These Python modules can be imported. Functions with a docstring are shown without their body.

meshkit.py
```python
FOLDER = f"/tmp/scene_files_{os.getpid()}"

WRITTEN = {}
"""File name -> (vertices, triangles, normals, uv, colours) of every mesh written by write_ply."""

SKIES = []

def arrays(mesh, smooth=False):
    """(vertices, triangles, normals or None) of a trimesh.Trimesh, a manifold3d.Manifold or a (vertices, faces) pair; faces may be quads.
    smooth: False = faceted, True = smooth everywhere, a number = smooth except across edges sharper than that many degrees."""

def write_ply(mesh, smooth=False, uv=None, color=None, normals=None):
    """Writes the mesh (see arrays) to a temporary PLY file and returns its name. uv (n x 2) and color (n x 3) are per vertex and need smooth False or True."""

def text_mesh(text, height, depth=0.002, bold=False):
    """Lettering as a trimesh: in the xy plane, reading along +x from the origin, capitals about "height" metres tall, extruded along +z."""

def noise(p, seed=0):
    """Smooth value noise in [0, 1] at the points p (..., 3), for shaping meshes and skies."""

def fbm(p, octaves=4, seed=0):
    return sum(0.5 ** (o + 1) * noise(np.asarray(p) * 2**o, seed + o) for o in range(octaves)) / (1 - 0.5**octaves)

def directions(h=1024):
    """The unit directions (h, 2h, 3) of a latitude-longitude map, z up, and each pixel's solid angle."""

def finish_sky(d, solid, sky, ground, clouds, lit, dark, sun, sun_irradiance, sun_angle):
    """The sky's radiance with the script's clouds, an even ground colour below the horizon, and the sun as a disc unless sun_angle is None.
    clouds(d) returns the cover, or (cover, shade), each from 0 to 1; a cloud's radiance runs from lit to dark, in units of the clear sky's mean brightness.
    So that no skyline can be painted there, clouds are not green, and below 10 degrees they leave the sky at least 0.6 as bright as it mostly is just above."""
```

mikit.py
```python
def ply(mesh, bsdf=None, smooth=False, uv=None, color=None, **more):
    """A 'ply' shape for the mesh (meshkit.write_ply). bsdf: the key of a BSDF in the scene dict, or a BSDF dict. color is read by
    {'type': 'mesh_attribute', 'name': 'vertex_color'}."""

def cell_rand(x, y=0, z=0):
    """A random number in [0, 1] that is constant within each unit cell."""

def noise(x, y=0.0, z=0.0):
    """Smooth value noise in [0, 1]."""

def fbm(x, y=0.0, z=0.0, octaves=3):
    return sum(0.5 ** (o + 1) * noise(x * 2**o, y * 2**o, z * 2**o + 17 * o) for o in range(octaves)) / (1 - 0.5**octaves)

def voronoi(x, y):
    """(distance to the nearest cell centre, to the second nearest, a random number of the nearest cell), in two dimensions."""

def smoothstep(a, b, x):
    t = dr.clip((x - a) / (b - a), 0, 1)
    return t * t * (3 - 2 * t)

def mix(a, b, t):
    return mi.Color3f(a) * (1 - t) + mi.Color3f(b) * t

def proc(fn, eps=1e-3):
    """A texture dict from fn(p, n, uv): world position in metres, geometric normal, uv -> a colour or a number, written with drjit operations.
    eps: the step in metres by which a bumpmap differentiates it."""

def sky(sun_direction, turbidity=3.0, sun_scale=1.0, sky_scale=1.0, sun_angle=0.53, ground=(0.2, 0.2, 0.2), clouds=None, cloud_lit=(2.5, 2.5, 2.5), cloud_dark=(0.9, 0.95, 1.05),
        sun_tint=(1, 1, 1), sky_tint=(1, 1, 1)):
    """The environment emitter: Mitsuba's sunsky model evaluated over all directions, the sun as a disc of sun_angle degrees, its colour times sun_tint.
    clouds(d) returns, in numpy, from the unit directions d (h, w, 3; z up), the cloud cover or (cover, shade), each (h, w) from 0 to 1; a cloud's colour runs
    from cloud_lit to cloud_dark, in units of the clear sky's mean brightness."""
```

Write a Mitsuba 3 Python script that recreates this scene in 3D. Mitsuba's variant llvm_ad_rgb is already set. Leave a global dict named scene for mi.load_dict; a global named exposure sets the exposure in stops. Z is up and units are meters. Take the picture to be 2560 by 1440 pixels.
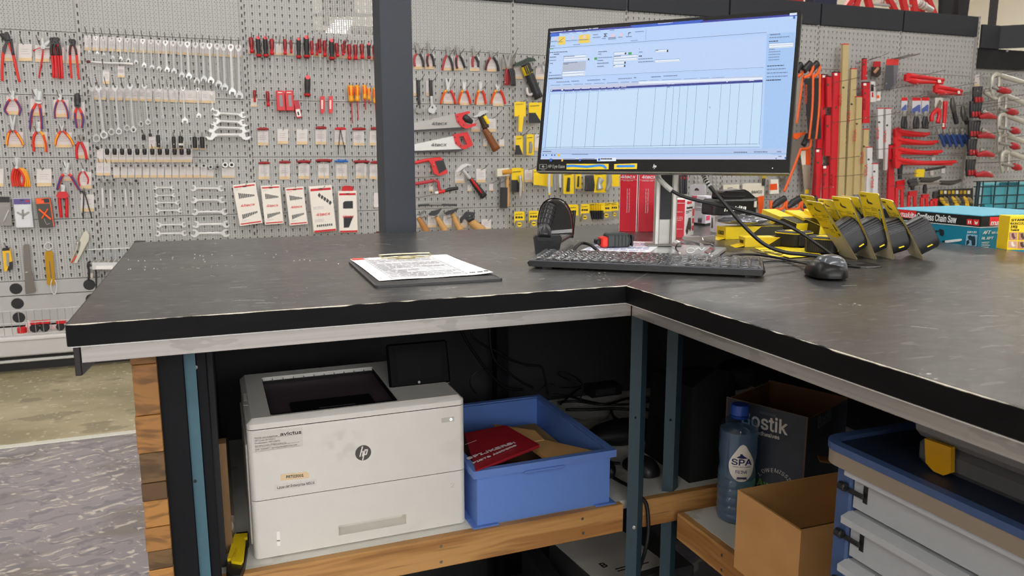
import math,random
import numpy as np,trimesh,mitsuba as mi,drjit as dr
import mikit,meshkit
from shapely.geometry import Polygon,LineString,Point,MultiPoint,box as sbox
from shapely.ops import unary_union,transform as stransform
from shapely import affinity

T=mi.ScalarTransform4f
scene,labels={'type':'scene'},{}
exposure=0.0
rnd=random.Random(7)

# ---------------------------------------------------------------- camera (x along the tool wall, y towards it, z up, metres)
EYE=np.array([0,0,1.33])
FPX,PITCH,ROLL,YAW=1925.868,0.1707985,0.001431,0.37087
_f=np.array([math.sin(YAW)*math.cos(PITCH),math.cos(YAW)*math.cos(PITCH),-math.sin(PITCH)])
_r=np.array([math.cos(YAW),-math.sin(YAW),0.0])
_d=np.cross(_f,_r)
_r,_d=_r*math.cos(ROLL)+_d*math.sin(ROLL),-_r*math.sin(ROLL)+_d*math.cos(ROLL)
scene['camera']={'type':'thinlens','fov_axis':'x','fov':2*math.degrees(math.atan(1280/FPX)),'aperture_radius':0.0011,'focus_distance':1.55,
                   'near_clip':0.05,'far_clip':100.0,'to_world':T().look_at(origin=EYE.tolist(),target=(EYE+_f).tolist(),up=(-_d).tolist())}
# ---------------------------------------------------------------- ceiling lamps of the hall: (x centre, y centre, x size, y size)
LAMP,WINDOW=14.0,7.6
LAMPS=[(-4.2,-3.6),(0.4,-3.6),(5.0,-3.6),(-4.2,-0.2),(0.4,-0.2),(5.0,-0.2),(-4.2,3.2),(0.4,3.2),(5.0,3.2),(9.6,1.5),(1.5,8.6),(6.5,8.6),(11.5,5.2),(11.2,8.6),(3.5,10.9),(8.5,10.9)]
LAMP_Z,LAMP_SX,LAMP_SY=4.7,2.9,0.42


def ray(px,py):
    return _f+_r*((px-1280)/FPX)+_d*((py-720)/FPX)


def at_z(px,py,z):
    d=ray(px,py); return EYE+d*((z-EYE[2])/d[2])


def at_y(px,py,y):
    d=ray(px,py); return EYE+d*(y/d[1])


def at_x(px,py,x):
    d=ray(px,py); return EYE+d*(x/d[0])


YW,CT=5.83,1.108          # the tool wall's face, the counter's top


def W(px,py,off=0.0):
    return at_y(px,py,YW-off)


# ---------------------------------------------------------------- materials
def lin(c):
    if isinstance(c,str):
        c=[int(c[i:i+2],16)/255 for i in (0,2,4)]
    return [x/12.92 if x<=0.04045 else ((x+0.055)/1.055)**2.4 for x in c]


def rgb(c):
    return {'type':'rgb','value':lin(c)}


def bs(key,d,two=True):
    scene[key]={'type':'twosided','bsdf':d} if two else d
    return key


def mat(c,r=0.5,m=0.0,s=0.5):
    key=f'bsdf_{c}_{int(r * 100)}_{int(m * 100)}_{int(s * 100)}'
    if key not in scene:
        bs(key,{'type':'principled','base_color':rgb(c),'roughness':float(r),'metallic':float(m),'specular':float(s)})
    return key


def pmat(key,fn,r=0.5,m=0.0,s=0.5,bump=None,bscale=1.0,eps=1e-3,rough=None):
    d={'type':'principled','base_color':mikit.proc(fn),'roughness':mikit.proc(rough) if rough else float(r),'metallic':float(m),'specular':float(s)}
    if bump:
        d={'type':'bumpmap','tex':mikit.proc(bump,eps),'scale':bscale,'bsdf':d}
    return bs(key,d)


C3=lambda c:mi.Color3f(*lin(c))
ss,fbm,noise,vor,mix,crand=mikit.smoothstep,mikit.fbm,mikit.noise,mikit.voronoi,mikit.mix,mikit.cell_rand

STEEL=mat('bfc0c1',.36,.15,.6)
CHROME=mat('d4d4d2',.3,.15,.6)
DULL=mat('8f8d88',.42,.15,.5)
METAL=mat('cfd0d2',.24,1)
HOOK=mat('7d7870',.4,.4,.4)
BLACK=mat('17171a',.42)
RUBBER=mat('222326',.6)
RED=mat('c8171f',.38)
DRED=mat('98131c',.4)
WHITE=mat('e9e7e2',.5)
CARD=mat('d9d3d0',.55)
BEIGE=mat('dcc096',.55)
YELL=mat('f2d21b',.42)
ORNG=mat('f0601e',.42)
GREY=mat('8d8e90',.45)

# ---------------------------------------------------------------- scene entries
PRINTS={'entry_field','ribbon_button','ribbon_icon','field_outline','table_line','blue_icon','green_icon','yellow_icon','window_button','logo','logo_letters','lettering','graphics','brand_strip','screen_print','remote_bar'}
_n={}


def numbered(name):
    k=_n.get(name,-1)+1
    _n[name]=k
    return name if k==0 else f'{name}_{k:03d}'


def thing(name,label,cat,group=None):
    key=numbered(name)
    labels[key]={'label':label,'category':cat}
    if group:
        labels[key]['group']=group
    return key


def part(parent,name,mesh,m,smooth=30,label=None,kind=None):
    key=numbered(parent+'__'+name)
    if isinstance(mesh,(list,tuple)) and not (len(mesh)==2 and isinstance(mesh[0],np.ndarray)):
        mesh=cat(mesh)
    scene[key]=mikit.ply(mesh,m,smooth=smooth)
    d={}
    if kind is None and ('print' in name or name in PRINTS):
        kind='stuff'
    if label:
        d['label']=label
    if kind:
        d['kind']=kind
    if d:
        labels[key]=d
    return key


def single(name,mesh,m,label,category,group=None,smooth=30):
    key=thing(name,label,category,group)
    if isinstance(mesh,(list,tuple)):
        mesh=cat(mesh)
    scene[key]=mikit.ply(mesh,m,smooth=smooth)
    return key


def struct(name,mesh,m,smooth=False):
    key=numbered(name)
    scene[key]=mikit.ply(cat(mesh) if isinstance(mesh,list) else mesh,m,smooth=smooth)
    labels[key]={'kind':'structure'}
    return key


ORD='first second third fourth fifth sixth seventh eighth ninth tenth eleventh twelfth thirteenth fourteenth fifteenth sixteenth seventeenth eighteenth nineteenth twentieth'.split()+['twenty-first','twenty-second','twenty-third']


# ---------------------------------------------------------------- mesh helpers
def cat(ms):
    return trimesh.util.concatenate([m for m in ms if m is not None])


def hull(p):
    return trimesh.Trimesh(np.asarray(p,float)).convex_hull


def cbox(x0,y0,z0,x1,y1,z1,b=0.0):
    """An axis-aligned box with chamfered edges."""
    c,h=np.array([x0+x1,y0+y1,z0+z1])/2,np.abs(np.array([x1-x0,y1-y0,z1-z0]))/2
    if b<=0:
        m=trimesh.creation.box(2*h)
    else:
        b=min(b,h.min()*.95)
        p=[]
        for s in np.ndindex(2,2,2):
            s=np.array(s)*2-1
            for k in range(3):
                q=h-b; q[k]=h[k]
                p.append(s*q)
        m=hull(p)
    m.apply_translation(c)
    return m


def frame(o,ex,ey,ez=None):
    ex=np.asarray(ex,float); ex=ex/np.linalg.norm(ex)
    ey=np.asarray(ey,float); ey=ey-ex*(ey@ex); ey=ey/np.linalg.norm(ey)
    M=np.eye(4); M[:3,0],M[:3,1],M[:3,2],M[:3,3]=ex,ey,np.cross(ex,ey),o
    return M


def ext(shape,t):
    """Extrude a shapely polygon (or several) along +z by t."""
    gs=[g for g in getattr(shape,'geoms',[shape]) if g.geom_type=='Polygon' and g.area>1e-12]
    return cat([trimesh.creation.extrude_polygon(g,t,engine='earcut') for g in gs])


class Face:
    """A flat frame: u to the right, v up, w out of the face; metres."""

    def __init__(self,o,ex,ey):
        self.M=frame(o,ex,ey)

    def put(self,m):
        m=m.copy(); m.apply_transform(self.M); return m

    def P(self,u,v,w=0.0):
        return self.M[:3,:3]@np.array([u,v,w])+self.M[:3,3]

    def box(self,u0,v0,w0,u1,v1,w1,b=0.0):
        return self.put(cbox(u0,v0,w0,u1,v1,w1,b))

    def rect(self,u0,v0,u1,v1,w=0.0,t=.0004):
        return self.box(u0,v0,w-.0004,u1,v1,w+t)

    def poly(self,pts,w=0.0,t=.0004,b=0.0):
        g=pts if hasattr(pts,'area') else Polygon(pts)
        if b:
            g=g.buffer(-b).buffer(b,quad_segs=4)
        m=ext(g,t+.0004); m.apply_translation([0,0,w-.0004])
        return self.put(m)

    def text(self,s,u,v,h,w=0.0,bold=False,sx=1.0,slant=0.0,center=False,t=.0005,fit=None,rot=0.0):
        m=meshkit.text_mesh(s,h,t+.0004,bold)
        if fit:
            sx=fit/(m.bounds[1][0]-m.bounds[0][0])
        A=np.eye(4); A[0,0]=sx; A[0,1]=slant; m.apply_transform(A)
        if center:
            m.apply_translation([-(m.bounds[0][0]+m.bounds[1][0])/2,0,0])
        if rot:
            m.apply_transform(trimesh.transformations.rotation_matrix(rot,[0,0,1]))
        m.apply_translation([u,v,w-.0004])
        return self.put(m)

    def lines(self,u0,v0,u1,v1,n,w=0.0,fill=.4,seed=1,words=0):
        """Rows of small print, too small to read."""
        r,out,p=random.Random(seed),[],(v1-v0)/n
        for i in range(n):
            y=v1-(i+.7)*p
            if words:
                x=u0
                while x<u1-.02*(u1-u0):
                    l=(u1-u0)*r.uniform(.06,.16)
                    e=min(x+l,u1)
                    out.append(self.box(x,y,w-.0004,e,y+p*fill,w+.0003)); x=e+(u1-u0)*.025
                    if r.random()<.08:break
            else:
                out.append(self.box(u0,y,w-.0004,u0+(u1-u0)*r.uniform(.55,1),y+p*fill,w+.0003))
        return cat(out)


def tube(pts,rad,n=8,caps=True,flat=None):
    """A round bar along 3-D points; rad a number or one per point; flat = (vector, factor) squashes the section along a direction."""
    p=np.asarray(pts,float); k=len(p)
    rad=np.full(k,rad,float) if np.isscalar(rad) else np.asarray(rad,float)
    t=np.gradient(p,axis=0); t /= np.linalg.norm(t,axis=1,keepdims=True)+1e-12
    a=np.array([0,0,1.0]) if abs(t[0][2])<.8 else np.array([1.0,0,0])
    u=np.cross(t[0],a); u /= np.linalg.norm(u)
    ang=np.arange(n)*2*np.pi/n
    V=[]
    for i in range(k):
        u=u-t[i]*(u@t[i]); u /= np.linalg.norm(u)+1e-12
        w=np.cross(t[i],u)
        ring=rad[i]*(np.cos(ang)[:,None]*u+np.sin(ang)[:,None]*w)
        if flat is not None:
            d=np.asarray(flat[0],float); ring=ring-np.outer(ring@d,d)*(1-flat[1])
        V.append(p[i]+ring)
    V=np.vstack(V); F=[]
    for i in range(k-1):
        for j in range(n):
            a0,b0=i*n+j,i*n+(j+1)%n
            F+=[[a0,b0,b0+n],[a0,b0+n,a0+n]]
    if caps:
        V=np.vstack([V,p[0],p[-1]])
        for j in range(n):
            F+=[[k*n,(j+1)%n,j],[k*n+1,(k-1)*n+j,(k-1)*n+(j+1)%n]]
    return trimesh.Trimesh(V,np.array(F),process=False)


def spline(pts,m=6):
    """Catmull-Rom through the points."""
    p=np.asarray(pts,float); q=np.vstack([2*p[0]-p[1],p,2*p[-1]-p[-2]]); out=[]
    for i in range(len(p)-1):
        a,b,c,d=q[i:i+4]
        for s in np.arange(m)/m:
            out.append(.5*(2*b+(c-a)*s+(2*a-5*b+4*c-d)*s*s+(3*b-a-3*c+d)*s**3))
    return np.array(out+[p[-1]])


def cyl(a,b,r,n=16,r2=None):
    return tube([a,b],[r,r if r2 is None else r2],n)


def lathe(o,axis,prof,n=20):
    """prof: (distance along axis, radius) list."""
    axis=np.asarray(axis,float); axis /= np.linalg.norm(axis)
    a=np.array([0,0,1.0]) if abs(axis[2])<.8 else np.array([1.0,0,0])
    u=np.cross(axis,a); u /= np.linalg.norm(u); v=np.cross(axis,u)
    ang=np.arange(n)*2*np.pi/n; V=[]; F=[]
    for s,r in prof:
        V.append(np.asarray(o)+axis*s+r*(np.cos(ang)[:,None]*u+np.sin(ang)[:,None]*v))
    k=len(prof); V=np.vstack(V+[np.asarray(o)+axis*prof[0][0],np.asarray(o)+axis*prof[-1][0]])
    for i in range(k-1):
        for j in range(n):
            a0,b0=i*n+j,i*n+(j+1)%n
            F+=[[a0,b0,b0+n],[a0,b0+n,a0+n]]
    for j in range(n):
        F+=[[k*n,(j+1)%n,j],[k*n+1,(k-1)*n+j,(k-1)*n+(j+1)%n]]
    return trimesh.Trimesh(V,np.array(F),process=False)


def rrect(x0,y0,x1,y1,r,q=4):
    return sbox(x0+r,y0+r,x1-r,y1-r).buffer(r,quad_segs=q)


# things that hang on the tool wall are outlined in the photograph's frame and take their real place and size on the wall's plane
def wp(shape,off,t):
    """Outline -> plate of thickness t whose back is 'off' in front of the tool wall."""
    if not hasattr(shape,'area'):
        shape=Polygon(shape)
    yb=YW-off

    def to(x,y):
        x,y=np.asarray(x,float),np.asarray(y,float)
        d=_f[:,None]+np.outer(_r,(x-1280)/FPX)+np.outer(_d,(y-720)/FPX)
        p=EYE[:,None]+d*(yb/d[1])
        return p[0],p[2]
    g=stransform(to,shape)
    m=ext(g,t)
    v=np.array(m.vertices)
    return trimesh.Trimesh(np.stack([v[:,0],yb-v[:,2],v[:,1]],1),m.faces,process=False)


def wscale(px,py,off=0):
    return np.linalg.norm(W(px+4,py,off)-W(px,py,off))/4


def wt(path,r,off,n=6,flat=.7,smooth=4):
    """A round bar in front of the wall along outline points; r in outline units."""
    p=np.array([W(x,y,off) for x,y in path]) if np.isscalar(off) else np.array([W(x,y,o) for (x,y),o in zip(path,off)])
    s=wscale(*path[0])
    r=np.asarray(r,float)*s
    if smooth and len(p)>2:
        k=len(p)
        if r.ndim:
            r=np.interp(np.linspace(0,k-1,(k-1)*smooth+1),np.arange(k),r)
        p=spline(p,smooth)
    return tube(p,r if r.ndim else float(r),n,flat=(np.array([0,1.0,0]),flat))


def cap(a,b,wa,wb=None):
    """Tapered outline with round ends."""
    wb=wa if wb is None else wb
    return unary_union([Point(a).buffer(wa/2,quad_segs=5),Point(b).buffer(wb/2,quad_segs=5)]).convex_hull


def thick(path,w):
    return LineString(path).buffer(w/2,quad_segs=3,join_style=1)


def _uv(self,px,py,w=0.0):
    d=ray(px,py); n=self.M[:3,2]; o=self.M[:3,3]+n*w
    p=EYE+d*(((o-EYE)@n)/(d@n))-self.M[:3,3]
    return float(p@self.M[:3,0]),float(p@self.M[:3,1])


Face.uv=_uv
Face.pp=lambda self,pts,w=0.0,t=.0004,b=0.0:self.poly([self.uv(*q,w) for q in pts],w,t,b)


def fit_text(F,s,a,b,h,w=0.0,bold=False,slant=0.0,t=.0005):
    """Lettering on face F running from outline point a to b along its baseline, h metres tall."""
    (u0,v0),(u1,v1)=F.uv(*a),F.uv(*b)
    return F.text(s,u0,v0,h,w,bold,slant=slant,fit=math.hypot(u1-u0,v1-v0),rot=math.atan2(v1-v0,u1-u0),t=t)


def shell_box(o,ex,ey,lx,ly,h,t=.004):
    """An open-topped box of card: four walls and a floor, from corner o; ex, ey unit vectors."""
    F=Face(o,ex,ey)
    return [F.box(0,0,0,lx,ly,t),F.box(0,0,t,lx,t,h),F.box(0,ly-t,t,lx,ly,h),F.box(0,t,t,t,ly-t,h),F.box(lx-t,t,t,lx,ly-t,h)]

# ================================================================ the hall
POST=[-0.722+i for i in range(-2,9)]
SEAMS=[0.519,0.919,1.319,1.715,2.111,2.497]


def holes_fine(p):
    """Round holes on a 1/60 m by 1/80 m grid and a keyhole slot every 50 mm."""
    x,z=p.x+0.722-0.0105,p.z-0.519-.004
    gx,gz=x*60,z*80
    fx,fz=gx-dr.floor(gx)-.5,gz-dr.floor(gz)-.5
    d=dr.sqrt(dr.square(fx/60)+dr.square(fz/80))
    hole=1-ss(.0026,.0036,d)
    kx,kz=x*20,z*20
    col=dr.floor(gx)-3*dr.floor(dr.floor(gx)/3)
    sx=dr.abs(fx)/60
    vz=(kz-dr.floor(kz))/20                                   # 0..0.05 above the row's foot
    slot=(col<.5)&(((vz>.006)&(vz<.026)&(sx<.0029))|((vz>.019)&(vz<.031)&(sx<.0052)))
    hole=dr.select((col<.5)&(vz<.036),0,hole)
    return hole*.78,slot


def holes_round(p):
    x,z=p.x+0.722-.02,p.z-2.111-.006
    def grid(px,pz,oz):
        gx,gz=x*px,(z+oz)*pz
        fx,fz=(gx-dr.floor(gx)-.5)/px,(gz-dr.floor(gz)-.5)/pz
        return 1-ss(.003,.0042,dr.sqrt(dr.square(fx)+dr.square(fz)))
    return dr.maximum(grid(60,40,0),grid(36,40,.0125))*.7


PEG='aeaeac'


def peg_slotted(p,n,uv):
    h,s=holes_fine(p)
    c=C3(PEG)*(0.96+.07*fbm(p.x*1.3,p.z*1.3,0))
    c=mix(c,C3('35342f'),h)
    c=dr.select(s,C3('191815'),c)
    return dr.select(dr.abs(n.y)>.7,c,C3('8d8c88'))


def peg_plain(p,n,uv):
    c=mix(C3('a9aaa8')*(0.97+.06*fbm(p.x*1.3,p.z*1.3,3)),C3('3a3934'),holes_round(p))
    return dr.select(dr.abs(n.y)>.7,c,C3('8d8c88'))


def upright_col(p,n,uv):
    x=p.x+0.722+1e-4
    fx=dr.abs(x-dr.floor(x+.5))
    z=p.z*20
    fz=z-dr.floor(z)
    return dr.select((fx<.0045)&(fz>.3)&(fz<.78),C3('121211'),C3('a7a6a3'))


pmat('bsdf_peg',peg_slotted,.45)
pmat('bsdf_pegplain',peg_plain,.45)
pmat('bsdf_upright',upright_col,.45)


def concrete(p,n,uv):
    f=fbm(p.x*1.6,p.y*2.4,0,5)
    c=mix(C3('8a8064'),C3('a89d80'),ss(.3,.7,f))
    c=mix(c,C3('6d6450'),ss(.62,.72,fbm(p.x*5,p.y*9,4,4))*.5)
    return mix(c,C3('d8d2c0'),ss(.83,.86,noise(p.x*40,p.y*60))*.3)


def lino(p,n,uv):
    w=fbm(p.x*9+p.y*4,p.y*9,0,3)
    a=fbm(p.x*14+w*5,p.y*34+w*6,1,4)
    c=mix(C3('7c7470'),C3('8d868a'),ss(.3,.6,fbm(p.x*3,p.y*6,8,4)))
    c=mix(c,C3('6d6874'),ss(.52,.68,a)*.55)
    b=fbm(p.x*22+w*7+40,p.y*60+w*9,5,4)
    c=mix(c,C3('a39a95'),ss(.56,.70,b)*.6)
    return mix(c,C3('c9c0b4'),ss(.66,.76,b)*.7)


pmat('bsdf_concrete',concrete,.42)
pmat('bsdf_lino',lino,.4)
struct('floor',[cbox(-9,4.03,-.1,14,12,0)],'bsdf_concrete')
struct('floor_linoleum',[cbox(-9,-8,-.1,14,3.985,.003)],'bsdf_lino')
struct('trim_001',cbox(-9,3.985,-.05,14,4.03,.006,.003),mat('c9c7bd',.4))
HALLW=mat('e9e4da',.8)
struct('wall_back_hall',cbox(-9,12,0,14,12.1,5.3),HALLW)
struct('wall_left',cbox(-9.1,-8,0,-9,12,5.3),HALLW)
struct('wall_right',cbox(14,-8,0,14.1,12,5.3),HALLW)
struct('wall_front',[cbox(-9,-8.1,0,14,-8,2.4),cbox(-9,-8.1,4.8,14,-8,5.3),cbox(-9,-8.1,2.4,-4.6,-8,4.8),cbox(5.4,-8.1,2.4,14,-8,4.8)],HALLW)
for i in range(4):      # the shop's daylight windows, behind the camera
    x0=-4.6+2.5*i
    k=struct('window_%d'%(i+1),cbox(x0+.06,-8.08,2.46,x0+2.44,-8.07,4.74),mat('f0f4f8',.3))
    scene[k]['emitter']={'type':'area','radiance':{'type':'rgb','value':[WINDOW*.97,WINDOW*.99,WINDOW*1.0]}}
    part(k,'window_frame',[cbox(x0,-8.1,2.4,x0+.06,-7.98,4.8),cbox(x0+2.44,-8.1,2.4,x0+2.5,-7.98,4.8),cbox(x0+.06,-8.1,2.4,x0+2.44,-7.98,2.46),cbox(x0+.06,-8.1,4.74,x0+2.44,-7.98,4.8)],DULL,False)
struct('ceiling',cbox(-9.1,-8.1,5.3,14.1,12.1,5.4),mat('dcdad4',.8))
for i,(x,y) in enumerate(LAMPS):
    t=thing('ceiling_lamp','long white LED ceiling lamp hanging above the shop, outside the picture','lamp','ceiling lamps of the hall')
    part(t,'housing',cbox(x-LAMP_SX/2-.02,y-LAMP_SY/2-.02,LAMP_Z+.012,x+LAMP_SX/2+.02,y+LAMP_SY/2+.02,LAMP_Z+.07,.01),WHITE)
    for sx in (-1,1):
        part(t,'rod',cyl((x+sx*1.2,y,LAMP_Z+.07),(x+sx*1.2,y,5.3),.008,6),STEEL)
    k=part(t,'diffuser',cbox(x-LAMP_SX/2,y-LAMP_SY/2,LAMP_Z,x+LAMP_SX/2,y+LAMP_SY/2,LAMP_Z+.012),mat('f4f4f4',.6),False)
    scene[k]['emitter']={'type':'area','radiance':{'type':'rgb','value':[LAMP*1.0,LAMP*.98,LAMP*.94]}}

# ---------------------------------------------------------------- tool wall: uprights, perforated panels, headers
wall=struct('wall_back',cbox(-2.8,YW+.06,0,7.3,YW+.1,2.0),mat('2a2a28',.7))
part('wall_back','backing',[cbox(-2.8,YW+.06,2.0,.75,YW+.1,2.69),cbox(1.24,YW+.06,2.0,7.3,YW+.1,2.69),cbox(.75,YW+.06,2.0,1.24,YW+.1,2.085)],mat('2a2a28',.7),False)
for x in POST:
    part('wall_back','upright',cbox(x-.015,YW+.0005,.1,x+.015,YW+.06,2.69,.001),'bsdf_upright',False)
for i in range(len(POST)-1):
    x0,x1=POST[i]+.0155,POST[i+1]-.0155
    for j in range(len(SEAMS)-1):
        z0,z1=SEAMS[j]+.0012,SEAMS[j+1]-.0012
        plain=j==4 and round(POST[i]+.722) in (-2,-1,0,2,3)
        if j==4 and i==3:       # the bay whose right half lets light through: real holes there
            part('wall_back','peg_panel',cbox(x0,YW,z0,.752,YW+.02,z1),'bsdf_peg',False)
            part('wall_back','peg_panel',cbox(.752,YW,z0,x1,YW+.02,2.19),'bsdf_peg',False)
            hs=[]
            u0,v0=.752,2.19
            for a in range(int((x1-u0)*60)+1):
                for b in range(int((z1-v0)*80)):
                    cx,cz=u0+.011+a/60,v0+.008+b/80
                    if cx>x1-.006 or cz>z1-.006:
                        continue
                    if a%3==1 and b%4 in (0,1):
                        if b%4==0 and cz+.025<z1:
                            hs.append(Polygon([(cx-.0029,cz-.002),(cx+.0029,cz-.002),(cx+.0052,cz+.011),(cx+.0052,cz+.02),(cx-.0052,cz+.02),(cx-.0052,cz+.011)]))
                    elif not (a%3==1 and b%4==2 and False):
                        hs.append(Point(cx,cz).buffer(.0036,quad_segs=2))
            hs=[h for h in hs]
            plate=sbox(u0,v0,x1,z1).difference(unary_union(hs))
            m=ext(plate,.0012); v=np.array(m.vertices)
            part('wall_back','perforated_panel',trimesh.Trimesh(np.stack([v[:,0],YW+.0012-v[:,2],v[:,1]],1),m.faces,process=False),mat('a9a9a5',.45),False)
            continue
        part('wall_back','peg_panel',cbox(x0,YW,z0,x1,YW+.02,z1,.0015),'bsdf_pegplain' if plain else 'bsdf_peg',False)
HEAD=mat('2b2e34',.55,0,.3)
for i in range(2,len(POST)-1):
    part('wall_back','header_board',cbox(POST[i]+.008,YW-.025,2.497,POST[i+1]-.008,YW+.03,2.686,.002),HEAD,False)

# lower plinth of the shelving on the left: kick boards with black plugs, wire basket shelf, base
KICK=mat('a9a8a6',.5)
for i in range(0,3):
    x0,x1=POST[i]+.004,POST[i+1]-.004
    for z0,z1 in ((.425,.517),(.325,.421),(.225,.321)):
        part('wall_back','kick_board',cbox(x0,YW-.012,z0,x1,YW+.03,z1,.003),KICK,False)
for px,py in ((39.5,722),(43.5,759),(47,794),(223,712),(229,748)):
    c=W(px,py,.016)
    k=thing('cable_plug','round black plug in the grey kick board, '+{39.5:'upper one near the left picture edge',43.5:'middle one near the left picture edge',47:'lowest one behind the wire basket',223:'upper one beside the counter edge',229:'lower one half hidden by the counter'}[px],'plug')
    scene[k]=mikit.ply(lathe(c+[0,.006,0],(0,-1,0),[(0,.036),(.004,.036),(.006,.033),(.006,0.001)],28),BLACK,smooth=30)
t=thing('base_shelf','light grey metal base shelf at the foot of the tool wall on the left','shelf')
part(t,'shelf_board',cbox(-3,5.43,.195,POST[3]-.01,YW,.215,.004),mat('c4c2be',.45),False)
part(t,'front_rail',cbox(-3,5.40,.11,POST[3]-.01,5.43,.215,.008),mat('b9b7b6',.45),False)
part(t,'top_lip',cbox(-3,5.392,.205,POST[3]-.01,5.432,.232,.008),mat('c9c7c6',.35),False)
part(t,'toe_board',cbox(-3,5.5,.0,POST[3]-.02,5.53,.11),BLACK,False)
part(t,'foot_rail',cbox(-3,5.405,.07,POST[3]-.01,5.43,.088,.004),mat('c9c9c9',.3,.5),False)
t=thing('wire_basket','low wire basket fence standing on the grey base shelf','basket')
wires=[]
xs=np.arange(-2.2,POST[3]-.02,.042)
for x in xs:
    part(t,'wire',cyl((x,5.44,.235),(x,5.44,.39),.0018,5),DULL) if x>-1.6 else None
for z in (.39,.312,.237):
    part(t,'rail',cyl((-2.2,5.44,z),(POST[3]-.02,5.44,z),.003,6),STEEL)
for k,(px,py,r) in enumerate(((88,831,9.5),(113,829,9.5),(152,826,8.5))):
    c=at_y(px,py,5.6); r=r*.0029
    t=thing('castor_wheel','black castor wheel in a red bag inside the wire basket, '+['leftmost','middle','rightmost beside the counter'][k],'wheel')
    c[2]=.216+r
    part(t,'tyre',lathe(c+[0,.012,0],(0,-1,0),[(0,r*.8),(.003,r),(.02,r),(.024,r*.8),(.024,.001)],20),BLACK)
    part(t,'bracket',cbox(c[0]-.02,c[1]-.02,c[2]+r-.004,c[0]+.035,c[1]+.02,c[2]+r+.018,.004),RED)
p=at_y(56,832,5.62)
single('plastic_cap',lathe((p[0],p[1],.216),(0,0,1),[(0,.026),(.03,.028),(.035,.02),(.035,.001)]),RED,'small red plastic cap at the left of the castor wheels in the basket','cap')
for k,(a,b,h) in enumerate((((62,835),(76,800),.06),((112,830),(141,812),.05))):
    p,q=at_y(a[0],a[1],5.68),at_y(b[0],b[1],5.68)
    m=hull([(p[0],5.66,.216),(q[0],5.66,.216),(q[0],5.74,.216),(p[0],5.74,.216),((p[0]+q[0])/2,5.70,q[2]),(q[0],5.69,q[2]-.02)])
    single('plastic_bag',m,mat('d8b4b4',.3),'pale pink crumpled plastic bag in the wire basket, '+('left one' if k==0 else 'right one behind the wheels'),'bag')

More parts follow.
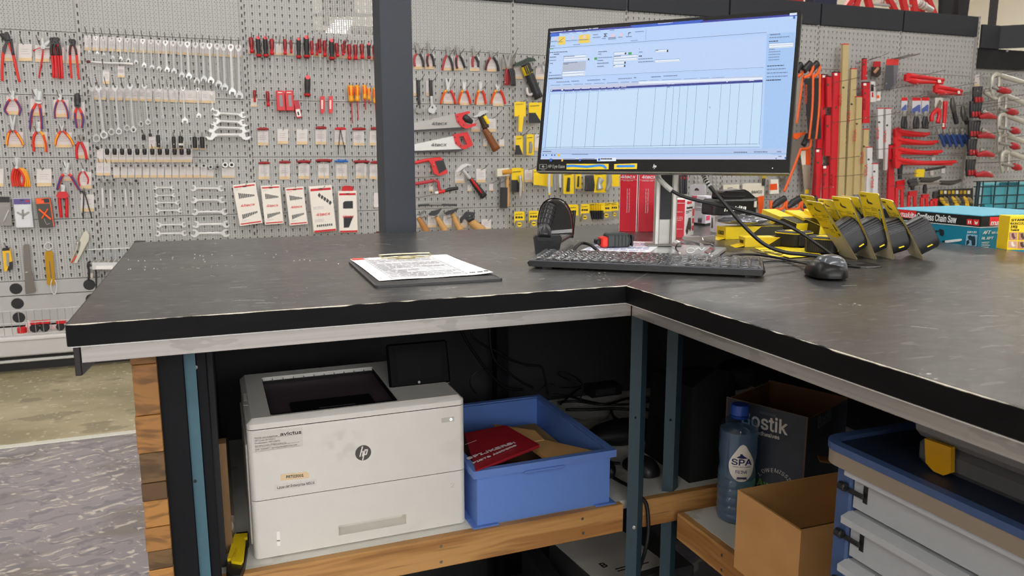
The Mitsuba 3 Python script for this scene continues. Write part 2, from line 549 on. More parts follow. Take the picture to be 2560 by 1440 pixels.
# ================================================================ the counter
def worktop(p,n,uv):
    s=fbm(p.x*60,p.y*90,0,4)
    f=fbm(p.x*3,p.y*3,2,4)
    c=mix(C3('2b2a2c'),C3('3b3a39'),ss(.3,.7,f)*.7+ss(.4,.7,s)*.3)
    q=fbm(p.x*30,p.y*120,7,3)
    c=mix(c,C3('6a6660'),ss(.70,.80,q)*.22)
    v=noise(p.x*260,p.y*260,3)*noise(p.x*9,p.y*9,9)
    return mix(c,C3('c9c6c0'),ss(.84,.88,v)*.6)


def worktop_rough(p,n,uv):
    return .20+.16*fbm(p.x*5,p.y*18,1,4)


def worktop_bump(p,n,uv):
    return fbm(p.x*160,p.y*160,0,2)


pmat('bsdf_worktop',worktop,s=.7,rough=worktop_rough,bump=worktop_bump,bscale=.00022,eps=5e-4)


def edge_col(p,n,uv):
    """Black edging, worn to bare white-ish core along its upper arris."""
    w=fbm(p.x*40+p.y*40,p.z*60,0,3)+.25*fbm(p.x*4+p.y*4,0,5,2)
    worn=ss(CT-.0020,CT-.0006,p.z+(w-.72-dr.select(n.x<-.5,.06,0))*.0036)
    c=mix(C3('0a0a0c'),C3('131213'),fbm(p.x*20+p.y*20,p.z*60,1,3))
    return mix(c,C3('cfc8ba'),worn)


pmat('bsdf_edge',edge_col,.45,s=.12)


def alu_col(p,n,uv):
    f=fbm((p.x+p.y)*3,p.z*220,0,3)
    g=ss(.62,.7,fbm((p.x+p.y)*26,p.z*90,5,3))
    return mix(mix(C3('a9a6a2'),C3('c4c1be'),f),C3('8d8a86'),g*.35)


pmat('bsdf_alu',alu_col,.33,.75)


def wood_col(p,n,uv):
    u=p.x+p.y
    g=fbm(u*4,p.z*70+2*fbm(u*6,p.z*10,1,2),0,4)
    c=mix(C3('9a6a38'),C3('b98a52'),ss(.25,.7,g))
    c=mix(c,C3('80552c'),ss(.6,.8,fbm(u*9,p.z*160,3,3))*.5)
    d,_,_=vor(u*2.3+.3,p.z*7)
    return mix(c,C3('855426'),(1-ss(.02,.12,d))*.4)


pmat('bsdf_wood',wood_col,.55)


def shelf_white(p,n,uv):
    c=mix(C3('d2d0c6'),C3('e2e0d8'),fbm(p.x*8,p.y*8,0,4))
    return mix(c,C3('aca594'),ss(.64,.78,fbm(p.x*14,p.y*20,7,4))*.5)


pmat('bsdf_shelf',shelf_white,.5)
X0,X1,XR=-.190,.661,1.74
Y0,Y1,YN=1.153,2.215,-.05
t=thing('worktop','L-shaped black worktop with worn edges in the foreground','counter')
top=CT-.0009
part(t,'left_top',hull([(X0,Y0,CT-.029),(X1,Y0,CT-.029),(X1+1.06,Y1,CT-.029),(X0,Y1,CT-.029),(X0,Y0,CT),(X1-.0004,Y0,CT),(X1+1.0595,Y1,CT),(X0,Y1,CT)]),'bsdf_worktop',False,'left arm of the worktop')
part(t,'right_top',hull([(X1,YN,CT-.029),(XR,YN,CT-.029),(XR,Y1,CT-.029),(X1+1.0605,Y1,CT-.029),(X1,Y0,CT-.029),(X1,YN,CT),(XR,YN,CT),(XR,Y1,CT),(X1+1.0605,Y1,CT),(X1+.0004,Y0,CT)]),'bsdf_worktop',False,'right arm of the worktop')
part(t,'edging',cbox(X0-.001,Y0-.0022,CT-.0305,X1+.0005,Y0+.0003,CT-.0002,.0007),'bsdf_edge',False,'black edging strip, worn white along the top')
part(t,'edging',cbox(X1-.0022,YN,CT-.0305,X1+.0003,Y0-.0022,CT-.0002,.0007),'bsdf_edge',False)
part(t,'edging',cbox(X0-.0022,Y0,CT-.0305,X0+.0003,Y1,CT-.0002,.0007),BLACK,False)
part(t,'joint_strip',tube([(X1+.002,Y0+.002,CT),(X1+1.05,Y1-.01,CT)],.0006,6),mat('6a6864',.4,.5),30,'thin pale joint line across the corner')
part(t,'core',[cbox(X0+.003,Y0+.003,CT-.0308,X1+.2,Y1-.01,CT-.0285),cbox(X1+.003,YN,CT-.0308,XR-.01,Y1-.01,CT-.0285)],BLACK,False)
# scratches and crumbs
sc,r=[],random.Random(3)
for k in range(46):
    x,y=r.uniform(X0+.03,X1-.02),r.uniform(Y0+.03,Y1-.2)
    if k>26:x,y=r.uniform(X1+.03,XR-.05),r.uniform(.45,1.3)
    a,l=r.uniform(0,3.1),r.uniform(.01,.05)
    sc.append(tube([(x,y,CT),(x+l*math.cos(a)*.5,y+l*math.sin(a)*.5,CT),(x+l*math.cos(a+.15),y+l*math.sin(a+.15),CT)],.00035,4))
part(t,'scratches',sc,mat('8a867e',.5),30,'fine pale scratches','stuff')
cr=[]
for px,py in ((530,637),(508,641),(500,640),(486,646),(432,644),(431,648),(402,650),(362,653),(321,650),(346,653),(385,672),(362,675),(321,674),(326,673),(363,668),(509,650),(487,637),(580,640),(512,655),(684,644),(735,653),(749,651),(761,650),(775,652),(815,651),(846,660),(690,636),(663,634)):
    p=at_z(px,py,CT)
    cr.append(trimesh.creation.icosphere(0,.0011)); cr[-1].apply_translation(p+[0,0,.0005])
key=thing('crumbs','scattered tiny white crumbs on the left end of the black worktop','crumbs'); scene[key]=mikit.ply(cat(cr),WHITE); labels[key]['kind']='stuff'

# aluminium rail under the edge, end bracket
t=thing('edge_rail','brushed aluminium rail running under the front edge of the left worktop arm','rail')
ya=Y0+.003
part(t,'face',cbox(X0+.013,ya,1.0525,X1+.012,ya+.003,CT-.031,.0006),'bsdf_alu',False)
part(t,'lip',cbox(X0+.003,Y0-.001,CT-.0325,X1+.004,ya+.01,CT-.0308,.0005),CHROME,False)
part(t,'end_bracket',[cbox(X0+.004,ya,1.035,X0+.012,ya+.10,CT-.031,.001),hull([(X0+.012,ya+.002,1.035),(X0+.012,ya+.1,1.035),(X0+.012,ya+.002,1.0525),(X0+.030,ya+.003,1.0525),(X0+.028,ya+.1,1.0525),(X0+.012,ya+.1,1.0525)])],mat('1a1416',.5),False,'black end bracket')
t=thing('edge_rail','brushed aluminium rail running under the front edge of the right worktop arm','rail')
part(t,'face',cbox(X1+.003+.010,YN,1.0525,X1+.016,ya,CT-.031,.0006),'bsdf_alu',False)
part(t,'lip',cbox(X1-.001,YN,CT-.0325,X1+.02,Y0-.001,CT-.0308,.0005),CHROME,False)

# frame: legs, side cladding, back panel
LEG=mat('2b414a',.5)
DARKLEG=mat('0e1014',.6,0,.2)
t=thing('workbench','steel frame of blue-grey angle legs and dark posts carrying the worktop','frame')
part(t,'leg',[cbox(-.0585,1.325,0,-.0555,1.36,CT-.031),cbox(-.0575,1.322,0,-.040,1.325,CT-.031)],mat('3f626f',.55),False,'blue angle leg at the left end')
part(t,'post',cbox(-.098,1.312,0,-.058,1.40,CT-.031,.001),DARKLEG,False,'black post at the left end')
part(t,'post',cbox(-.040,1.33,0,-.024,1.40,CT-.031,.001),DARKLEG,False)
b=at_y(489,918,1.33)
part(t,'bolt',lathe(b,(0,-1,0),[(0,.0035),(.002,.0035),(.0025,.0015)],10),DULL)


def angle_leg(x,y,w=.042):
    return [hull([(x,y,0),(x+.020,y-.012,0),(x+.021,y-.010,0),(x+.003,y+.002,0),(x,y,CT-.031),(x+.020,y-.012,CT-.031),(x+.021,y-.010,CT-.031),(x+.003,y+.002,CT-.031)]),
            hull([(x+.020,y-.012,0),(x+w,y+.004,0),(x+w-.002,y+.007,0),(x+.020,y-.009,0),(x+.020,y-.012,CT-.031),(x+w,y+.004,CT-.031),(x+w-.002,y+.007,CT-.031),(x+.020,y-.009,CT-.031)])]


part(t,'leg',angle_leg(.797,1.366),LEG,False,'blue-grey angle leg in the inner corner, left one')
part(t,'leg',angle_leg(.910,1.405,.044),LEG,False,'blue-grey angle leg in the inner corner, right one')
b=at_y(1586,1316,1.362)
part(t,'bolt',lathe(b,(.3,-1,0),[(0,.0075),(.003,.007),(.0055,.004),(.006,.001)],16),mat('b8b4ac',.35,.4),30,'round pale bolt head')
for px,py in ((1589,1044),(1676,1050),(488,1203)):
    b=at_y(px,py,1.359 if px==1589 else 1.395 if px>600 else 1.321)
    part(t,'hole',lathe(b,(0,-1,0),[(0,.0026),(.0008,.0026)],10),BLACK)
part(t,'post',cbox(*(at_y(1242,830,2.0)[0],2.0,0),*(at_y(1271,830,2.0)[0],2.04,CT-.031)),DARKLEG,False)
part(t,'back_panel',cbox(X0+.06,2.12,0,XR-.05,2.14,CT-.031),mat('2b2b2d',.7),False,'dark back panel under the worktop')
part(t,'right_panel',cbox(XR-.07,YN,0,XR-.05,2.12,CT-.031),mat('2b2b2d',.7),False)
part(t,'left_panel',cbox(-.030,1.42,0,-.015,2.12,CT-.031),mat('28282a',.7),False)

part(t,'batten',cbox(-.022,1.47,.3,-.002,1.50,.80,.001),mat('7d5e3c',.6),False,'upright timber batten')
t=thing('side_cladding','rustic wood plank cladding at the left end of the counter','cladding')
zc=[1.08]+[at_y(350,y,1.30)[2] for y in (912,1041,1136,1212,1257,1325,1385,1432)]+[.44,.36,.3,.2,.1,0]
TONES=['7d5a34','9b6f3e','a5763f','7a5d3a','6b4c2c','b07e42','a06b38','5d4a34','a37341','8b6238','6b4c2c','b07e42','7a5d3a','9b6f3e']


def plank_mat(i,tone):
    base,dark=C3(tone),mi.Color3f(*[x*.52 for x in lin(tone)])

    def fn(p,n,uv):
        g=fbm(p.x*26+i*7,p.z*130+3*fbm(p.x*20,p.z*20,i,2),0,4)
        return mix(base,dark,ss(.45,.75,g))
    return pmat(f'bsdf_plank{i}',fn,.5)


PL=[plank_mat(i,c) for i,c in enumerate(('8c6132','9d6d39','6b5030','5a4126','a8763c'))]
order=[0,1,1,2,3,4,1,2,4,0,3,4,2,1]
for i in range(len(zc)-1):
    dx=(.0,.001,-.0006,.0008)[i%4]
    part(t,'plank',cbox(-.133+dx,1.3+dx,zc[i+1]+.0006,-.096,2.1,zc[i]-.0006,.0008),PL[order[i]],False)
part(t,'core_board',cbox(-.097,1.318,0,-.0945,2.1,1.08),BLACK,False)

# shelves under the worktop
SH,SR=.58,.55
t=thing('lower_shelf','white shelf with a brown timber front board under the left worktop arm','shelf')
part(t,'board',cbox(-.03,1.396,SH-.02,1.62,2.1,SH,.001),'bsdf_shelf',False,'white shelf board')
part(t,'front_board',cbox(-.03,1.377,.517,.796,1.3965,SH+.0008,.002),'bsdf_wood',False,'timber front board')
part(t,'front_board',cbox(.845,1.377,.517,1.62,1.3965,SH+.0008,.002),'bsdf_wood',False)
for px,py in ((1103,1366),(1103,1405),(1456,1297),(1458,1333)):
    b=at_y(px,py,1.377)
    part(t,'screw',lathe(b,(0,-1,0),[(0,.0033),(.0008,.003),(.0009,.001)],10),mat('8a8272',.35,.8))
t=thing('lower_shelf','white shelf with a brown timber front board under the right worktop arm','shelf')
part(t,'board',cbox(.934,.82,SR-.02,1.62,1.352,SR,.001),'bsdf_shelf',False,'white shelf board')
part(t,'front_board',cbox(.916,.82,.49,.9345,1.352,SR+.0008,.002),'bsdf_wood',False,'timber front board')
for px,py in ((1805,1388),(1804,1425)):
    b=at_x(px,py,.916)
    part(t,'screw',lathe(b,(-1,0,0),[(0,.0033),(.0008,.003),(.0009,.001)],10),mat('8a8272',.35,.8))

# square steel column behind the counter
p0=at_y(955.5,300,2.28)
t=single('steel_column',cbox(p0[0],2.28,0,p0[0]+.095,2.375,3.4,.002),mat('3a3e46',.55,0,.3),'dark grey square steel column behind the counter','column')

# ================================================================ under the worktop
Z1=lambda x,y:(540+x/3.789,820+y/3.789)
Z2=lambda x,y:(540+x/3.789,1060+y/3.789)
Q1=lambda x,y:(1100+x/3.789,800+y/3.789)
Q2=lambda x,y:(1100+x/3.789,1060+y/3.789)
R1=lambda x,y:(1640+x/3.789,820+y/3.789)
R2=lambda x,y:(1640+x/2.783,1060+y/2.783)
INK=mat('1c1a1c',.6)


def printer_white(p,n,uv):
    c=C3('d5d1c9')
    d=dr.sqrt(dr.square((p.x-.205)*1.0)+dr.square(p.z-.79))
    m=ss(.55,.75,fbm(p.x*30,p.z*30,1,3))*(1-ss(.015,.05,d))
    return mix(c,C3('9d988e'),m*.3+ss(.66,.8,fbm(p.x*12,p.z*12,6,3))*.12)


pmat('bsdf_printer',printer_white,.38)
PD=mat('0b0b0d',.45,0,.25)
PRY=1.42
t=thing('laser_printer','white laser printer with round logo standing on the white shelf','printer')
def rblock(x0,y0,z0,x1,y1,z1,r=.012,c=.0015):
    g=rrect(x0,y0,x1,y1,r,5); m=ext(g,z1-z0); m.apply_translation([0,0,z0]); return m


grip=hull([(.190,PRY-.01,.601),(.325,PRY-.01,.601),(.190,PRY-.01,.623),(.325,PRY-.01,.623),(.193,PRY+.026,.606),(.322,PRY+.026,.606),(.193,PRY+.022,.623),(.322,PRY+.022,.623)])
tu=trimesh.boolean.difference([rblock(.034,PRY,.583,.450,1.74,.6972),grip],engine='manifold')
part(t,'tray_unit',tu,'bsdf_printer',30)
part(t,'front_cover',rblock(.034,PRY,.6985,.450,1.735,.8348),'bsdf_printer',30)
part(t,'seam',[rblock(.0352,PRY+.0012,.69,.4488,1.733,.706),rblock(.0352,PRY+.0012,.828,.4488,1.733,.842)],mat('3c3036',.6),False)
outer,hole=rrect(.034,PRY,.450,1.745,.012,5),rrect(.078,1.436,.319,1.699,.006)
ring=outer.difference(hole)
lo=ext(ring,.010); lo.apply_translation([0,0,.8365])
hi=ext(ring,.009); hi.apply_translation([0,0,.8465])
v=np.array(hi.vertices)
for i in range(len(v)):
    if v[i,2]>.85 and outer.exterior.distance(Point(v[i,:2]))<1e-6:
        q=np.array(outer.buffer(-.010).exterior.interpolate(outer.buffer(-.010).exterior.project(Point(v[i,:2]))).coords[0]); v[i,:2]=q
hi.vertices=v
part(t,'top_cover',[lo,hi],'bsdf_printer',40)
part(t,'output_tray',[hull([(.078,1.436,.838),(.319,1.436,.838),(.078,1.5,.838),(.319,1.5,.838),(.078,1.436,.8505),(.319,1.436,.8505),(.078,1.47,.846),(.319,1.47,.846)]),cbox(.12,1.46,.838,.28,1.53,.8472,.002),
                        cbox(.0775,1.436,.836,.0795,1.699,.8528),cbox(.3175,1.436,.836,.3195,1.699,.8528),cbox(.078,1.695,.836,.319,1.699,.8475),cbox(.078,1.5,.8355,.319,1.699,.8372)],PD,20,'black output tray recess')
part(t,'tray_ridge',[cbox(.17,1.47,.8473,.24,1.474,.8478),cbox(.155,1.437,.8506,.156,1.46,.852),cbox(.245,1.437,.8506,.246,1.46,.852)]+[cbox(.1+.022*i,1.69,.8476,.101+.022*i,1.6985,.851) for i in range(10)],mat('3a3a3c',.4),False)
# touch screen, hinged at the back right
F=Face((.321,1.522,.854),(1,-.012,0),(0,.3,.95))
part(t,'control_panel',[F.box(0,0,-.012,.131,.092,.0,.004)],mat('060608',.6,0,.1),30,'black tilted control panel')
part(t,'touch_screen',F.rect(.018,.014,.113,.075,.0006),mat('0d0d10',.6,0,.1),False)
part(t,'home_button',[F.poly(Point(.062,.0075).buffer(.0028),.0005),F.rect(.0608,.0065,.0632,.0085,.001)],mat('8d8d8d',.5),False)
F=Face((0,PRY,0),(1,0,0),(0,0,1))
u,v=F.uv(*Z1(1394,1182)); R=.0152
part(t,'logo_disc',F.poly(Point(u,v).buffer(R,quad_segs=14),.0003),mat('4a4744',.45),False,'dark grey round logo')
part(t,'logo_letters',[F.poly([(u-.0078,v-.0068),(u-.0056,v-.0068),(u+.0002,v+.0135),(u-.0022,v+.0135)],.0009),F.poly([(u-.0028,v+.0026),(u+.0004,v+.0050),(u+.0012,v+.0022),(u-.0005,v-.0068),(u-.0030,v-.0068),(u-.0012,v+.0012),(u-.0014,v+.0024),(u-.0036,v+.001)],.0009),
                          F.poly([(u-.0030,v-.0142),(u-.0006,v-.0142),(u+.0052,v+.0068),(u+.003,v+.0068)],.0009),
                          F.poly(Polygon([(u+.0024,v+.0066),(u+.0086,v+.0066),(u+.0094,v+.0052),(u+.0070,v-.0040),(u+.0058,v-.0048),(u+.0004,v-.0048),(u+.0008,v-.0026),(u+.0048,v-.0026),(u+.0066,v+.0044),(u+.0022,v+.0044)]),.0009)],mat('dedad2',.4),False,'pale lower-case letters hp')
part(t,'power_button',F.pp([Z1(2135,855),Z1(2255,838),Z1(2257,882),Z1(2137,900)],.0004,.0004,.0014),mat('b9b5ad',.4),False)
u,v=F.uv(*Z1(2225,865))
ringp=Point(u,v).buffer(.0027).difference(Point(u,v).buffer(.0019)).difference(sbox(u-.0008,v,u+.0008,v+.004))
k=part(t,'power_light',[F.poly(ringp,.0010),F.rect(u-.0004,v,u+.0004,v+.0032,.001)],mat('dff0ff',.4),False)
scene[k]['emitter']={'type':'area','radiance':{'type':'rgb','value':[1.1,1.6,2.2]}}
st=part(t,'service_sticker',F.pp([Z1(335,988),Z1(818,940),Z1(826,1120),Z1(342,1188)],.0002),mat('cbc6bd',.35),False,'service sticker')
part(st,'print',[fit_text(F,'avictus',Z1(605,1020),Z1(806,996),.0058,.0006,True),fit_text(F,'Printer servicepartner',Z1(364,1050),Z1(585,1024),.0026,.0006),fit_text(F,'HP LaserJet M506',Z1(365,1076),Z1(560,1054),.0026,.0006),fit_text(F,'Printernaam: PRT03001',Z1(367,1100),Z1(606,1072),.0026,.0006),
                   fit_text(F,'Serienummer: PHBVJDM11G',Z1(369,1126),Z1(664,1092),.0026,.0006),fit_text(F,'030-3200577 | servicedesk@avictus.com',Z1(372,1160),Z1(766,1108),.0026,.0006)]+[F.pp([a,b,(b[0],b[1]+.35),(a[0],a[1]+.35)],.0006) for a,b in ((Z1(365,1056),Z1(820,1000)),(Z1(370,1136),Z1(790,1078)),(Z1(373,1172),Z1(790,1114)))],INK,False)
st=part(t,'number_sticker',F.pp([Z2(612,480),Z2(855,452),Z2(880,470),Z2(880,510),Z2(614,538)],.0002),mat('d9c09a',.5),False,'beige number sticker')
part(st,'print',fit_text(F,'PRT03001',Z2(663,514),Z2(826,496),.0052,.0006,True),INK,False)
st=part(t,'model_plate',F.pp([Z2(548,578),Z2(953,524),Z2(956,578),Z2(552,638)],.0002),mat('cfcbc3',.3),False,'pale model plate')
part(st,'print',fit_text(F,'LaserJet Enterprise M506',Z2(578,615),Z2(930,566),.0052,.0006),INK,False)
part(t,'tray_number',fit_text(F,'2',Z2(2215,605),Z2(2250,600),.0095,.0002,t=.0004),mat('c4c0b8',.45),False)
part(t,'level_window',[F.pp([Z2(574,1020),Z2(604,1018),Z2(608,1152),Z2(578,1154)],.0002)],mat('efece6',.3),False)
part(t,'level_window_rim',[F.pp([Z2(574,1100),Z2(606,1098),Z2(606,1110),Z2(576,1112)],.0006)],mat('8f8b84',.4),False)
part(t,'vent_hatch',[cbox(.036,1.55,.8532,.076,1.6,.8538)],mat('c9c5bd',.45),False)
part(t,'top_seam',[cbox(.034,1.521,.8531,.078,1.5225,.8536),cbox(.319,1.521,.8531,.449,1.5225,.8536)],mat('efece6',.3),False)
part(t,'side_cover',cbox(.031,1.45,.60,.034,1.72,.80,.001),'bsdf_printer',False)
for sx in (.06,.42):
    part(t,'foot',cbox(sx,1.45,.58,sx+.02,1.5,.584),PD,False)

# blue storage bin with catalogues and envelopes
BLU,BLUD=mat('5e80c4',.42),mat('5c7bbd',.5)
zf,zr,zb=.58,.705,.715
t=thing('storage_bin','blue plastic storage bin beside the printer on the shelf','bin')
bx0,bx1,by0,by1=.466,.770,1.396,1.795
part(t,'floor',cbox(bx0,by0,.581,bx1,by1,.587),BLU,False)
for a in ((bx0,by0,bx1,by0+.004),(bx0,by1-.004,bx1,by1),(bx0,by0,bx0+.004,by1),(bx1-.004,by0,bx1,by1)):
    part(t,'wall',cbox(a[0],a[1],.583,a[2],a[3],.70),BLU,False)
rim=sbox(bx0-.010,by0-.010,bx1+.010,by1+.010).difference(sbox(bx0+.004,by0+.004,bx1-.004,by1-.004))
m=ext(rim,.0035); m.apply_translation([0,0,.7015])
m2=ext(sbox(bx0-.010,by0-.010,bx1+.010,by1+.010).difference(sbox(bx0-.007,by0-.007,bx1+.007,by1+.007)),.013); m2.apply_translation([0,0,.689])
part(t,'rim',[m,m2],BLUD,False)
part(t,'grip_lip',cbox(.565,by0-.016,.685,.655,by0-.008,.6905,.002),BLUD,30)
for x0,x1 in ((bx0-.012,bx0+.045),(bx1-.038,bx1+.012)):
    part(t,'foot_flange',cbox(x0,by0-.010,.580,x1,by0+.03,.5835,.001),BLUD,False)
part(t,'foot_flange',cbox(bx0-.012,by0+.03,.580,bx0,by1,.5835,.001),BLUD,False)
RBK=mat('8f1a24',.45)


def sheet(pts,zs,t):
    """A stiff booklet with the given outline corners (at heights zs) and thickness t."""
    p=[at_z(*q,z) for q,z in zip(pts,zs)]
    return trimesh.Trimesh([q for q in p]+[q-[0,0,t] for q in p],np.array([[0,1,2],[0,2,3],[4,6,5],[4,7,6]]+[f for i in range(4) for f in ([i,i+4,(i+1)%4],[(i+1)%4,i+4,(i+1)%4+4])]),process=False)


KR=mat('c2975f',.65)
single('envelope',sheet([Q2(500,0),Q2(900,60),Q2(990,150),Q2(640,190)],[.69,.69,.688,.692],.003),KR,'brown paper envelope at the back of the blue bin, behind the red catalogues','envelope',smooth=False)
for i in range(4):
    k=5*(3-i)
    single('envelope',sheet([Q2(800-k,170+k),Q2(1000+k,150+k),Q2(1525+k/2,268+k),Q2(1050-2*k,345+k)],[.688-.002*(3-i),.686-.002*(3-i),.700-.002*(3-i),.703-.002*(3-i)],.0012),KR,'brown paper envelope in the blue bin, '+['lowest one','second from below','third from below','topmost, next to the red catalogues'][i],'envelope',smooth=False)
for i in range(4):
    t=thing('catalogue','dark red catalogue in the blue bin, '+('on top, with white lettering' if i==3 else ['lowest of the stack','second from below in the stack','just under the top one'][i]),'catalogue')
    k,dz=6*(3-i),.0034*(3-i)
    pts=[Q2(230,85),Q2(620,10),Q2(945-k*.3,195+k),Q2(340-k,440+k)]
    zs=[.705-dz,.712-dz,.722-dz,.708-dz]
    part(t,'cover',sheet(pts,zs,.0028),RBK,False)
    part(t,'pages',sheet([Q2(240,90),Q2(620,16),Q2(930-k*.3,195+k),Q2(345-k,432+k)],[z-.0022 for z in zs],.0010),mat('7a2a2c',.6),False)
    if i==3:
        P0,P1,P2=at_z(*pts[3],zs[3]),at_z(*pts[2],zs[2]),at_z(*pts[0],zs[0])
        G=Face(P0,P1-P0,P2-P0)
        part(t,'print',[fit_text(G,'SPIJKERS:',Q2(262,352),Q2(716,192),.0105,.0032,True),fit_text(G,'FIETS ANDERS',Q2(318,390),Q2(726,218),.0062,.0032,True),G.box(*G.uv(*Q2(240,195),.003),.0028,G.uv(*Q2(240,195),.003)[0]+.03,G.uv(*Q2(240,195),.003)[1]+.001,.0034)],mat('b9aeb0',.6),False,'white lettering')
single('bin_papers',cbox(bx0+.02,by0+.03,.588,bx1-.03,by1-.06,.655,.004),mat('8a6f48',.7),'stack of brown papers filling the bottom of the blue bin','papers',smooth=False)

# yellow folding knife and timer box at the left
F=Face((0,0,SH),(1,0,0),(0,1,0))
kp=lambda pts:Polygon([F.uv(*Z2(*q),.018) for q in pts])
t=thing('utility_knife','yellow and black utility knife lying on the shelf left of the printer','knife')
body=kp([(185,1020),(305,1005),(310,1075),(280,1130),(300,1130),(270,1310),(225,1410),(150,1410),(95,1375),(98,1280),(150,1110)])
part(t,'body',F.poly(body.buffer(-.003).buffer(.003),.0004,.013),BLACK,30,'black rubber body')
part(t,'yellow_grip',F.poly(kp([(175,1045),(298,1035),(298,1075),(262,1085),(280,1105),(258,1290),(238,1315),(145,1300),(138,1275),(106,1285),(155,1110)]).buffer(-.001).buffer(.001),.0004,.0185),YELL,30,'yellow grip')
c0=F.uv(*Z2(165,1255),.019)
part(t,'lettering',F.text('STANLEY',F.uv(*Z2(180,1262),.0195)[0],F.uv(*Z2(180,1262),.0195)[1],.0052,.0195,True,rot=math.radians(78)),mat('c9a810',.4),False)
part(t,'blade_slot',F.poly(kp([(190,1022),(300,1008),(302,1030),(200,1042)]),.0004,.016),BLACK,False)
t=thing('light_box','long grey-brown metal box with a round dial on its end, lying left of the printer','box')
a=at_z(*Z2(100,1080),SH)
part(t,'body',cbox(a[0]-.019,a[1],.581,a[0]+.017,2.0,.625,.002),mat('8d8273',.5),False)
e=np.array([a[0]-.001,a[1],.604])
part(t,'dial',lathe(e,(0,-1,0),[(0,.0155),(.0015,.0155),(.002,.014),(.002,.001)],22),mat('cfcac0',.45),30,'white round dial')
part(t,'pointer',hull([e+np.array(q) for q in ((-.009,-.004,-.013),(-.002,-.004,-.015),(.009,-.004,.013),(.002,-.004,.015),(-.009,-.001,-.013),(.009,-.001,.013))]),BLACK,False)
part(t,'end_flap',cbox(a[0]-.019,a[1]-.012,.581,a[0]+.017,a[1]-.001,.5825),mat('b5aa98',.6),False)
for q in ((-.011,.004),(.011,-.004)):
    part(t,'rivet',lathe(e+[q[0],-.002,q[1]],(0,-1,0),[(0,.0012),(.001,.001)],8),BLACK)

# cables behind the bin, power adapter, black mouse, bag, headset
CAB=mat('121214',.45)


def cable(pts,r,label,name='cable',m=None,n=8):
    return single(name,tube(spline(pts,6),r,n),m or CAB,label,'cable',smooth=True)


def zp(pts,z):
    return [at_z(*q,zz) for q,zz in zip(pts,z if hasattr(z,'__len__') else [z]*len(pts))]


def yp(pts,y):
    return [at_y(*q,yy) for q,yy in zip(pts,y if hasattr(y,'__len__') else [y]*len(pts))]


cable(yp([Q1(190,80),Q1(250,200),Q1(400,420),Q1(520,560),Q1(620,640),Q1(780,660)],1.98),.0042,'thick black cable hanging from the worktop behind the printer display')
cable(yp([Q1(300,60),Q1(310,160),Q1(420,240),Q1(540,300),Q1(660,370),Q1(800,420),Q1(930,435),Q1(970,460),Q1(1000,580),Q1(1020,700)],1.96),.0032,'black cable bent like a hook above the back of the blue bin')
cable(yp([Q1(470,60),Q1(480,240),Q1(520,380),Q1(640,490),Q1(760,580),Q1(880,640)],1.94),.0034,'black cable falling down behind the dark post into the blue bin corner')
cable(yp([Q1(500,490),Q1(380,475),Q1(300,540),Q1(290,620),Q1(340,700)],1.95),.002,'thin black cable making a round loop beside the printer')
cable(zp([Q1(960,650),Q1(1030,600),Q1(1150,640),Q1(1340,620),Q1(1280,540),Q1(1160,490),Q1(1120,510),Q1(1200,560),Q1(1350,620),Q1(1330,760)],[.66,.67,.66,.64,.68,.70,.69,.66,.64,.60]),.002,'thin black cable with a leaf-shaped loop behind the bin')
for i,(pts,r,lb) in enumerate((
        ([(1030,710),(1200,720),(1500,790),(1740,800),(2000,760),(2130,640),(1950,560),(1700,560),(1430,640)],.0034,'black mains cable in the tangle, forming the big loop behind the legs'),
        ([(1120,780),(1300,770),(1560,800),(1800,740),(2100,740),(2130,700)],.004,'black cable in the tangle running straight below the power adapter'),
        ([(1190,850),(1400,850),(1640,840),(1900,850),(2150,840)],.0045,'lowest black cable of the tangle, lying flat on the shelf'),
        ([(1140,800),(1250,700),(1340,640),(1500,570),(1740,530),(2000,540),(2160,580),(2400,530),(2500,540)],.003,'black cable running from the tangle to the right behind the legs'),
        ([(1620,860),(1650,920),(1740,970)],.004,'short black cable hanging down behind the left inner leg'))):
    ps=zp([Q1(*q) for q in pts],.588+.004*i)
    cable(ps,r,lb)
cable(zp([Q1(1240,930),Q1(1400,960),Q1(1560,940),Q1(1610,880)],.586),.0035,'grey cable lying on the shelf right of the blue bin',m=mat('7d7a70',.5))
cable(yp([R1(300,570),R1(420,490),R1(560,410),R1(640,390)],1.85),.004,'black cable rising to the dark roll behind the cardboard boxes')
cable(yp([(1600,1240),(1617,1265),(1621,1330),(1612,1380),(1598,1425),(1598,1445)],[1.372,1.366,1.355,1.36,1.40,1.42]),.0042,'black cable hanging over the timber board between the two inner legs')
p=at_z(*Q1(1540,690),.585)
t=thing('power_adapter','black power adapter lying in the cable tangle behind the blue bin','adapter')
part(t,'body',cbox(p[0]-.055,p[1]-.03,.581,p[0]+.055,p[1]+.03,.615,.004),mat('18181a',.4),30)
part(t,'label',cbox(p[0]-.04,p[1]-.0306,.589,p[0]+.03,p[1]-.03,.608),mat('2e2e31',.5),False)
# dark bags and things right of the bin
def blob(c,r,sc,seed,amp=.15,sub=3):
    m=trimesh.creation.icosphere(sub,1.0); v=m.vertices*(1+amp*(meshkit.fbm(m.vertices*1.3+seed,3,seed)[:,None]-.5)*2)
    m.vertices=v*np.array(sc)*r+np.array(c); return m


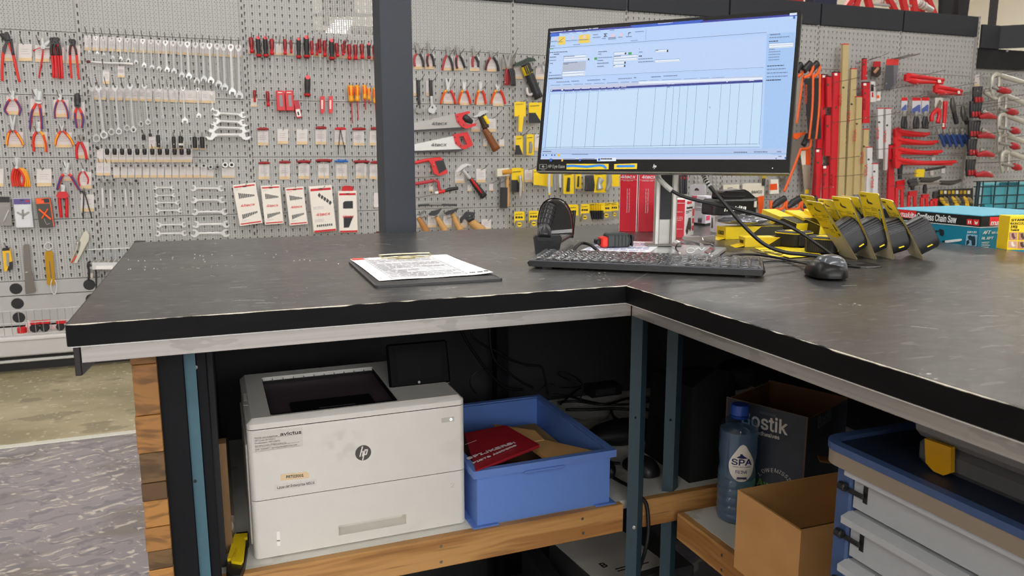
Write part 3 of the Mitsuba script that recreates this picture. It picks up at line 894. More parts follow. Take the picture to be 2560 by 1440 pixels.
p=at_z(*Q1(1840,1220),SH)
single('black_pouch',blob((p[0]-.005,p[1]+.05,SH+.03),1,(.105,.05,.032),3,.08),mat('0d0d0f',.6),'flat black pouch lying behind the two inner legs','pouch',smooth=True)
p=at_z(*Q2(1990,515),SH)
t=thing('computer_mouse','black computer mouse between the inner legs on the lower shelf','mouse')
def mouse_mesh(c,yaw,L=.108,Wd=.062,Hh=.036):
    m=trimesh.creation.icosphere(4,1.0); v=np.array(m.vertices)
    x,y,z=v[:,0],v[:,1],v[:,2]
    sq=lambda a,e:np.sign(a)*np.abs(a)**e
    X=sq(x,.8)*Wd/2*(1-.10*y); Y=sq(y,.85)*L/2
    Z=np.where(z>0,sq(z,.8)*Hh*(1-.22*(y+.25)**2-.12*y),z*.004)+.004
    m.vertices=np.stack([X,Y,Z],1)
    m.apply_transform(trimesh.transformations.rotation_matrix(yaw,[0,0,1])); m.apply_translation(c); return m
part(t,'shell',mouse_mesh((p[0],p[1]+.045,SH),.2),mat('1b1b1e',.45),True)
F=Face((p[0],p[1]+.012,SH+.026),(1,0,0),(0,.8,.6))
part(t,'emblem',[F.text('HP',-.009,0,.008,.004,rot=1.2)],mat('8a8a8c',.4),False)
cable([(p[0]-.03,p[1]+.09,SH+.006),(p[0]-.07,p[1]+.12,SH+.004),(p[0]-.085,p[1]+.06,SH+.004),(p[0]-.075,p[1]-.02,SH+.005),(p[0]-.065,p[1]-.055,SH+.012)],.004,'black cable beside the right edge of the blue bin')
p=at_z(*Q2(1620,540),SH)
single('black_plug',blob((p[0]+.0,p[1]+.02,SH+.022),1,(.018,.03,.022),9,.12),mat('141416',.5),'black rounded plug beside the right wall of the blue bin','plug',smooth=True)
p=at_z(*R1(400,1370),SH)
single('laptop_bag',hull([(p[0]-.055,1.42,SH),(p[0]+.10,1.42,SH),(p[0]-.055,1.62,SH),(p[0]+.10,1.62,SH),(p[0]-.05,1.43,.805),(p[0]+.03,1.45,.838),(p[0]+.085,1.46,.82),(p[0]+.095,1.5,.78),(p[0]-.05,1.6,.80),(p[0]+.09,1.6,.80)]),mat('0c0c0e',.7),'tall black bag standing behind the right inner leg','bag',smooth=20)
p=at_y(*R1(760,430),1.7)
single('dark_roll',blob(p,1,(.06,.05,.045),5,.2),mat('151720',.6),'dark round bundle behind the printed cardboard box','bundle',smooth=True)

# water bottle
bc=at_z(1836,1294,SR)
prof=[(0,.030),(.004,.038),(.012,.0405)]
for k in range(5):
    z0=.018+k*.019
    prof+=[(z0,.0405),(z0+.004,.0382),(z0+.010,.0405)]
prof+=[(.112,.0395),(.125,.0375),(.15,.0400)]
for k in range(4):
    prof+=[(.155+k*.012,.0408),(.160+k*.012,.0398)]
prof+=[(.205,.0405),(.214,.0375),(.224,.030),(.232,.021),(.237,.0155),(.245,.0145)]
scene['bsdf_pet']={'type':'thindielectric','int_ior':1.35,'specular_transmittance':rgb('d4e4f2')}
scene['bsdf_water']={'type':'principled','base_color':rgb('cfe2f4'),'spec_trans':.72,'roughness':.06,'eta':1.33}
t=thing('water_bottle','clear blue water bottle with a white drop-shaped label and blue cap','bottle')
part(t,'shell',lathe(bc,(0,0,1),prof,32),'bsdf_pet',True)
wpf=[(z,r-.0012) for z,r in prof if .003<z<.203]
part(t,'water',lathe(bc,(0,0,1),wpf+[(.2035,.039),(.2036,.001)],32),'bsdf_water',25,'water inside')
part(t,'cap',lathe(bc,(0,0,1),[(.236,.0185),(.237,.0192),(.255,.0185),(.258,.017),(.2585,.001)],26),mat('2b4fa8',.35),30,'blue screw cap')
part(t,'cap_ring',lathe(bc,(0,0,1),[(.229,.0185),(.231,.0192),(.2345,.0190),(.235,.018)],26),mat('2b4fa8',.35),30)


def wrap(poly2,r,ang0,z0,rr=.0004):
    """A flat outline (x, z) bent round the bottle."""
    m=ext(poly2,.0004); m=m.subdivide().subdivide() if len(m.faces)<300 else m
    v=np.array(m.vertices); a=ang0+v[:,0]/r; rad=r+rr+v[:,2]
    m.vertices=np.stack([bc[0]+rad*np.sin(a),bc[1]-rad*np.cos(a),bc[2]+z0+v[:,1]],1)
    return m


drop=[]
for k in range(40):
    a=2*math.pi*k/40
    drop.append((.0275*math.sin(a)*(1-.33*max(math.cos(a),0)**1.5*1.0) if math.cos(a)<.98 else 0,.0365*math.cos(a)+(.011*max(math.cos(a),0)**5)))
ang=-.42
part(t,'label',wrap(Polygon(drop).buffer(0),.0405,ang,.137,.0006),mat('e9e4d8',.5),30,'white drop-shaped label')


part(t,'back_label',[wrap(sbox(-.034,-.03,.034,.03),.0395,math.pi*.86,.070,.0001)],mat('5f9a4a',.5),30,'green back label seen through the water')


def wtext(s,x,z,h,bold=True,fit=None):
    m=meshkit.text_mesh(s,h,.0004,bold); sx=fit/(m.bounds[1][0]-m.bounds[0][0]) if fit else 1
    v=np.array(m.vertices); v[:,0]=x+(v[:,0]-m.bounds[0][0])*sx; v[:,1]+=z
    a=ang+v[:,0]/.0405; rad=.0405+.0012+v[:,2]
    return trimesh.Trimesh(np.stack([bc[0]+rad*np.sin(a),bc[1]-rad*np.cos(a),bc[2]+v[:,1]],1),m.faces,process=False)


part(t,'label_print',[wtext('SPA',-.0215,.138,.0125,True,.042),wtext('REINE',-.0125,.1195,.0065,False,.024),wtext('BRON VAN SINDS',-.018,.1325,.0018,False,.036),wtext('MINERAL WATER',-.012,.105,.0018,False,.024),wrap(sbox(-.0095,.1075-.137,.0105,.1108-.137),.0405,ang,.137,.0012),
                         wrap(Polygon([(-.012,.0175),(-.004,.0155),(.011,.0155),(.006,.0185),(.001,.0225),(-.001,.0255),(-.005,.0255),(-.005,.0215)]),.0405,ang,.137,.0012)],mat('22265c',.5),False,'dark blue print on the label')

# printed dark cardboard box
bt=at_z(*R1(668,655),.80); bf=at_z(*R1(1440,850),.80); br=at_z(*R1(1745,670),.80)
ex=(bf-bt)/np.linalg.norm(bf-bt); ey=np.array([-ex[1],ex[0],0])
lx,ly=np.linalg.norm(bf-bt),.19
t=thing('carton','dark grey printed cardboard box with white lettering behind the water bottle','box')
INNER=mat('6a4a34',.75)
def carton_col(p,n,uv):
    return mix(C3('3b424c'),C3('2f3540'),fbm(p.x*20,p.y*20,p.z*20,3))
pmat('bsdf_carton',carton_col,.5)
o=np.array([bt[0],bt[1],SR])
H0=.25
Fo=Face(o,ex,ey)
for i,(a,b_) in enumerate((((0,0),(lx,0)),((lx,0),(lx,ly)),((lx,ly),(0,ly)),((0,ly),(0,0)))):
    d=np.array(b_,float)-np.array(a,float); L=np.hypot(*d); d /= L
    A=Face(Fo.P(a[0],a[1],0),d[0]*ex+d[1]*ey,(0,0,1))
    part(t,'wall',A.box(0,0,-.0035,L,H0-(.004 if i%2 else 0),-.0004),INNER,False,None if i else 'brown inner face')
    part(t,'printed_face',A.box(0,0,-.0005,L,H0-(.004 if i%2 else 0),.0),'bsdf_carton',False)
    part(t,'raw_edge',A.box(0,H0-(.004 if i%2 else 0),-.0035,L,H0-(.004 if i%2 else 0)+.0006,.0),mat('8a6c50',.8),False)
part(t,'floor',Fo.box(0,0,0,lx,ly,.004),INNER,False)
A=Face(o,ex,(0,0,1))
part(t,'front_print',[fit_text(A,'Bostik',R1(800,900),R1(1232,1010),.030,.0005,True),fit_text(A,'smart adhesives',R1(830,975),R1(1168,1056),.0085,.0005,True)],mat('d6d2cc',.6),False,'white lettering')
part(t,'small_print',[A.text(ch,*A.uv(*R1(x,y)),.0085,.0005,rot=a) for ch,x,y,a in (('L',985,1402,.9),('O',1010,1378,.6),('W',1038,1366,.35),('E',1085,1360,0),('M',1117,1360,-.15),('I',1160,1372,-.4),('S',1182,1384,-.5),('S',1212,1402,-.7),('I',1236,1428,-.9),('O',1252,1440,-1.0))],mat('c9c6c0',.6),False)
part(t,'green_print',A.text('Aw',*A.uv(*R2(700,420)),.016,.0005,True),mat('6c9a3c',.6),False,'green lettering')
A2=Face(Fo.P(lx,0,0),ey,(0,0,1))
part(t,'side_print',fit_text(A2,'Bostik',R1(1530,955),R1(1660,862),.026,.0005,True),mat('5a636e',.6),False,'faint lettering on the side')
part(t,'tape',A.box(*A.uv(*R1(980,780)),.0003,*A.uv(*R1(1140,850)),.0008),mat('4b525c',.2),False,'clear tape strip')
# brown carton in front, its flap
c1,c2=at_z(*R2(568,455),.708),at_z(*R2(1010,745),.708)
ex=(c1-c2)/np.linalg.norm(c1-c2); ex[2]=0
KRAFT=mat('a8753f',.65)
def kraft(p,n,uv):
    return mix(C3('cf9d64'),C3('bd8b52'),fbm(p.x*18,p.y*18,p.z*18,4))
pmat('bsdf_kraft',kraft,.6)
t=thing('carton','plain brown open cardboard box standing in front of the dark printed box','box')
ey=np.array([-ex[1],ex[0],0])*-1
L=np.linalg.norm(c1-c2); o=np.array([c2[0],c2[1],SR])
Fo=Face(o,ex,ey)
if Fo.M[2,2]<0:
    Fo=Face(o+ex*L,-ex,ey)
walls=shell_box(Fo.M[:3,3],Fo.M[:3,0],Fo.M[:3,1],L,.25,.708-SR,.0045)
for i,w_ in enumerate(walls):
    part(t,'floor' if i==0 else 'wall',w_,'bsdf_kraft',False)
part(t,'inner_flap',Fo.box(.004,.10,.05,L-.004,.24,.055),mat('4a3420',.8),False)
a=at_y(*R2(1140,265),1.16)
single('carton_flap',hull([a,a+[.10,-.03,-.02],a+[.10,-.03,-.017],a+[0,0,.003],a+[.1,.03,-.02],a+[.02,.03,.0]]),mat('8a6037',.7),'loose brown cardboard flap sticking out beside the blue drawer cabinet','flap',smooth=False)
# drawer cabinet
XC=.80
ye=.797
t=thing('drawer_cabinet','blue tool cabinet with grey drawers at the right under the worktop','cabinet')
CB=mat('33486c',.5)
def pebble(p,n,uv):
    return fbm(p.x*240,p.y*240,p.z*240,2)
pmat('bsdf_cabblue',lambda p,n,uv:C3('3a5078'),.45,bump=pebble,bscale=.0008,eps=5e-4)
DR=mat('a0a3a7',.5)
part(t,'body',[cbox(XC+.03,-.02,.08,1.38,ye-.02,.90)],'bsdf_cabblue',False)
part(t,'front_post',cbox(XC,ye-.032,.06,XC+.06,ye-.004,.925,.003),'bsdf_cabblue',30,'blue corner post')
ztop=.936
WR=mat('86796a',.55)
outline=rrect(XC-.018,-.03,1.40,ye+.012,.03,6)
m=ext(outline,.022); m.apply_translation([0,0,ztop-.030])
part(t,'tray_rim',m,WR,40,'brown-grey rim of the top tray')
m=ext(outline.buffer(.002).difference(outline.buffer(-.012)),.010); m.apply_translation([0,0,ztop-.009])
part(t,'tray_edge',m,'bsdf_cabblue',40)
m=ext(outline.buffer(-.012),.003); m.apply_translation([0,0,ztop-.0082])
part(t,'tray_floor',m,mat('1c2638',.5),False)
zd=[.912,.842,.770,.69,.60]
for i in range(4):
    z1_,z0_=zd[i],zd[i+1]+.006
    d=part(t,'drawer',hull([(XC+.004,y,z) for y in (-.02,ye-.034) for z in (z0_,z1_)]+[(XC+.03,y,z) for y in (-.02,ye-.034) for z in (z0_,z1_)]),DR,False)
    part(d,'lip',hull([(XC-.012,y,z) for y in (-.02,ye-.030) for z in (z1_-.016,z1_-.006)]+[(XC+.006,y,z) for y in (-.02,ye-.030) for z in (z1_-.024,z1_+.0)]),mat('a8abaf',.45),30)
    part(d,'slot',cbox(XC+.0028,ye-.058,z1_-.050,XC+.0042,ye-.051,z1_-.026),BLACK,False)
    part(d,'latch',[lathe((XC-.006,ye-.030,z1_-.036),(0,1,0),[(0,.005),(.002,.0065),(.012,.006),(.014,.002)],12),cbox(XC-.004,ye-.056,z1_-.043,XC+.0,ye-.03,z1_-.036,.001)],mat('1b1b1d',.4),30,'black latch knob')
# grey tool case with yellow latch in the tray
zt=ztop-.005
e1,e2=at_x(*R2(1680,60),XC+.07),at_x(*R2(2540,480),XC+.07)
t=thing('tool_case','grey plastic case with a yellow latch lying in the cabinet tray','case')
cx0,cy1=XC+.045,ye-.09
part(t,'base',cbox(cx0,.1,zt,1.25,cy1,zt+.034,.008),mat('5f6064',.45),30)
part(t,'lid',cbox(cx0-.006,.1,zt+.036,1.25,cy1+.006,zt+.066,.010),mat('77777a',.4),30)
part(t,'rib',cbox(cx0-.012,.25,zt+.02,cx0,.46,zt+.045,.005),mat('6b6c70',.45),30)
part(t,'rib',cbox(cx0-.016,.42,zt+.028,cx0,.47,zt+.05,.006),mat('7a7b7f',.45),30)
la=[at_x(*R2(x,y),cx0-.010) for x,y in ((1868,100),(2052,165),(2050,340),(1998,358),(1930,330),(1875,270))]
part(t,'latch',hull([p for p in la]+[p+np.array([.007,0,0]) for p in la]),mat('e0a50e',.45),25,'yellow latch')
A=Face((cx0+.004,cy1-.06,zt+.0665),(0,-1,0),(1,0,0))
part(t,'tape',A.rect(0,0,.085,.018),mat('b7a022',.5),False,'yellow tape label')
part(t,'tape_print',A.text('123741505',.012,.005,.0085,.0006,True,fit=.055),INK,False)
# bits on the floor below the shelf
single('floor_box',cbox(.50,1.5,.003,.66,1.62,.30,.003),mat('3b3a3a',.7),'dark grey box on the floor under the timber board','box',smooth=False)
single('floor_binder',hull([(.70,1.45,.004),(.80,1.42,.004),(.82,1.75,.004),(.72,1.78,.004),(.70,1.45,.30),(.72,1.78,.30),(.8,1.42,.004),(.74,1.44,.3),(.76,1.76,.30)]),mat('15151a',.5),'black slanted device on the floor between box and inner legs','device',smooth=False)
t=thing('paper_sheet','white printed sheet lying on the low box behind the inner legs','paper')
single('low_box',cbox(.79,1.48,.003,1.06,1.76,.328,.003),mat('2a2a2b',.7),'dark low box behind the inner legs near the floor','box',smooth=False)
G=Face((.80,1.49,.3295),(1,.1,0),(-.1,1,0))
part(t,'sheet',G.box(0,0,0,.2,.24,.0006),mat('a7a5a0',.6),False)
part(t,'print',[G.text('B',.045,.055,.02,.0008,True),G.lines(.07,.02,.17,.04,2,.0008)],INK,False)

# ================================================================ on the worktop
# monitor: pose found from its four corners
MW,MH=.539,.323
ya_,ti_=.811,.200
mx=np.array([math.cos(ya_),-math.sin(ya_),0]); mn0=np.array([-math.sin(ya_),-math.cos(ya_),0])
mup=np.array([0,0,1])*math.cos(ti_)-mn0*math.sin(ti_)
mc=np.array([.899,1.446,1.453])
M_=Face(mc-mx*MW/2-mup*MH/2,mx,mup)
S=lambda x,y:(1340+x/3.272,y/3.272)       # crop used for reading the screen
t=thing('computer_monitor','black computer monitor showing a pale blue order form, standing on the worktop','monitor')
part(t,'housing',M_.box(0,0,-.028,MW,MH,-.0008,.005),mat('0b0b0c',.4,0,.3),30)
part(t,'bezel',[M_.poly(sbox(0,0,MW,MH).difference(sbox(.007,.026,MW-.007,MH-.008)),.0006,.0014)],mat('0b0b0c',.38,0,.3),False,'thin black bezel with a deeper lower edge')
part(t,'rear_bulge',M_.box(.17,.06,-.048,.37,.26,-.027,.012),mat('161618',.45),30)
part(t,'lower_edge',M_.box(.0,-.003,-.02,MW,.001,.001,.001),mat('8d8a80',.3,.6),False)


def screen_mat(key,c,g):
    scene[key]={'type':'twosided','bsdf':{'type':'principled','base_color':rgb('101012'),'roughness':.3}}
    return key


def glow(k,c,g=1.0):
    scene[k]['emitter']={'type':'area','radiance':{'type':'rgb','value':[x*g for x in lin(c)]},'sampling_weight':.03}


SCR=mat('141416',.35)
GAIN=.92
k=part(t,'screen',M_.rect(.0075,.0265,MW-.0075,MH-.0085,.0002,.0002),SCR,False,'lit screen')
glow(k,'b7d3fb',GAIN)
LAY=[0]


def scr(items,c,name='screen_print',g=None,label=None):
    LAY[0]+=1
    w_=.0006+.0002*LAY[0]
    ms=[]
    for it in items:
        if it[0]=='q':
            ms.append(M_.pp([S(*q) for q in it[1]],w_,.00005))
        elif it[0]=='r':
            (u0,v0),(u1,v1)=M_.uv(*S(*it[1])),M_.uv(*S(*it[2])); ms.append(M_.rect(u0,v0,u1,v1,w_,.00005))
        elif it[0]=='t':
            ms.append(fit_text(M_,it[1],S(*it[2]),S(*it[3]),it[4],w_,len(it)>5,t=.00005))
        elif it[0]=='l':
            ms.append(M_.lines(*M_.uv(*S(*it[1])),*M_.uv(*S(*it[2])),it[3],w_,it[4] if len(it)>4 else .5,it[3]+int(it[1][0]),words=1))
        elif it[0]=='s':
            (u0,v0),(u1,v1)=M_.uv(*S(*it[1])),M_.uv(*S(*it[2])); d=np.array([u1-u0,v1-v0]); n_=np.array([-d[1],d[0]])/np.hypot(*d)*it[3]/2
            ms.append(M_.poly([(u0+n_[0],v0+n_[1]),(u0-n_[0],v0-n_[1]),(u1-n_[0],v1-n_[1]),(u1+n_[0],v1+n_[1])],w_,.00005))
    k=part(t,name,ms,SCR,False,label)
    glow(k,c,GAIN if g is None else g)


B3=lambda a,b,c_:[('q',[a,b,c_])]
# large panes
scr([('q',[(112,405),(1885,300),(1868,555),(108,640)])],'bcd6fb','form_pane')
scr([('q',[(112,775),(1850,670),(1826,1205),(78,1222)])],'c6e2fb','table_pane')
scr([('q',[(1890,275),(2130,262),(2050,1318),(1850,1230)])],'a4c8f6','side_pane')
scr([('q',[(45,1228),(2070,1215),(2062,1258),(40,1262)])],'b3c9ee','status_bar')
scr([('q',[(38,1292),(2062,1268),(2055,1318),(34,1330)])],'c9d3f0','task_bar')
scr([('q',[(118,262),(2140,108),(2139,128),(118,276)])],'2b2f9a','title_bar')
scr([('q',[(770,208),(1370,160),(1345,185),(800,228)])],'2456c8','remote_bar')
scr([('q',[(116,278),(190,271),(190,294),(116,301)])],'1f62d0','start_tab')
scr([('q',[(182,300),(242,296),(240,362),(180,367)]),('q',[(352,287),(439,280),(437,348),(350,354)])],'f0cf4a','ribbon_button')
scr([('q',[(150,305),(165,304),(164,330),(149,331)]),('q',[(290,298),(308,297),(307,318),(289,319)]),('q',[(384,292),(406,290),(405,314),(383,316)]),('q',[(618,277),(644,275),(643,303),(617,305)]),('q',[(686,272),(706,270),(705,297),(685,299)])],'e7c9d4','ribbon_icon')
scr([('t','Σ',(553,304),(583,301),.0065,1),('q',[(754,265),(778,263),(777,266),(757,268),(757,290),(754,290)]),('s',(760,280),(775,270),.0008),('s',(190,345),(232,312),.0006)],'30303c','ribbon_icon')
scr([('q',[(118,712),(1852,620),(1851,655),(118,741)])],'c3cbe4','table_header')
scr([('q',[(120,735),(1853,653),(1852,672),(120,750)])],'27328f','selected_row')
scr([('q',[(220,512),(408,500),(404,572),(216,583)])],'b3bccf','address_field')
wh=[]
for a,b in (((230,462),(412,468)),((228,484),(420,489)),((640,462),(832,466)),((637,485),(830,489))):
    wh.append(('q',[a,(b[0],a[1]-12),(b[0],a[1]+6),(a[0],a[1]+17)]))
for x0,x1,y in ((640,740,432),(978,1084,412),(635,733,508),(633,731,535),(974,1176,495),(216,400,590),(216,400,610),(1906,2108,360),(1906,2106,378)):
    wh.append(('q',[(x0,y),(x1,y-(x1-x0)*.055),(x1,y+18-(x1-x0)*.055),(x0,y+18)]))
wh+=[('q',[(842,668),(1852,632),(1852,648),(842,686)]),('q',[(500,1292),(655,1289),(654,1318),(498,1320)])]
scr(wh,'e8f1fd','entry_field')
DKB='4a5670'
ol=[]
for q in wh[:-2]:
    p=q[1]
    for a,b in ((p[0],p[1]),(p[3],p[2]),(p[0],p[3]),(p[1],p[2])):
        ol.append(('s',a,b,.0004))
scr(ol,'8090a8','field_outline')
gl=[]
for x0,x1 in ((120,80),(210,170),(238,203),(337,300),(441,404),(515,476),(841,803),(983,943),(1076,1036),(1130,1098),(1182,1146),(1247,1213),(1319,1283),(1420,1383),(1520,1484),(1596,1562),(1670,1633),(1784,1748),(1858,1826)):
    gl.append(('s',(x0,770-(x0-120)*.062),(x1,1215-(x1-80)*.016),.00045))
gl+=[('s',(110,640),(1868,555),.0004),('s',(112,402),(1890,270),.0006),('s',(46,1222),(1830,1205),.0006),('s',(40,1262),(2062,1258),.0003),('s',(112,392),(112,770),.0003),('s',(68,1210),(1815,1180),.0006),('s',(905,250),(900,330),.0004)]
scr(gl,'5d7188','table_line')
tx=[('l',(116,352),(180,338),1,.6),('l',(180,352),(240,342),1,.6),('l',(250,344),(345,330),1,.6),('l',(352,337),(436,324),1,.7),('l',(470,296),(512,284),1,.6),('l',(470,318),(532,305),1,.6),('l',(545,325),(586,313),1,.6),('l',(595,332),(660,306),2,.6),('l',(676,316),(720,304),1,.6),('l',(740,312),(788,298),1,.6),('l',(815,272),(885,258),1,.6),
      ('l',(120,388),(160,377),1,.6),('l',(310,376),(366,365),1,.6),('l',(780,342),(836,332),1,.6),('l',(215,285),(280,274),1,.6),('l',(305,278),(355,268),1,.6),('l',(380,272),(424,262),1,.6),('l',(452,268),(580,255),1,.6),('l',(606,258),(646,248),1,.6),
      ('l',(118,482),(200,462),1,.5),('l',(118,505),(200,490),1,.5),('l',(118,531),(160,516),1,.5),('l',(112,606),(200,588),1,.5),('l',(110,630),(212,612),1,.5),('l',(512,455),(560,440),1,.5),('l',(510,484),(630,466),1,.5),('l',(508,507),(560,492),1,.5),('l',(505,532),(600,512),1,.5),('l',(505,556),(560,540),1,.5),('l',(845,438),(890,424),1,.5),('l',(842,495),(962,476),1,.5),('l',(840,520),(965,500),1,.5),
      ('l',(230,535),(345,510),2,.6),('l',(232,474),(320,460),1,.6),('l',(642,473),(700,459),1,.6),('l',(982,424),(1040,410),1,.6),('l',(638,548),(668,536),1,.6),
      ('l',(172,682),(280,668),1,.6),('l',(295,676),(405,660),1,.6),('l',(425,668),(530,652),1,.6),('l',(550,662),(630,648),1,.6),('l',(675,655),(790,640),1,.6),('l',(805,648),(925,630),1,.6),('l',(945,642),(1025,626),1,.6),('l',(1045,634),(1160,618),1,.6),
      ('l',(125,708),(840,664),1,.22),('l',(845,670),(1855,616),1,.18),
      ('l',(240,760),(750,722),1,.25),('l',(1075,724),(1315,700),1,.4),
      ('l',(1915,300),(2010,276),1,.5),('l',(1910,322),(2092,298),1,.5),('l',(2060,312),(2092,298),1,.6),('l',(1908,415),(2005,400),1,.6),('l',(1905,436),(2003,422),1,.6),('l',(1905,458),(2000,444),1,.6),('l',(1903,480),(2000,466),1,.6),('l',(1903,502),(1998,488),1,.6),('l',(1892,580),(2045,562),1,.6),('l',(1892,610),(2060,592),1,.6),('l',(1890,640),(2060,622),1,.6),
      ('l',(60,1250),(130,1236),1,.6),('l',(300,1272),(435,1260),1,.6),('l',(1620,1258),(1730,1243),1,.6),('l',(1785,1254),(1930,1240),1,.6),('l',(225,1316),(325,1300),1,.6),('l',(378,1314),(485,1298),1,.6),('l',(1985,1290),(2010,1278),1,.7),('l',(1960,1308),(2030,1294),1,.7),('l',(1972,1252),(2010,1240),1,.7)]
scr(tx,'7080a0','small_print')
scr([('l',(120,440),(262,424),1,.6),('l',(150,455),(195,444),1,.6),('l',(515,434),(588,422),1,.6),('l',(848,412),(896,400),1,.6),('l',(845,472),(882,458),1,.6),('l',(108,656),(222,640),1,.6),('l',(1908,352),(2060,332),1,.6),('l',(1892,552),(2030,536),1,.6),('l',(1885,670),(2005,652),1,.6),('l',(536,1312),(640,1298),1,.7),('q',[(425,478),(436,477),(435,492),(424,493)]),('q',[(726,430),(738,429),(738,444),(726,445)]),('q',[(1070,408),(1082,407),(1082,424),(1070,425)]),('q',[(722,505),(733,504),(733,520),(722,521)]),('q',[(719,532),(731,531),(731,546),(719,547)])],'28324a','bold_print')
scr([('t','Radtechnisch (1 - bel) - Verkooporder 30-0853',(122,272),(512,240),.0022,1),('t','telberm.masterween.nl',(1000,204),(1122,194),.0022),('l',(240,740),(760,708),1,.28),('l',(1080,698),(1310,680),1,.5),('l',(1560,680),(1600,668),1,.6),('l',(1745,670),(1785,658),1,.6),('q',[(124,737),(132,736),(132,744),(124,745)]),('q',[(208,731),(220,730),(220,740),(208,741)])],'f1f5ff','white_print')
scr([('q',[(756,428),(782,426),(781,446),(755,448)]),('q',[(478,470),(500,468),(499,488),(477,490)]),('l',(115,412),(225,396),1,.6)],'3fa05a','green_icon')
scr([('q',[(112,1298),(132,1297),(131,1320),(111,1321)]),('q',[(352,1300),(368,1299),(367,1318),(351,1319)]),('q',[(508,1296),(526,1295),(525,1314),(507,1315)]),('q',[(56,1264),(64,1264),(63,1276),(55,1276)]),('q',[(80,1264),(88,1264),(87,1276),(79,1276)]),('q',[(125,1263),(135,1263),(134,1275),(124,1275)]),('q',[(148,1263),(158,1263),(157,1275),(147,1275)]),('q',[(2035,1284),(2048,1284),(2046,1300),(2033,1300)]),('q',[(2104,128),(2120,127),(2120,152),(2104,153)])],'2d62b8','blue_icon')
scr([('q',[(178,1258),(198,1257),(197,1278),(177,1279)]),('q',[(208,1300),(222,1299),(221,1320),(207,1321)])],'eac04a','yellow_icon')
scr([('q',[(2075,108),(2135,103),(2134,122),(2074,127)]),('q',[(2080,136),(2090,135),(2089,150),(2079,151)])],'d8e4f6','window_button')
scr([('q',[(1418,868),(1430,876),(1424,878),(1426,890),(1418,886)])],'9fb3c4','mouse_pointer')
ST=mat('e3c22b',.45)
fr=part(t,'brand_strip',[fit_text(M_,'HP Eye Ease',S(98,1376),S(236,1376),.0072,.0022),M_.poly(Polygon([M_.uv(*S(*q)) for q in ((32,1346),(90,1344),(90,1382),(32,1384))]).difference(Polygon([M_.uv(*S(*q)) for q in ((34,1348.5),(88,1346.5),(88,1379.5),(34,1381.5))])),.0022),M_.poly(Point(*M_.uv(*S(60,1363))).buffer(.0022).difference(Point(*M_.uv(*S(60,1363))).buffer(.0013)),.0022),M_.poly(Point(*M_.uv(*S(60,1363))).buffer(.0008),.0022),
                               M_.pp([S(42,1363),S(60,1353),S(78,1363),S(60,1356)],.0022),M_.pp([S(42,1363),S(60,1373),S(78,1363),S(60,1370)],.0022),M_.pp([S(45,1390),S(75,1389),S(75,1391.5),S(45,1392.5)],.0022)],mat('9c9a98',.5),False,'grey lettering on the lower bezel')
part(t,'logo',[M_.pp([S(955,1374),S(961,1374),S(970,1342),S(964,1342)],.0022),M_.pp([S(966,1366),S(972,1368),S(976,1354),S(968,1352)],.0022),M_.pp([S(964,1384),S(968,1384),S(980,1353),S(975,1353)],.0022),M_.pp([S(975,1372),S(982,1370),S(987,1356),S(980,1354)],.0022)],mat('c9c9c9',.4),False,'slanted hp letters')
for q,bl in (([(250,1340),(595,1340),(594,1385),(249,1386)],[(262,1360),(300,1358),(420,1366),(520,1354),(555,1358),(572,1374)]),([(640,1342),(828,1336),(826,1382),(638,1384)],[(672,1362),(802,1360)])):
    s_=part(t,'yellow_label',M_.pp([S(*a) for a in q],.0022),ST,False,'yellow label')
    part(s_,'marker_stroke',M_.poly(LineString([M_.uv(*S(*a)) for a in bl]).buffer(.0025),.0027),mat('2f82d6',.5),False,'blue stroke covering the writing')
part(t,'power_led',M_.poly(Point(*M_.uv(*S(1936,1377))).buffer(.0011),.0022),WHITE,False)
# stand: column of two silver rails with a black insert, base plate
ca,cb=at_z(1630,612,CT+.012),at_z(1690,612,CT+.012)
sd=(cb-ca)/np.linalg.norm(cb-ca)
sdp=np.array([-sd[1],sd[0],0]); sdp=sdp if sdp[1]>0 else -sdp
C_=Face(ca,sd,(0,0,1)); wS=np.linalg.norm(cb-ca)
SIL=mat('cfcdc8',.3,.6)
part(t,'stand_rail',C_.box(.004,.0,-.016,.017,.36,.0,.003),SIL,30,'silver column rail')
part(t,'stand_rail',C_.box(wS-.013,.0,-.016,wS,.36,.0,.003),SIL,30)
part(t,'stand_insert',C_.box(.017,.06,-.014,wS-.013,.36,-.004,.001),mat('1c1c1f',.5),30,'black insert of the column')
part(t,'stand_back',C_.box(.017,.0,-.016,wS-.013,.075,-.011,.001),mat('b9b7b0',.35,.5),30)
part(t,'stand_neck',[C_.box(.0,.25,-.05,wS,.36,-.014,.006)],mat('161618',.45),30)
bl,br_,bf=at_z(1452,622,CT+.008),at_z(1815,632,CT+.008),at_z(1800,645,CT+.008)
bp=[at_z(x,y,CT+.008) for x,y in ((1447,630),(1512,600),(1816,619),(1780,645))]
m=ext(Polygon([(p[0],p[1]) for p in bp]).buffer(-.004).buffer(.004,quad_segs=4),.006); m.apply_translation([0,0,CT+.0025])
part(t,'stand_base',m,mat('a3a6a9',.3,.5),30,'flat silver base plate')
m=ext(Polygon([(p[0],p[1]) for p in bp]).buffer(-.01),.0028); m.apply_translation([0,0,CT])
part(t,'base_pad',m,RUBBER,False)
part(t,'column_foot',[C_.box(-.014,-.003,-.03,wS+.012,.003,.012,.002)],mat('8f8c86',.3,.6),30)

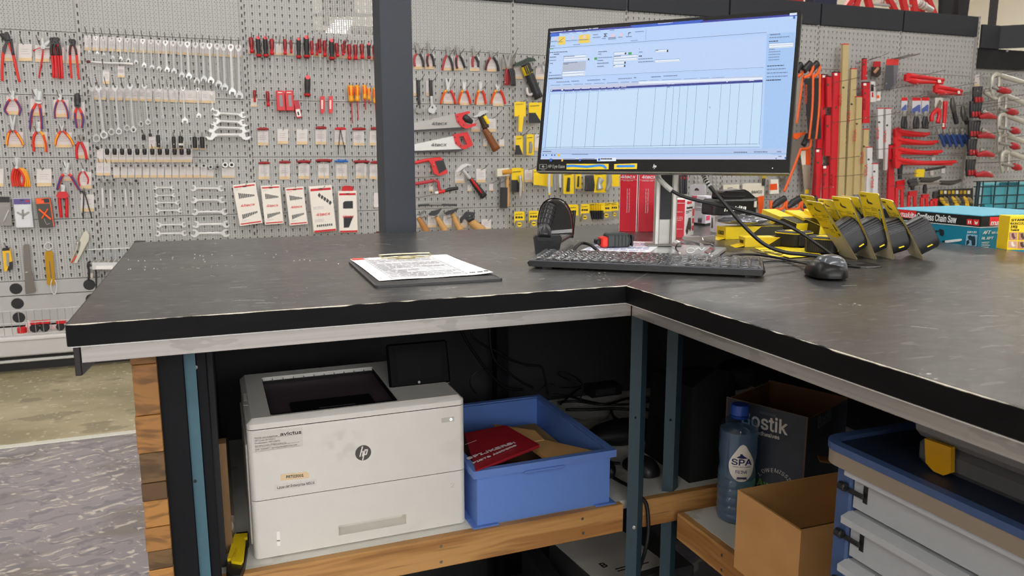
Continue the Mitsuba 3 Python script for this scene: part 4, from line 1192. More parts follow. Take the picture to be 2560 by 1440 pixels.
zb_=CT+.0088
sp_=[at_z(x,y,zb_) for x,y in ((1452,626),(1515,602),(1660,606),(1625,631))]
t=thing('printed_note','white printed sheet lying on the silver monitor base under the tape measure','paper')
m=ext(Polygon([(p[0],p[1]) for p in sp_]),.0006); m.apply_translation([0,0,zb_])
part(t,'sheet',m,mat('e6e8ee',.5),False)
G=Face(sp_[0]+[0,0,.0008],sp_[3]-sp_[0],sp_[1]-sp_[0])
LW=np.linalg.norm(sp_[3]-sp_[0]); LH=np.linalg.norm(sp_[1]-sp_[0])
part(t,'print',G.lines(.01,.01,LW*.95,LH*.8,9,.0,.3,4,1),mat('7a86b0',.6),False)
part(t,'red_print',G.lines(LW*.3,LH*.5,LW*.9,LH*.9,3,.0002,.25,5,1),mat('c77a86',.6),False)

# tape measure (black and red)
pt=at_z(1505,621,CT+.0095); pt2=at_z(1578,619,CT+.0095)
G=Face(pt,pt2-pt,(0,0,1))
w_=np.linalg.norm(pt2-pt); hh=.032
t=thing('tape_measure','black rubber tape measure with a red button end, standing on the printed sheet','tape measure')
part(t,'body',G.put(hull([(x,y,z) for x,y in ((.012,.001),(w_-.006,.001),(w_,.012),(w_,hh-.012),(w_-.008,hh),(.014,hh-.002)) for z in (-.034,-.003)]+[(x,y,z) for x,y in ((.016,.004),(w_-.010,.004),(w_-.004,.014),(w_-.004,hh-.014),(w_-.012,hh-.004),(.016,hh-.005)) for z in (-.036,.0)])),mat('3b3d3f',.55),25,'dark rubber body')
part(t,'red_end',G.box(-.001,.002,-.030,.0145,hh-.006,.0015,.003),mat('e0301f',.4),30,'red front end')
part(t,'hook',G.box(-.011,.008,-.03,.0,hh*.62,-.008,.002),BLACK,30)
part(t,'belt_clip',[G.box(w_-.002,.012,-.03,w_+.012,.027,-.012,.003),G.box(w_+.008,.014,-.028,w_+.0125,.025,-.012,.002)],mat('26272a',.4),30)
for i in range(6):
    x=.030+i*.0085
    part(t,'rubber_rib',G.box(x,.003,-.034,x+.0035,hh-.002,.0008,.001),mat('2b2d2f',.6),False)
part(t,'top_grip',G.box(.016,hh-.004,-.036,w_-.01,hh+.001,-.004,.002),mat('2c3a3c',.5),30)

# clipboard with printed form
cp=[at_z(x,y,CT+.004) for x,y in ((877,652),(938,715),(1250,697),(1143,639))]
cexv=cp[2]-cp[1]; ceyv=cp[0]-cp[1]
G=Face(np.array([cp[1][0],cp[1][1],CT+.0003]),cexv*[1,1,0],ceyv*[1,1,0])
cw,ch=.229,.324
t=thing('clipboard','black clipboard with a wire clip lying on the left arm of the worktop','clipboard')
part(t,'board',G.poly(rrect(0,0,cw,ch,.006),.0004,.0034),mat('2b2a2c',.5),25)
part(t,'raised_edge',G.poly(rrect(0,0,cw,ch,.006).difference(rrect(.004,.004,cw-.004,ch-.004,.004)),.0036,.0008),mat('39383a',.45),25)
wire=[(-.052,0,0),(-.054,.010,0),(-.046,.016,0),(.046,.016,0),(.054,.010,0),(.052,0,0),(.044,-.004,0),(.020,-.002,.001),(.010,-.012,.002),(-.010,-.012,.002),(-.020,-.002,.001),(-.044,-.004,0),(-.052,0,0)]
part(t,'wire_clip',tube(spline([G.P(.120+x,ch-.010+y,.010+z+max(0,y)*.25) for x,y,z in wire],4),.0015,7),mat('d8cfae',.25,.9),True,'pale gold wire clip')
part(t,'wire_clip_bar',[tube([G.P(.08,ch-.01,.008),G.P(.16,ch-.01,.008)],.001,6),G.box(.10,ch-.02,.003,.14,ch-.002,.0065,.001)],mat('d8cfae',.25,.9),30)
pp_=[at_z(x,y,CT+.0048) for x,y in ((898,647),(948,703),(1234,686),(1140,638))]
t=thing('printed_form','white printed form with a red corner clipped on the black clipboard','paper')
Gp=Face(np.array([pp_[1][0],pp_[1][1],CT+.0046]),(pp_[2]-pp_[1])*[1,1,0],(pp_[0]-pp_[1])*[1,1,0])
pw,ph=np.linalg.norm(pp_[2]-pp_[1]),np.linalg.norm(pp_[0]-pp_[1])
nx,ny=16,12
V,Fc=[],[]
for j in range(ny+1):
    for i in range(nx+1):
        a,b=i/nx,j/ny
        V.append(Gp.P(pw*a,ph*b,.0006+.0035*max(0,a-.7)**2*11*(1-b)**3+.0008*math.sin(a*7+b*3)**2))
for j in range(ny):
    for i in range(nx):
        q=j*(nx+1)+i; Fc+=[[q,q+1,q+nx+2],[q,q+nx+2,q+nx+1]]
part(t,'sheet',trimesh.Trimesh(V,Fc,process=False),mat('e4e3e4',.6),True)
rows=[Gp.box(.025,ph*(.06+.062*i),.0014,pw*(.79-.006*(i%3)),ph*(.06+.062*i)+(.0021 if i%2 else .0012),.0018) for i in range(14)]
rows+=[Gp.box(pw*c,ph*.06,.0014,pw*c+.0006,ph*.88,.0018) for c in (.12,.25,.42,.58,.79)]
part(t,'print',rows+[Gp.lines(.03,ph*.08,pw*.75,ph*.86,13,.0016,.3,8,1),Gp.lines(.02,ph*.91,pw*.3,ph*.97,1,.0016,.4,3,1)],mat('a5a5ab',.6),False,'grey table print')
part(t,'small_print',[Gp.text('T24',pw*.80,ph*.035,.004,.0042,True),Gp.text('008',pw*.87,ph*.035,.004,.0046,True),Gp.text('CE',pw*.93,ph*.035,.005,.0054)],INK,False)
part(t,'red_corner',Gp.rect(.002,ph*.925,pw*.125,ph*.995,.0016),mat('c9463f',.5),False,'red corner block')

# keyboard
k0,k1=at_z(1320,672,CT),at_z(1908,697,CT)
kd=(k1-k0)/np.linalg.norm(k1-k0); kp_=np.array([-kd[1],kd[0],0])
KW=np.linalg.norm(k1-k0)+.004; KD=.136
G=Face(k0-kd*.002+np.array([0,0,.003]),kd,kp_+np.array([0,0,.035]))
t=thing('keyboard','black keyboard covered with a clear film, lying in front of the monitor','keyboard')
KB=mat('131417',.3,0,.35)
body=hull([G.P(x,y,z) for x,y,z in ((.004,0,.002),(KW-.004,0,.002),(-.002,.008,.008),(KW+.002,.008,.008),(.003,.004,.0125),(KW-.003,.004,.0125),(.002,KD,.010),(KW-.002,KD,.010),(.006,KD-.004,-.003),(KW-.006,KD-.004,-.003),(.006,.02,-.001),(KW-.006,.02,-.001),(.002,.008,.003),(KW-.002,.008,.003))])
part(t,'body',body,KB,20,'glossy black body')
part(t,'front_ridge',tube([G.P(.004,.005,.0125),G.P(KW-.004,.005,.0125)],.0018,8),mat('43464c',.22),True)
part(t,'feet',[cbox(*(k0+kd*.03+kp_*.02-[.01,.01,0]),*(k0+kd*.03+kp_*.02+[.01,.01,.012])),cbox(*(k1-kd*.03+kp_*.02-[.01,.01,0]),*(k1-kd*.03+kp_*.02+[.01,.01,.012])),cbox(*(k0+kd*.03+kp_*.12-[.01,.01,0]),*(k0+kd*.03+kp_*.12+[.01,.01,.02])),cbox(*(k1-kd*.03+kp_*.12-[.01,.01,0]),*(k1-kd*.03+kp_*.12+[.01,.01,.02]))],RUBBER,False)
KEYM,KEYL=mat('222326',.35,0,.35),mat('c9c9cc',.5)
legends=[]
un=.0187


def keycap(x,y,w,d=.0170):
    return G.put(hull([(x+.0004,y+.0004,.011),(x+w-.0004,y+.0004,.011),(x+.0004,y+d,.010),(x+w-.0004,y+d,.010),(x+.0022,y+.0022,.0165),(x+w-.0022,y+.0022,.0165),(x+.0022,y+d-.0012,.0168),(x+w-.0022,y+d-.0012,.0168)]))


rowsx=[(.018,[(.012,c) for c in (1.25,1.25,1.25,5.6,1.25,1.25,1.25,1.25)]),(.0365,[(0,c) for c in (1.3,1,1,1,1,1,1,1,1,1,1,1,2.0)]),(.055,[(0,c) for c in (1.7,1,1,1,1,1,1,1,1,1,1,1,1.6)]),(.0735,[(0,c) for c in (1.5,1,1,1,1,1,1,1,1,1,1,1,1.8)]),(.092,[(0,c) for c in (1,1,1,1,1,1,1,1,1,1,1,1,1,2.0)])]
for y,ks in rowsx:
    x=.012
    for _,c in ks:
        part(t,'key',keycap(x,y,un*c-.0006),KEYM,False)
        legends.append(G.box(x+.005,y+.010,.0166,x+.0085,y+.0125,.0170)); x+=un*c
for y,n_ in ((.118,13),):
    x=.012
    for i in range(n_):
        part(t,'key',keycap(x,y,un-.0006,.013),KEYM,False); x+=un+(.006 if i in (0,4,8) else .0015)
for y,cs in ((.018,(0,1,2)),(.0365,(1,)),(.0735,(0,1,2)),(.092,(0,1,2))):
    for c in cs:
        part(t,'key',keycap(.303+c*un,y,un-.0006),KEYM,False)
for y,cs in ((.018,(0,2,3)),(.0365,(0,1,2)),(.055,(0,1,2,3)),(.0735,(0,1,2)),(.092,(0,1,2,3))):
    for c in cs:
        if .366+(c+1)*un<KW:
            part(t,'key',keycap(.366+c*un,y,un*(2 if (y==.018 and c==0) else 1)-.0006,.0355 if c==3 and y<.06 and y!=.0365 and y!=.055 else .0170),KEYM,False)
part(t,'key_legends',legends,KEYL,False,None,'stuff')
# clear film with moulded bumps
V,Fc=[],[]
nx,ny=150,46
for j in range(ny+1):
    for i in range(nx+1):
        x,y=.006+(KW-.012)*i/nx,.012+(KD-.014)*j/ny
        fx,fy=(x-.012)/un%1,(y-.018)/.0185%1
        b=min(1,min(fx,1-fx)*7)*min(1,min(fy,1-fy)*6)
        V.append(G.P(x,y,.0125+.0062*b*(1 if .014<y<.130 else 0)+.0004*math.sin(i*1.7)*math.sin(j*2.3)))
for j in range(ny):
    for i in range(nx):
        q=j*(nx+1)+i; Fc+=[[q,q+1,q+nx+2],[q,q+nx+2,q+nx+1]]
scene['bsdf_film']={'type':'thindielectric','int_ior':1.6,'specular_transmittance':rgb('e8e8ea'),'specular_reflectance':rgb('ffffff')}
part(t,'clear_cover',trimesh.Trimesh(V,Fc,process=False),'bsdf_film',True,'clear moulded plastic cover')

# mouse
p=at_z(2060,690,CT); q=at_z(2010,690,CT)
mc_=np.array([1.045,1.098,CT+.001])
yawm=-.45
t=thing('computer_mouse','grey and black computer mouse at the right of the keyboard','mouse')
base=mouse_mesh(mc_,yawm,.108,.067,.029); v=np.array(base.vertices)
part(t,'base',base,mat('0b0b0c',.35,0,.3),True,'black lower shell')
top_=mouse_mesh(mc_+[.006,-.003,.010],yawm,.086,.054,.028)
part(t,'top_shell',top_,mat('54585d',.2,.3),True,'glossy grey upper shell')

# grommet ring in the worktop
g0=at_z(2150,664,CT)
t=single('cable_grommet',lathe(np.array([g0[0],g0[1],CT-.001]),(0,0,1),[(0,.041),(.003,.041),(.0042,.037),(.003,.032),(.0012,.031),(.0012,.001)],40),mat('1a1a1c',.35),'round black cable grommet in the worktop behind the mouse','grommet')

# cables from monitor and mouse
pA=[(1644,432),(1652,452),(1700,488),(1790,512),(1850,525),(1930,548),(1990,575),(2050,615),(2085,640),(2118,658),(2141,666)]
pB=[(1756,432),(1772,462),(1812,510),(1860,565),(1910,610),(1960,630),(2010,636),(2060,643),(2110,656),(2138,667)]
yA=np.interp(np.arange(11),[0,10],[1.475,1.19]); yB=np.interp(np.arange(10),[0,9],[1.40,1.19])
CA,CB_=[at_y(*q,y) for q,y in zip(pA,yA)],[at_y(*q,y) for q,y in zip(pB,yB)]
cable(CA,.0037,'black monitor cable with the white label sleeve, curving to the grommet')
cable(CB_,.0039,'black monitor cable with a striped plug, sagging low to the grommet')
cable([at_z(x,y,CT+z) for x,y,z in ((1788,648,.012),(1830,638,.006),(1880,636,.006),(1930,642,.005),(1980,652,.005),(2010,658,.010),(2030,662,.016))],.0026,'thin black mouse cable lying behind the keyboard')
cable([at_z(x,y,CT+.0025) for x,y in ((1905,655),(1950,652),(2010,655),(2080,660),(2110,664),(2150,668))],.0016,'very thin black cable lying on the worktop between keyboard and mouse')
cable([at_z(x,y,CT+z) for x,y,z in ((1432,632,.010),(1440,618,.020),(1455,608,.026),(1475,612,.024),(1492,625,.014),(1502,636,.010))],.0036,'black cable arching from the scanner to the keyboard')
sl=spline(CA[:4],6)
single('cable_sleeve',tube(sl[2:11],.0056,10),mat('b9b9b5',.4),'white label sleeve round the upper end of the left monitor cable','sleeve',smooth=True)
sl=spline(CB_[:4],6)
t=thing('cable_plug','black and white striped plug under the monitor at the right cable','plug')
for i in range(7):
    a,b=sl[i],sl[i+1]
    part(t,'stripe',cyl(a,a+(b-a)*.55,.0052,10),mat('d0d0cd',.4) if i!=6 else STEEL,30)
part(t,'core',tube(sl[:9],.0045,10),BLACK,30)

# bulldog-like strap clip of polished metal on the monitor base
p=at_z(1690,636,CT+.009); q=at_z(1786,636,CT+.009)
G=Face(p,q-p,(0,0,1)); L=np.linalg.norm(q-p)
CLIPM=mat('c4c4c2',.13,1)
t=thing('tension_clip','shiny chrome metal spring clamp lying on the front of the monitor base','clamp')
prof=[(.0,.012),(.004,.028),(.02,.034),(.05,.038),(L-.018,.036),(L,.020),(L-.004,.006),(L-.012,.001)]
def strip(pts,w0,w1,th=.0013):
    return G.put(ext(LineString(pts).buffer(th,quad_segs=2,join_style=1),w1-w0).apply_translation([0,0,w0]))
part(t,'upper_plate',strip(spline([(.010,.002),(.0,.012),(.006,.024),(.03,.026),(.06,.022),(L-.006,.020),(L+.002,.010),(L-.010,.001)],4),-.045,-.005),CLIPM,30,'bent chrome plate')
part(t,'top_plate',G.put(hull([(.022,.029,-.05),(.06,.029,-.05),(.022,.029,-.012),(.06,.029,-.012),(.024,.036,-.046),(.058,.036,-.046),(.024,.036,-.016),(.058,.036,-.016)])),CLIPM,20)
part(t,'lever',G.put(hull([(.058,.020,-.04),(L+.002,.020,-.03),(.058,.034,-.04),(L+.004,.040,-.03),(.058,.020,-.02),(L+.002,.020,-.01),(.058,.034,-.02),(L+.004,.040,-.01)])),CLIPM,20)
part(t,'spring_pin',[tube(spline([G.P(*q_) for q_ in ((.022,.008,.0),(.026,.013,.001),(.034,.014,.001),(.040,.009,.001),(.034,.004,.001),(.026,.004,.001),(.022,.008,.0))],4),.0016,7),tube(spline([G.P(*q_) for q_ in ((.040,.010,.001),(.048,.014,0),(.055,.009,0),(.062,.016,-.002))],4),.0022,7)],STEEL,True)
part(t,'axle',cyl(G.P(.055,.02,-.05),G.P(.055,.02,.0),.004,12),DULL,30)

# barcode scanner in its cradle
sL,sR,sB=at_z(1333,640,CT),at_z(1398,640,CT),at_z(1432,612,CT)
G=Face(np.array([sL[0],sL[1],CT]),(sR-sL)*[1,1,0],(0,0,1))       # w points to the viewer
wS_=np.linalg.norm(sR-sL)
t=thing('barcode_scanner','black barcode scanner standing upright in its cradle beside the keyboard','scanner')
SB=mat('19191b',.3)
part(t,'cradle',G.put(hull([(x,y,z) for x,y in ((.006,0),(wS_-.002,0),(0,.04),(wS_+.006,.04),(.004,.046),(wS_+.002,.046)) for z in (0,-.03)]+[(.006,0,-.12),(wS_,0,-.12),(.004,.03,-.12),(wS_+.002,.03,-.12)])),SB,25,'cradle')
part(t,'cradle_tail',G.put(hull([(.01,0,-.03),(wS_-.006,0,-.03),(.01,.044,-.05),(wS_-.006,.044,-.05),(.012,.035,-.135),(wS_-.008,.035,-.135),(.012,0,-.135),(wS_-.008,0,-.135)])),SB,25)
hp_=[(wS_*.42,.040,.002),(wS_*.45,.066,-.012),(wS_*.58,.092,-.026),(wS_*.70,.112,-.036)]
part(t,'handle',tube(spline([G.P(*q_) for q_ in hp_],5),[.0155]*4+[.0150]*6+[.0150]*6,16),mat('232326',.22),True,'glossy ribbed handle')
part(t,'handle_foot',G.put(hull([(wS_*.14,.034,.006),(wS_*.72,.034,.006),(wS_*.14,.034,-.02),(wS_*.72,.034,-.02),(wS_*.18,.062,.006),(wS_*.66,.062,.006),(wS_*.28,.072,.002),(wS_*.56,.072,.002),(wS_*.2,.07,-.02),(wS_*.66,.07,-.02)])),SB,30)
u_,v_=wS_*.42,.051
part(t,'screw',lathe(G.P(u_,v_+.006,.0064),G.M[:3,2],[(0,.0026),(.0012,.0024),(.0013,.001)],12),mat('d8b98a',.3,.6),30)
part(t,'button',lathe(G.P(u_,v_-.007,.0055),G.M[:3,2],[(0,.0048),(.0016,.0044),(.0017,.001)],14),BLACK,30)
for i in range(5):
    q_=spline([G.P(*a) for a in hp_],5)[5+2*i]; d_=spline([G.P(*a) for a in hp_],5)[6+2*i]-q_
    part(t,'grip_rib',lathe(q_,d_,[(0,.0150),(.001,.0160),(.002,.0160),(.003,.0150)],16),mat('2b2b2e',.3),True)
# head: a horseshoe-shaped hood seen from behind
hood=[(.012,.045),(.010,.075),(.016,.105),(.030,.122),(.050,.127),(.072,.119),(.088,.092),(.094,.045)]
hood=[tuple(a) for a in spline(hood,5)]
hoodp=Polygon([(wS_*.0+x,y) for x,y in hood])
part(t,'head',[G.put(hull([(x,y,-.045) for x,y in hood]+[(.053+(x-.053)*.86,.05+(y-.05)*.9,-.028) for x,y in hood]+[(.053+(x-.053)*.9,.05+(y-.05)*.92,-.10) for x,y in hood]))],mat('101012',.16),50,'glossy rounded head')
part(t,'label',G.put(hull([(.040,.047,-.027),(.088,.050,-.027),(.041,.054,-.027),(.088,.058,-.027),(.040,.047,-.029),(.088,.050,-.029),(.041,.054,-.029),(.088,.058,-.029)])),mat('8a8a8c',.4),False,'small grey label')
part(t,'yellow_sticker',G.put(hull([(.017,.080,-.030),(.022,.082,-.028),(.019,.096,-.031),(.022,.094,-.0285),(.017,.080,-.034),(.022,.094,-.034)])),YELL,False)
an=at_z(1428,606,CT)
part(t,'antenna',tube([an+[0,0,.012],an+[.004,0,.045],an+[.008,0,.082]],[.0054,.0054,.0046],10),BLACK,True,'thin black antenna')
part(t,'antenna_joint',cyl(G.P(wS_-.006,.02,-.06),an+[0,0,.02],.005,10),BLACK,30)

# ================================================================ goods at the back and right of the worktop
L_=lambda x,y:(1440+x/3.879,400+y/3.879)
N_=lambda x,y:(1700+x/3.657,420+y/3.657)
S_=lambda x,y:(1900+x/3.879,330+y/3.879)
V_=lambda x,y:(2160+x/6.26,430+y/6.26)


def carton_faces(o,ex,lx,ly,h,colour_front,colour_side,colour_top):
    """Upright box: o = near-left bottom corner; returns faces front, right side, top and the meshes."""
    F=Face(o,ex,(0,0,1)); ex=F.M[:3,0]; back=-F.M[:3,2]
    R_=Face(F.P(lx,0),back,(0,0,1))
    Tp=Face(F.P(0,h),ex,back)
    return F,R_,Tp


REDB=mat('cf1f33',.4)
WHB=mat('e4e2e6',.42)
for i,(a,b) in enumerate(((L_(415,693),L_(585,697)),(L_(595,697),L_(763,697)))):
    A,B=at_z(*a,CT),at_z(*b,CT)
    if i==1:
        B=A+(B-A)*1.0
    F,R_,Tp=carton_faces(A,(B-A),np.linalg.norm(B-A),.05,.27,0,0,0)
    lx=np.linalg.norm(B-A)
    t=thing('tall_box','tall red printed box behind the monitor, '+('left of the two' if i==0 else 'right of the two, next to the silver column'),'box')
    part(t,'box',F.box(0,0,-.05,lx,.27,0,.0008),REDB,False)
    part(t,'white_edge',[F.rect(lx-.002,.0,lx-.0004,.268),R_.rect(0,0,.049,.268),F.rect(.0004,0,.0014,.268)],WHB,False)
    u,v=F.uv(*(L_(425,178) if i==0 else L_(628,182)),.001)
    part(t,'print',[fit_text(F,'4tecx',L_(430,178) if i==0 else L_(632,180),L_(570,178) if i==0 else L_(768,180),.0095,.0008,True,slant=.2),F.rect(.001,v-.004,lx-.001,v-.0034,.0006),fit_text(F,'www.4tecx.com',L_(455,205) if i==0 else L_(642,207),L_(558,205) if i==0 else L_(748,207),.0026,.0008),
                      F.text('Gereedschap dat werkt 230 mm',lx*.46,.055,.003,.0008,rot=math.pi/2,fit=.07),F.text('Outillage qui marche 230 mm',lx*.58,.055,.003,.0008,rot=math.pi/2,fit=.07)],WHB,False)
# red and white box right of the column
A,B,C=at_z(*L_(860,748),CT),at_z(*L_(1048,750),CT),at_z(*L_(1140,722),CT)
A=A+(B-A)*.0
F=Face(A,B-A,(0,0,1)); lx=np.linalg.norm(B-A); h=F.uv(*L_(1048,385))[1]
R_=Face(B,C-B,(0,0,1)); ly=R_.uv(*L_(1142,600))[0]
t=thing('tool_box','red and white printed box with a tool picture, right of the silver monitor column','box')
part(t,'box',hull([F.P(0,0),F.P(lx,0),F.P(0,h),F.P(lx,h),R_.P(ly,0),R_.P(ly,h),F.P(0,0,-ly*.9),F.P(0,h,-ly*.9)]),WHB,False)
part(t,'red_face',F.rect(.0,.0,lx-.0008,h,.0003),REDB,False)
part(t,'print',[F.lines(lx*.1,h*.2,lx*.9,h*.75,12,.0008,.25,3,1),fit_text(F,'4tecx',L_(870,715),L_(960,715),.009,.0008,True,slant=.2),F.rect(0,h*.90,lx,h*.915,.0006)],WHB,False)
part(t,'red_print',[fit_text(R_,'4tecx',L_(1072,430),L_(1118,420),.008,.0008,True,slant=.2),R_.rect(ly*.8,h*.12,ly*.98,h*.26,.0006),R_.rect(ly*.8,h*.32,ly*.98,h*.46,.0006),R_.rect(ly*.8,h*.52,ly*.98,h*.72,.0006)],REDB,False)
part(t,'tool_picture',[R_.pp([L_(1065,690),L_(1075,640),L_(1095,560),L_(1112,560),L_(1118,660),L_(1105,690),L_(1095,660),L_(1085,700),L_(1075,725)],.0006)],mat('3a2a2a',.5),False,'dark tool picture')
part(t,'dark_print',[fit_text(R_,'Houdtang',L_(1072,475),L_(1125,465),.005,.0008,True),R_.lines(ly*.1,h*.62,ly*.7,h*.70,2,.0006,.4,2,1)],INK,False)
# white box
A,B,C=at_z(*L_(1140,625),CT),at_z(*L_(1252,640),CT),at_z(*L_(1325,625),CT)
F=Face(A,B-A,(0,0,1)); lx=np.linalg.norm(B-A); h=F.uv(*L_(1135,345))[1]
R_=Face(B,C-B,(0,0,1)); ly=R_.uv(*L_(1315,500))[0]
t=thing('white_box','white box with a hanging flap and pink symbols behind the red and white box','box')
part(t,'box',hull([F.P(0,0),F.P(lx,0),F.P(0,h),F.P(lx,h),R_.P(ly,0),R_.P(ly,h),F.P(0,0,-ly*.9),F.P(0,h,-ly*.9)]),mat('dcdce6',.4),False)
part(t,'hanging_flap',F.pp([L_(1108,345),L_(1112,242),L_(1125,236),L_(1245,240),L_(1258,252),L_(1256,345)],-.003,.001),mat('dcdce6',.4),False)
part(t,'hang_slot',F.pp([L_(1150,295),L_(1152,285),L_(1165,272),L_(1175,272),L_(1190,285),L_(1192,297)],-.0015),mat('3a3a40',.5),False)
part(t,'base_band',[F.rect(0,0,lx,.007,.0004),R_.rect(0,0,ly,.007,.0004)],mat('15181c',.5),False)
part(t,'pink_symbol',[R_.rect(ly*.1,h*.18,ly*.72,h*.34,.0005),R_.rect(ly*.1,h*.43,ly*.72,h*.57,.0005),R_.rect(ly*.1,h*.66,ly*.72,h*.82,.0005)],mat('e0486e',.45),False,None,'stuff')
part(t,'print',[F.lines(lx*.05,h*.5,lx*.6,h*.8,6,.0006,.25,4,1)]+[F.rect(lx*(.38+.035*i),h*.09,lx*(.38+.035*i)+.0006*(1+i%3),h*.22,.0006) for i in range(10)]+[F.rect(lx*.38,h*.24,lx*.74,h*.255,.0006)],mat('4a4a58',.5),False)
part(t,'red_print',fit_text(F,'4tecx',L_(1122,370),L_(1172,368),.008,.0008,True,slant=.2),REDB,False)
# second red/white box
A,B,C=at_z(*L_(1302,690),CT),at_z(*L_(1342,702),CT),at_z(*L_(1470,680),CT)
F=Face(A,B-A,(0,0,1)); lx=np.linalg.norm(B-A); h=F.uv(*L_(1340,505))[1]
R_=Face(B,C-B,(0,0,1)); ly=np.linalg.norm(C-B)
t=thing('tool_box','small white box with a red side, half hidden by the black battery pack','box')
part(t,'box',hull([F.P(0,0),F.P(lx,0),F.P(0,h),F.P(lx,h),R_.P(ly,0),R_.P(ly,h),F.P(0,0,-ly*.9),F.P(0,h,-ly*.9)]),WHB,False)
part(t,'red_face',R_.rect(.001,0,ly,h*.8,.0004),REDB,False)
part(t,'print',[R_.lines(ly*.15,h*.5,ly*.7,h*.75,3,.0008,.3,3,1)],WHB,False)
part(t,'tool_picture',F.poly(Polygon([F.uv(*L_(1312,660)),F.uv(*L_(1318,560)),F.uv(*L_(1326,560)),F.uv(*L_(1330,660))]),.0004),mat('4a4a50',.5),False)

# yellow and black blade boxes
LY,LK,LE=mat('f0cf18',.4),mat('2a260c',.4),mat('e9c714',.42)


def blade_box(o,ex,up,L,D,Hh,label,flap=False):
    """o = near-left bottom corner, ex along the box, up its height."""
    F=Face(o,ex,up)
    t=thing('blade_box',label,'box')
    part(t,'box',F.box(0,0,-D,L,Hh,0,.0008),LY,False)
    part(t,'black_half',[F.poly([(L*.36,.0005),(L-.0005,.0005),(L-.0005,Hh-.0005),(L*.62,Hh-.0005)],.0003),F.box(L*.55,Hh-.0002,-D+.001,L-.001,Hh+.0005,-.001)],LK,False)
    E_=Face(F.P(0,0,-D),F.M[:3,2],F.M[:3,1])
    part(t,'print',[E_.text('LENOX',D*.18,Hh*.35,Hh*.3,.0004,True,fit=D*.62)],mat('4a4108',.5),False)
    if flap:
        part(t,'open_flap',hull([F.P(-.001,.003,-D),F.P(-.001,.003,0),F.P(-.030,-.001,.01),F.P(-.028,-.001,-D+.004),F.P(-.001,.005,-D),F.P(-.001,.005,0)]),LE,False)
    return F


a,b=at_z(*N_(415,655),CT),at_z(*N_(935,640),CT)
FA=blade_box(a,b-a,(0,0,1),np.linalg.norm(b-a),.05,.033,'yellow and black blade box with an open end flap, under the clear plastic blister',True)
a,b=at_z(*N_(590,725),CT),at_z(*N_(1110,722),CT)
blade_box(a,b-a,(0,0,1),np.linalg.norm(b-a),.045,.024,'flat yellow and black blade box in front of the others, left of the tape measures',True)
for i,(p0,p1,y0,y1,lb) in enumerate(((N_(735,470),N_(1010,590),1.80,1.66,'tilted yellow and black blade box, left one of the leaning three'),(N_(945,480),N_(1230,610),1.76,1.60,'tilted yellow and black blade box, middle one of the leaning three'),(N_(1120,470),N_(1330,600),1.72,1.58,'tilted yellow and black blade box, right one, half behind the card fronts'))):
    a,b=at_y(*p0,y0),at_y(*p1,y1)
    e=(b-a)/np.linalg.norm(b-a); side=np.cross(e,[0,0,1]); side /= np.linalg.norm(side); up=np.cross(side,e)
    blade_box(a-up*.0,e,up,np.linalg.norm(b-a)+.02,.045,.030,lb)
# clear blister under the battery pack
c=at_z(*N_(590,520),CT+.036); 
t=thing('plastic_blister','crumpled clear plastic blister pack lying on the yellow box below the battery pack','packaging')
scene['bsdf_clear']={'type':'thindielectric','int_ior':1.55,'specular_transmittance':rgb('f2f4f8')}
m=trimesh.creation.icosphere(3,1); v=np.array(m.vertices)
v=v*(1+.25*(meshkit.noise(v*3.1,5)[:,None]-.5))
m.vertices=v*[.085,.05,.017]+FA.P(.07,.052,-.03)
m.apply_transform(np.eye(4))
part(t,'dome',m,'bsdf_clear',20)
m2=m.copy(); m2.vertices=(np.array(m2.vertices)-FA.P(.07,.052,-.03))*[.9,.9,.6]+FA.P(.07,.048,-.03)
part(t,'tray',m2,mat('9a9aa0',.2,.5),20)
c=at_y(*N_(1010,410),1.78)
m3=m.copy(); m3.vertices=(np.array(m.vertices)-FA.P(.07,.052,-.03))*[.75,.7,.9]+c+[.02,0,-.01]
t=thing('plastic_blister','second clear plastic blister behind the tilted yellow boxes','packaging')
part(t,'dome',m3,'bsdf_clear',20)
# battery pack / radio body
yb_=FA.P(.07,.05,-.03)[1]
F=Face(at_y(*N_(305,445),yb_),at_y(*N_(690,445),yb_)-at_y(*N_(305,445),yb_),(0,0,1))
u1,v1=F.uv(*N_(700,280)); 
t=thing('battery_pack','black power tool battery pack with white lettering on top of the clear blister','battery')
BP=mat('111113',.3)
part(t,'body',F.put(hull([(x,y,z) for x,y in ((.004,.003),(u1-.004,.002),(u1+.004,.010),(u1+.004,v1-.004),(u1-.002,v1),(.008,v1-.003),(.0,v1-.010),(.0,.008)) for z in (-.055,-.003)]+[(x,y,z) for x,y in ((.008,.006),(u1-.006,.006),(u1-.004,v1-.006),(.01,v1-.008)) for z in (-.06,.001)])),BP,25)
tp=[F.uv(*N_(*q)) for q in ((390,275),(400,225),(430,210),(560,200),(600,195),(640,215),(700,268),(690,285),(400,290))]
m=ext(Polygon(tp).buffer(-.001).buffer(.001),.045); m.apply_translation([0,0,-.05])
part(t,'rail_block',F.put(m),BP,25)
part(t,'slide_rail',[F.box(*tp[1][:1],tp[1][1]-.012,-.045,tp[4][0],tp[1][1]-.008,.001,.001),F.box(tp[2][0],tp[2][1]-.003,-.004,tp[4][0]-.004,tp[2][1]+.001,.002,.001)],mat('26262a',.25),20)
part(t,'lettering',fit_text(F,'makita',N_(395,398),N_(592,382),.0115,.0016,True,slant=.25),WHITE,False)
part(t,'label',F.rect(u1-.008,v1*.52,u1+.001,v1*.86,.0006),mat('c9c6b8',.5),False)

# tape measures on cards, leaning in a row
from scipy.optimize import least_squares


def to_px(p):
    q=np.asarray(p)-EYE; z=q@_f
    return np.array([1280+FPX*(q@_r)/z,720+FPX*(q@_d)/z])


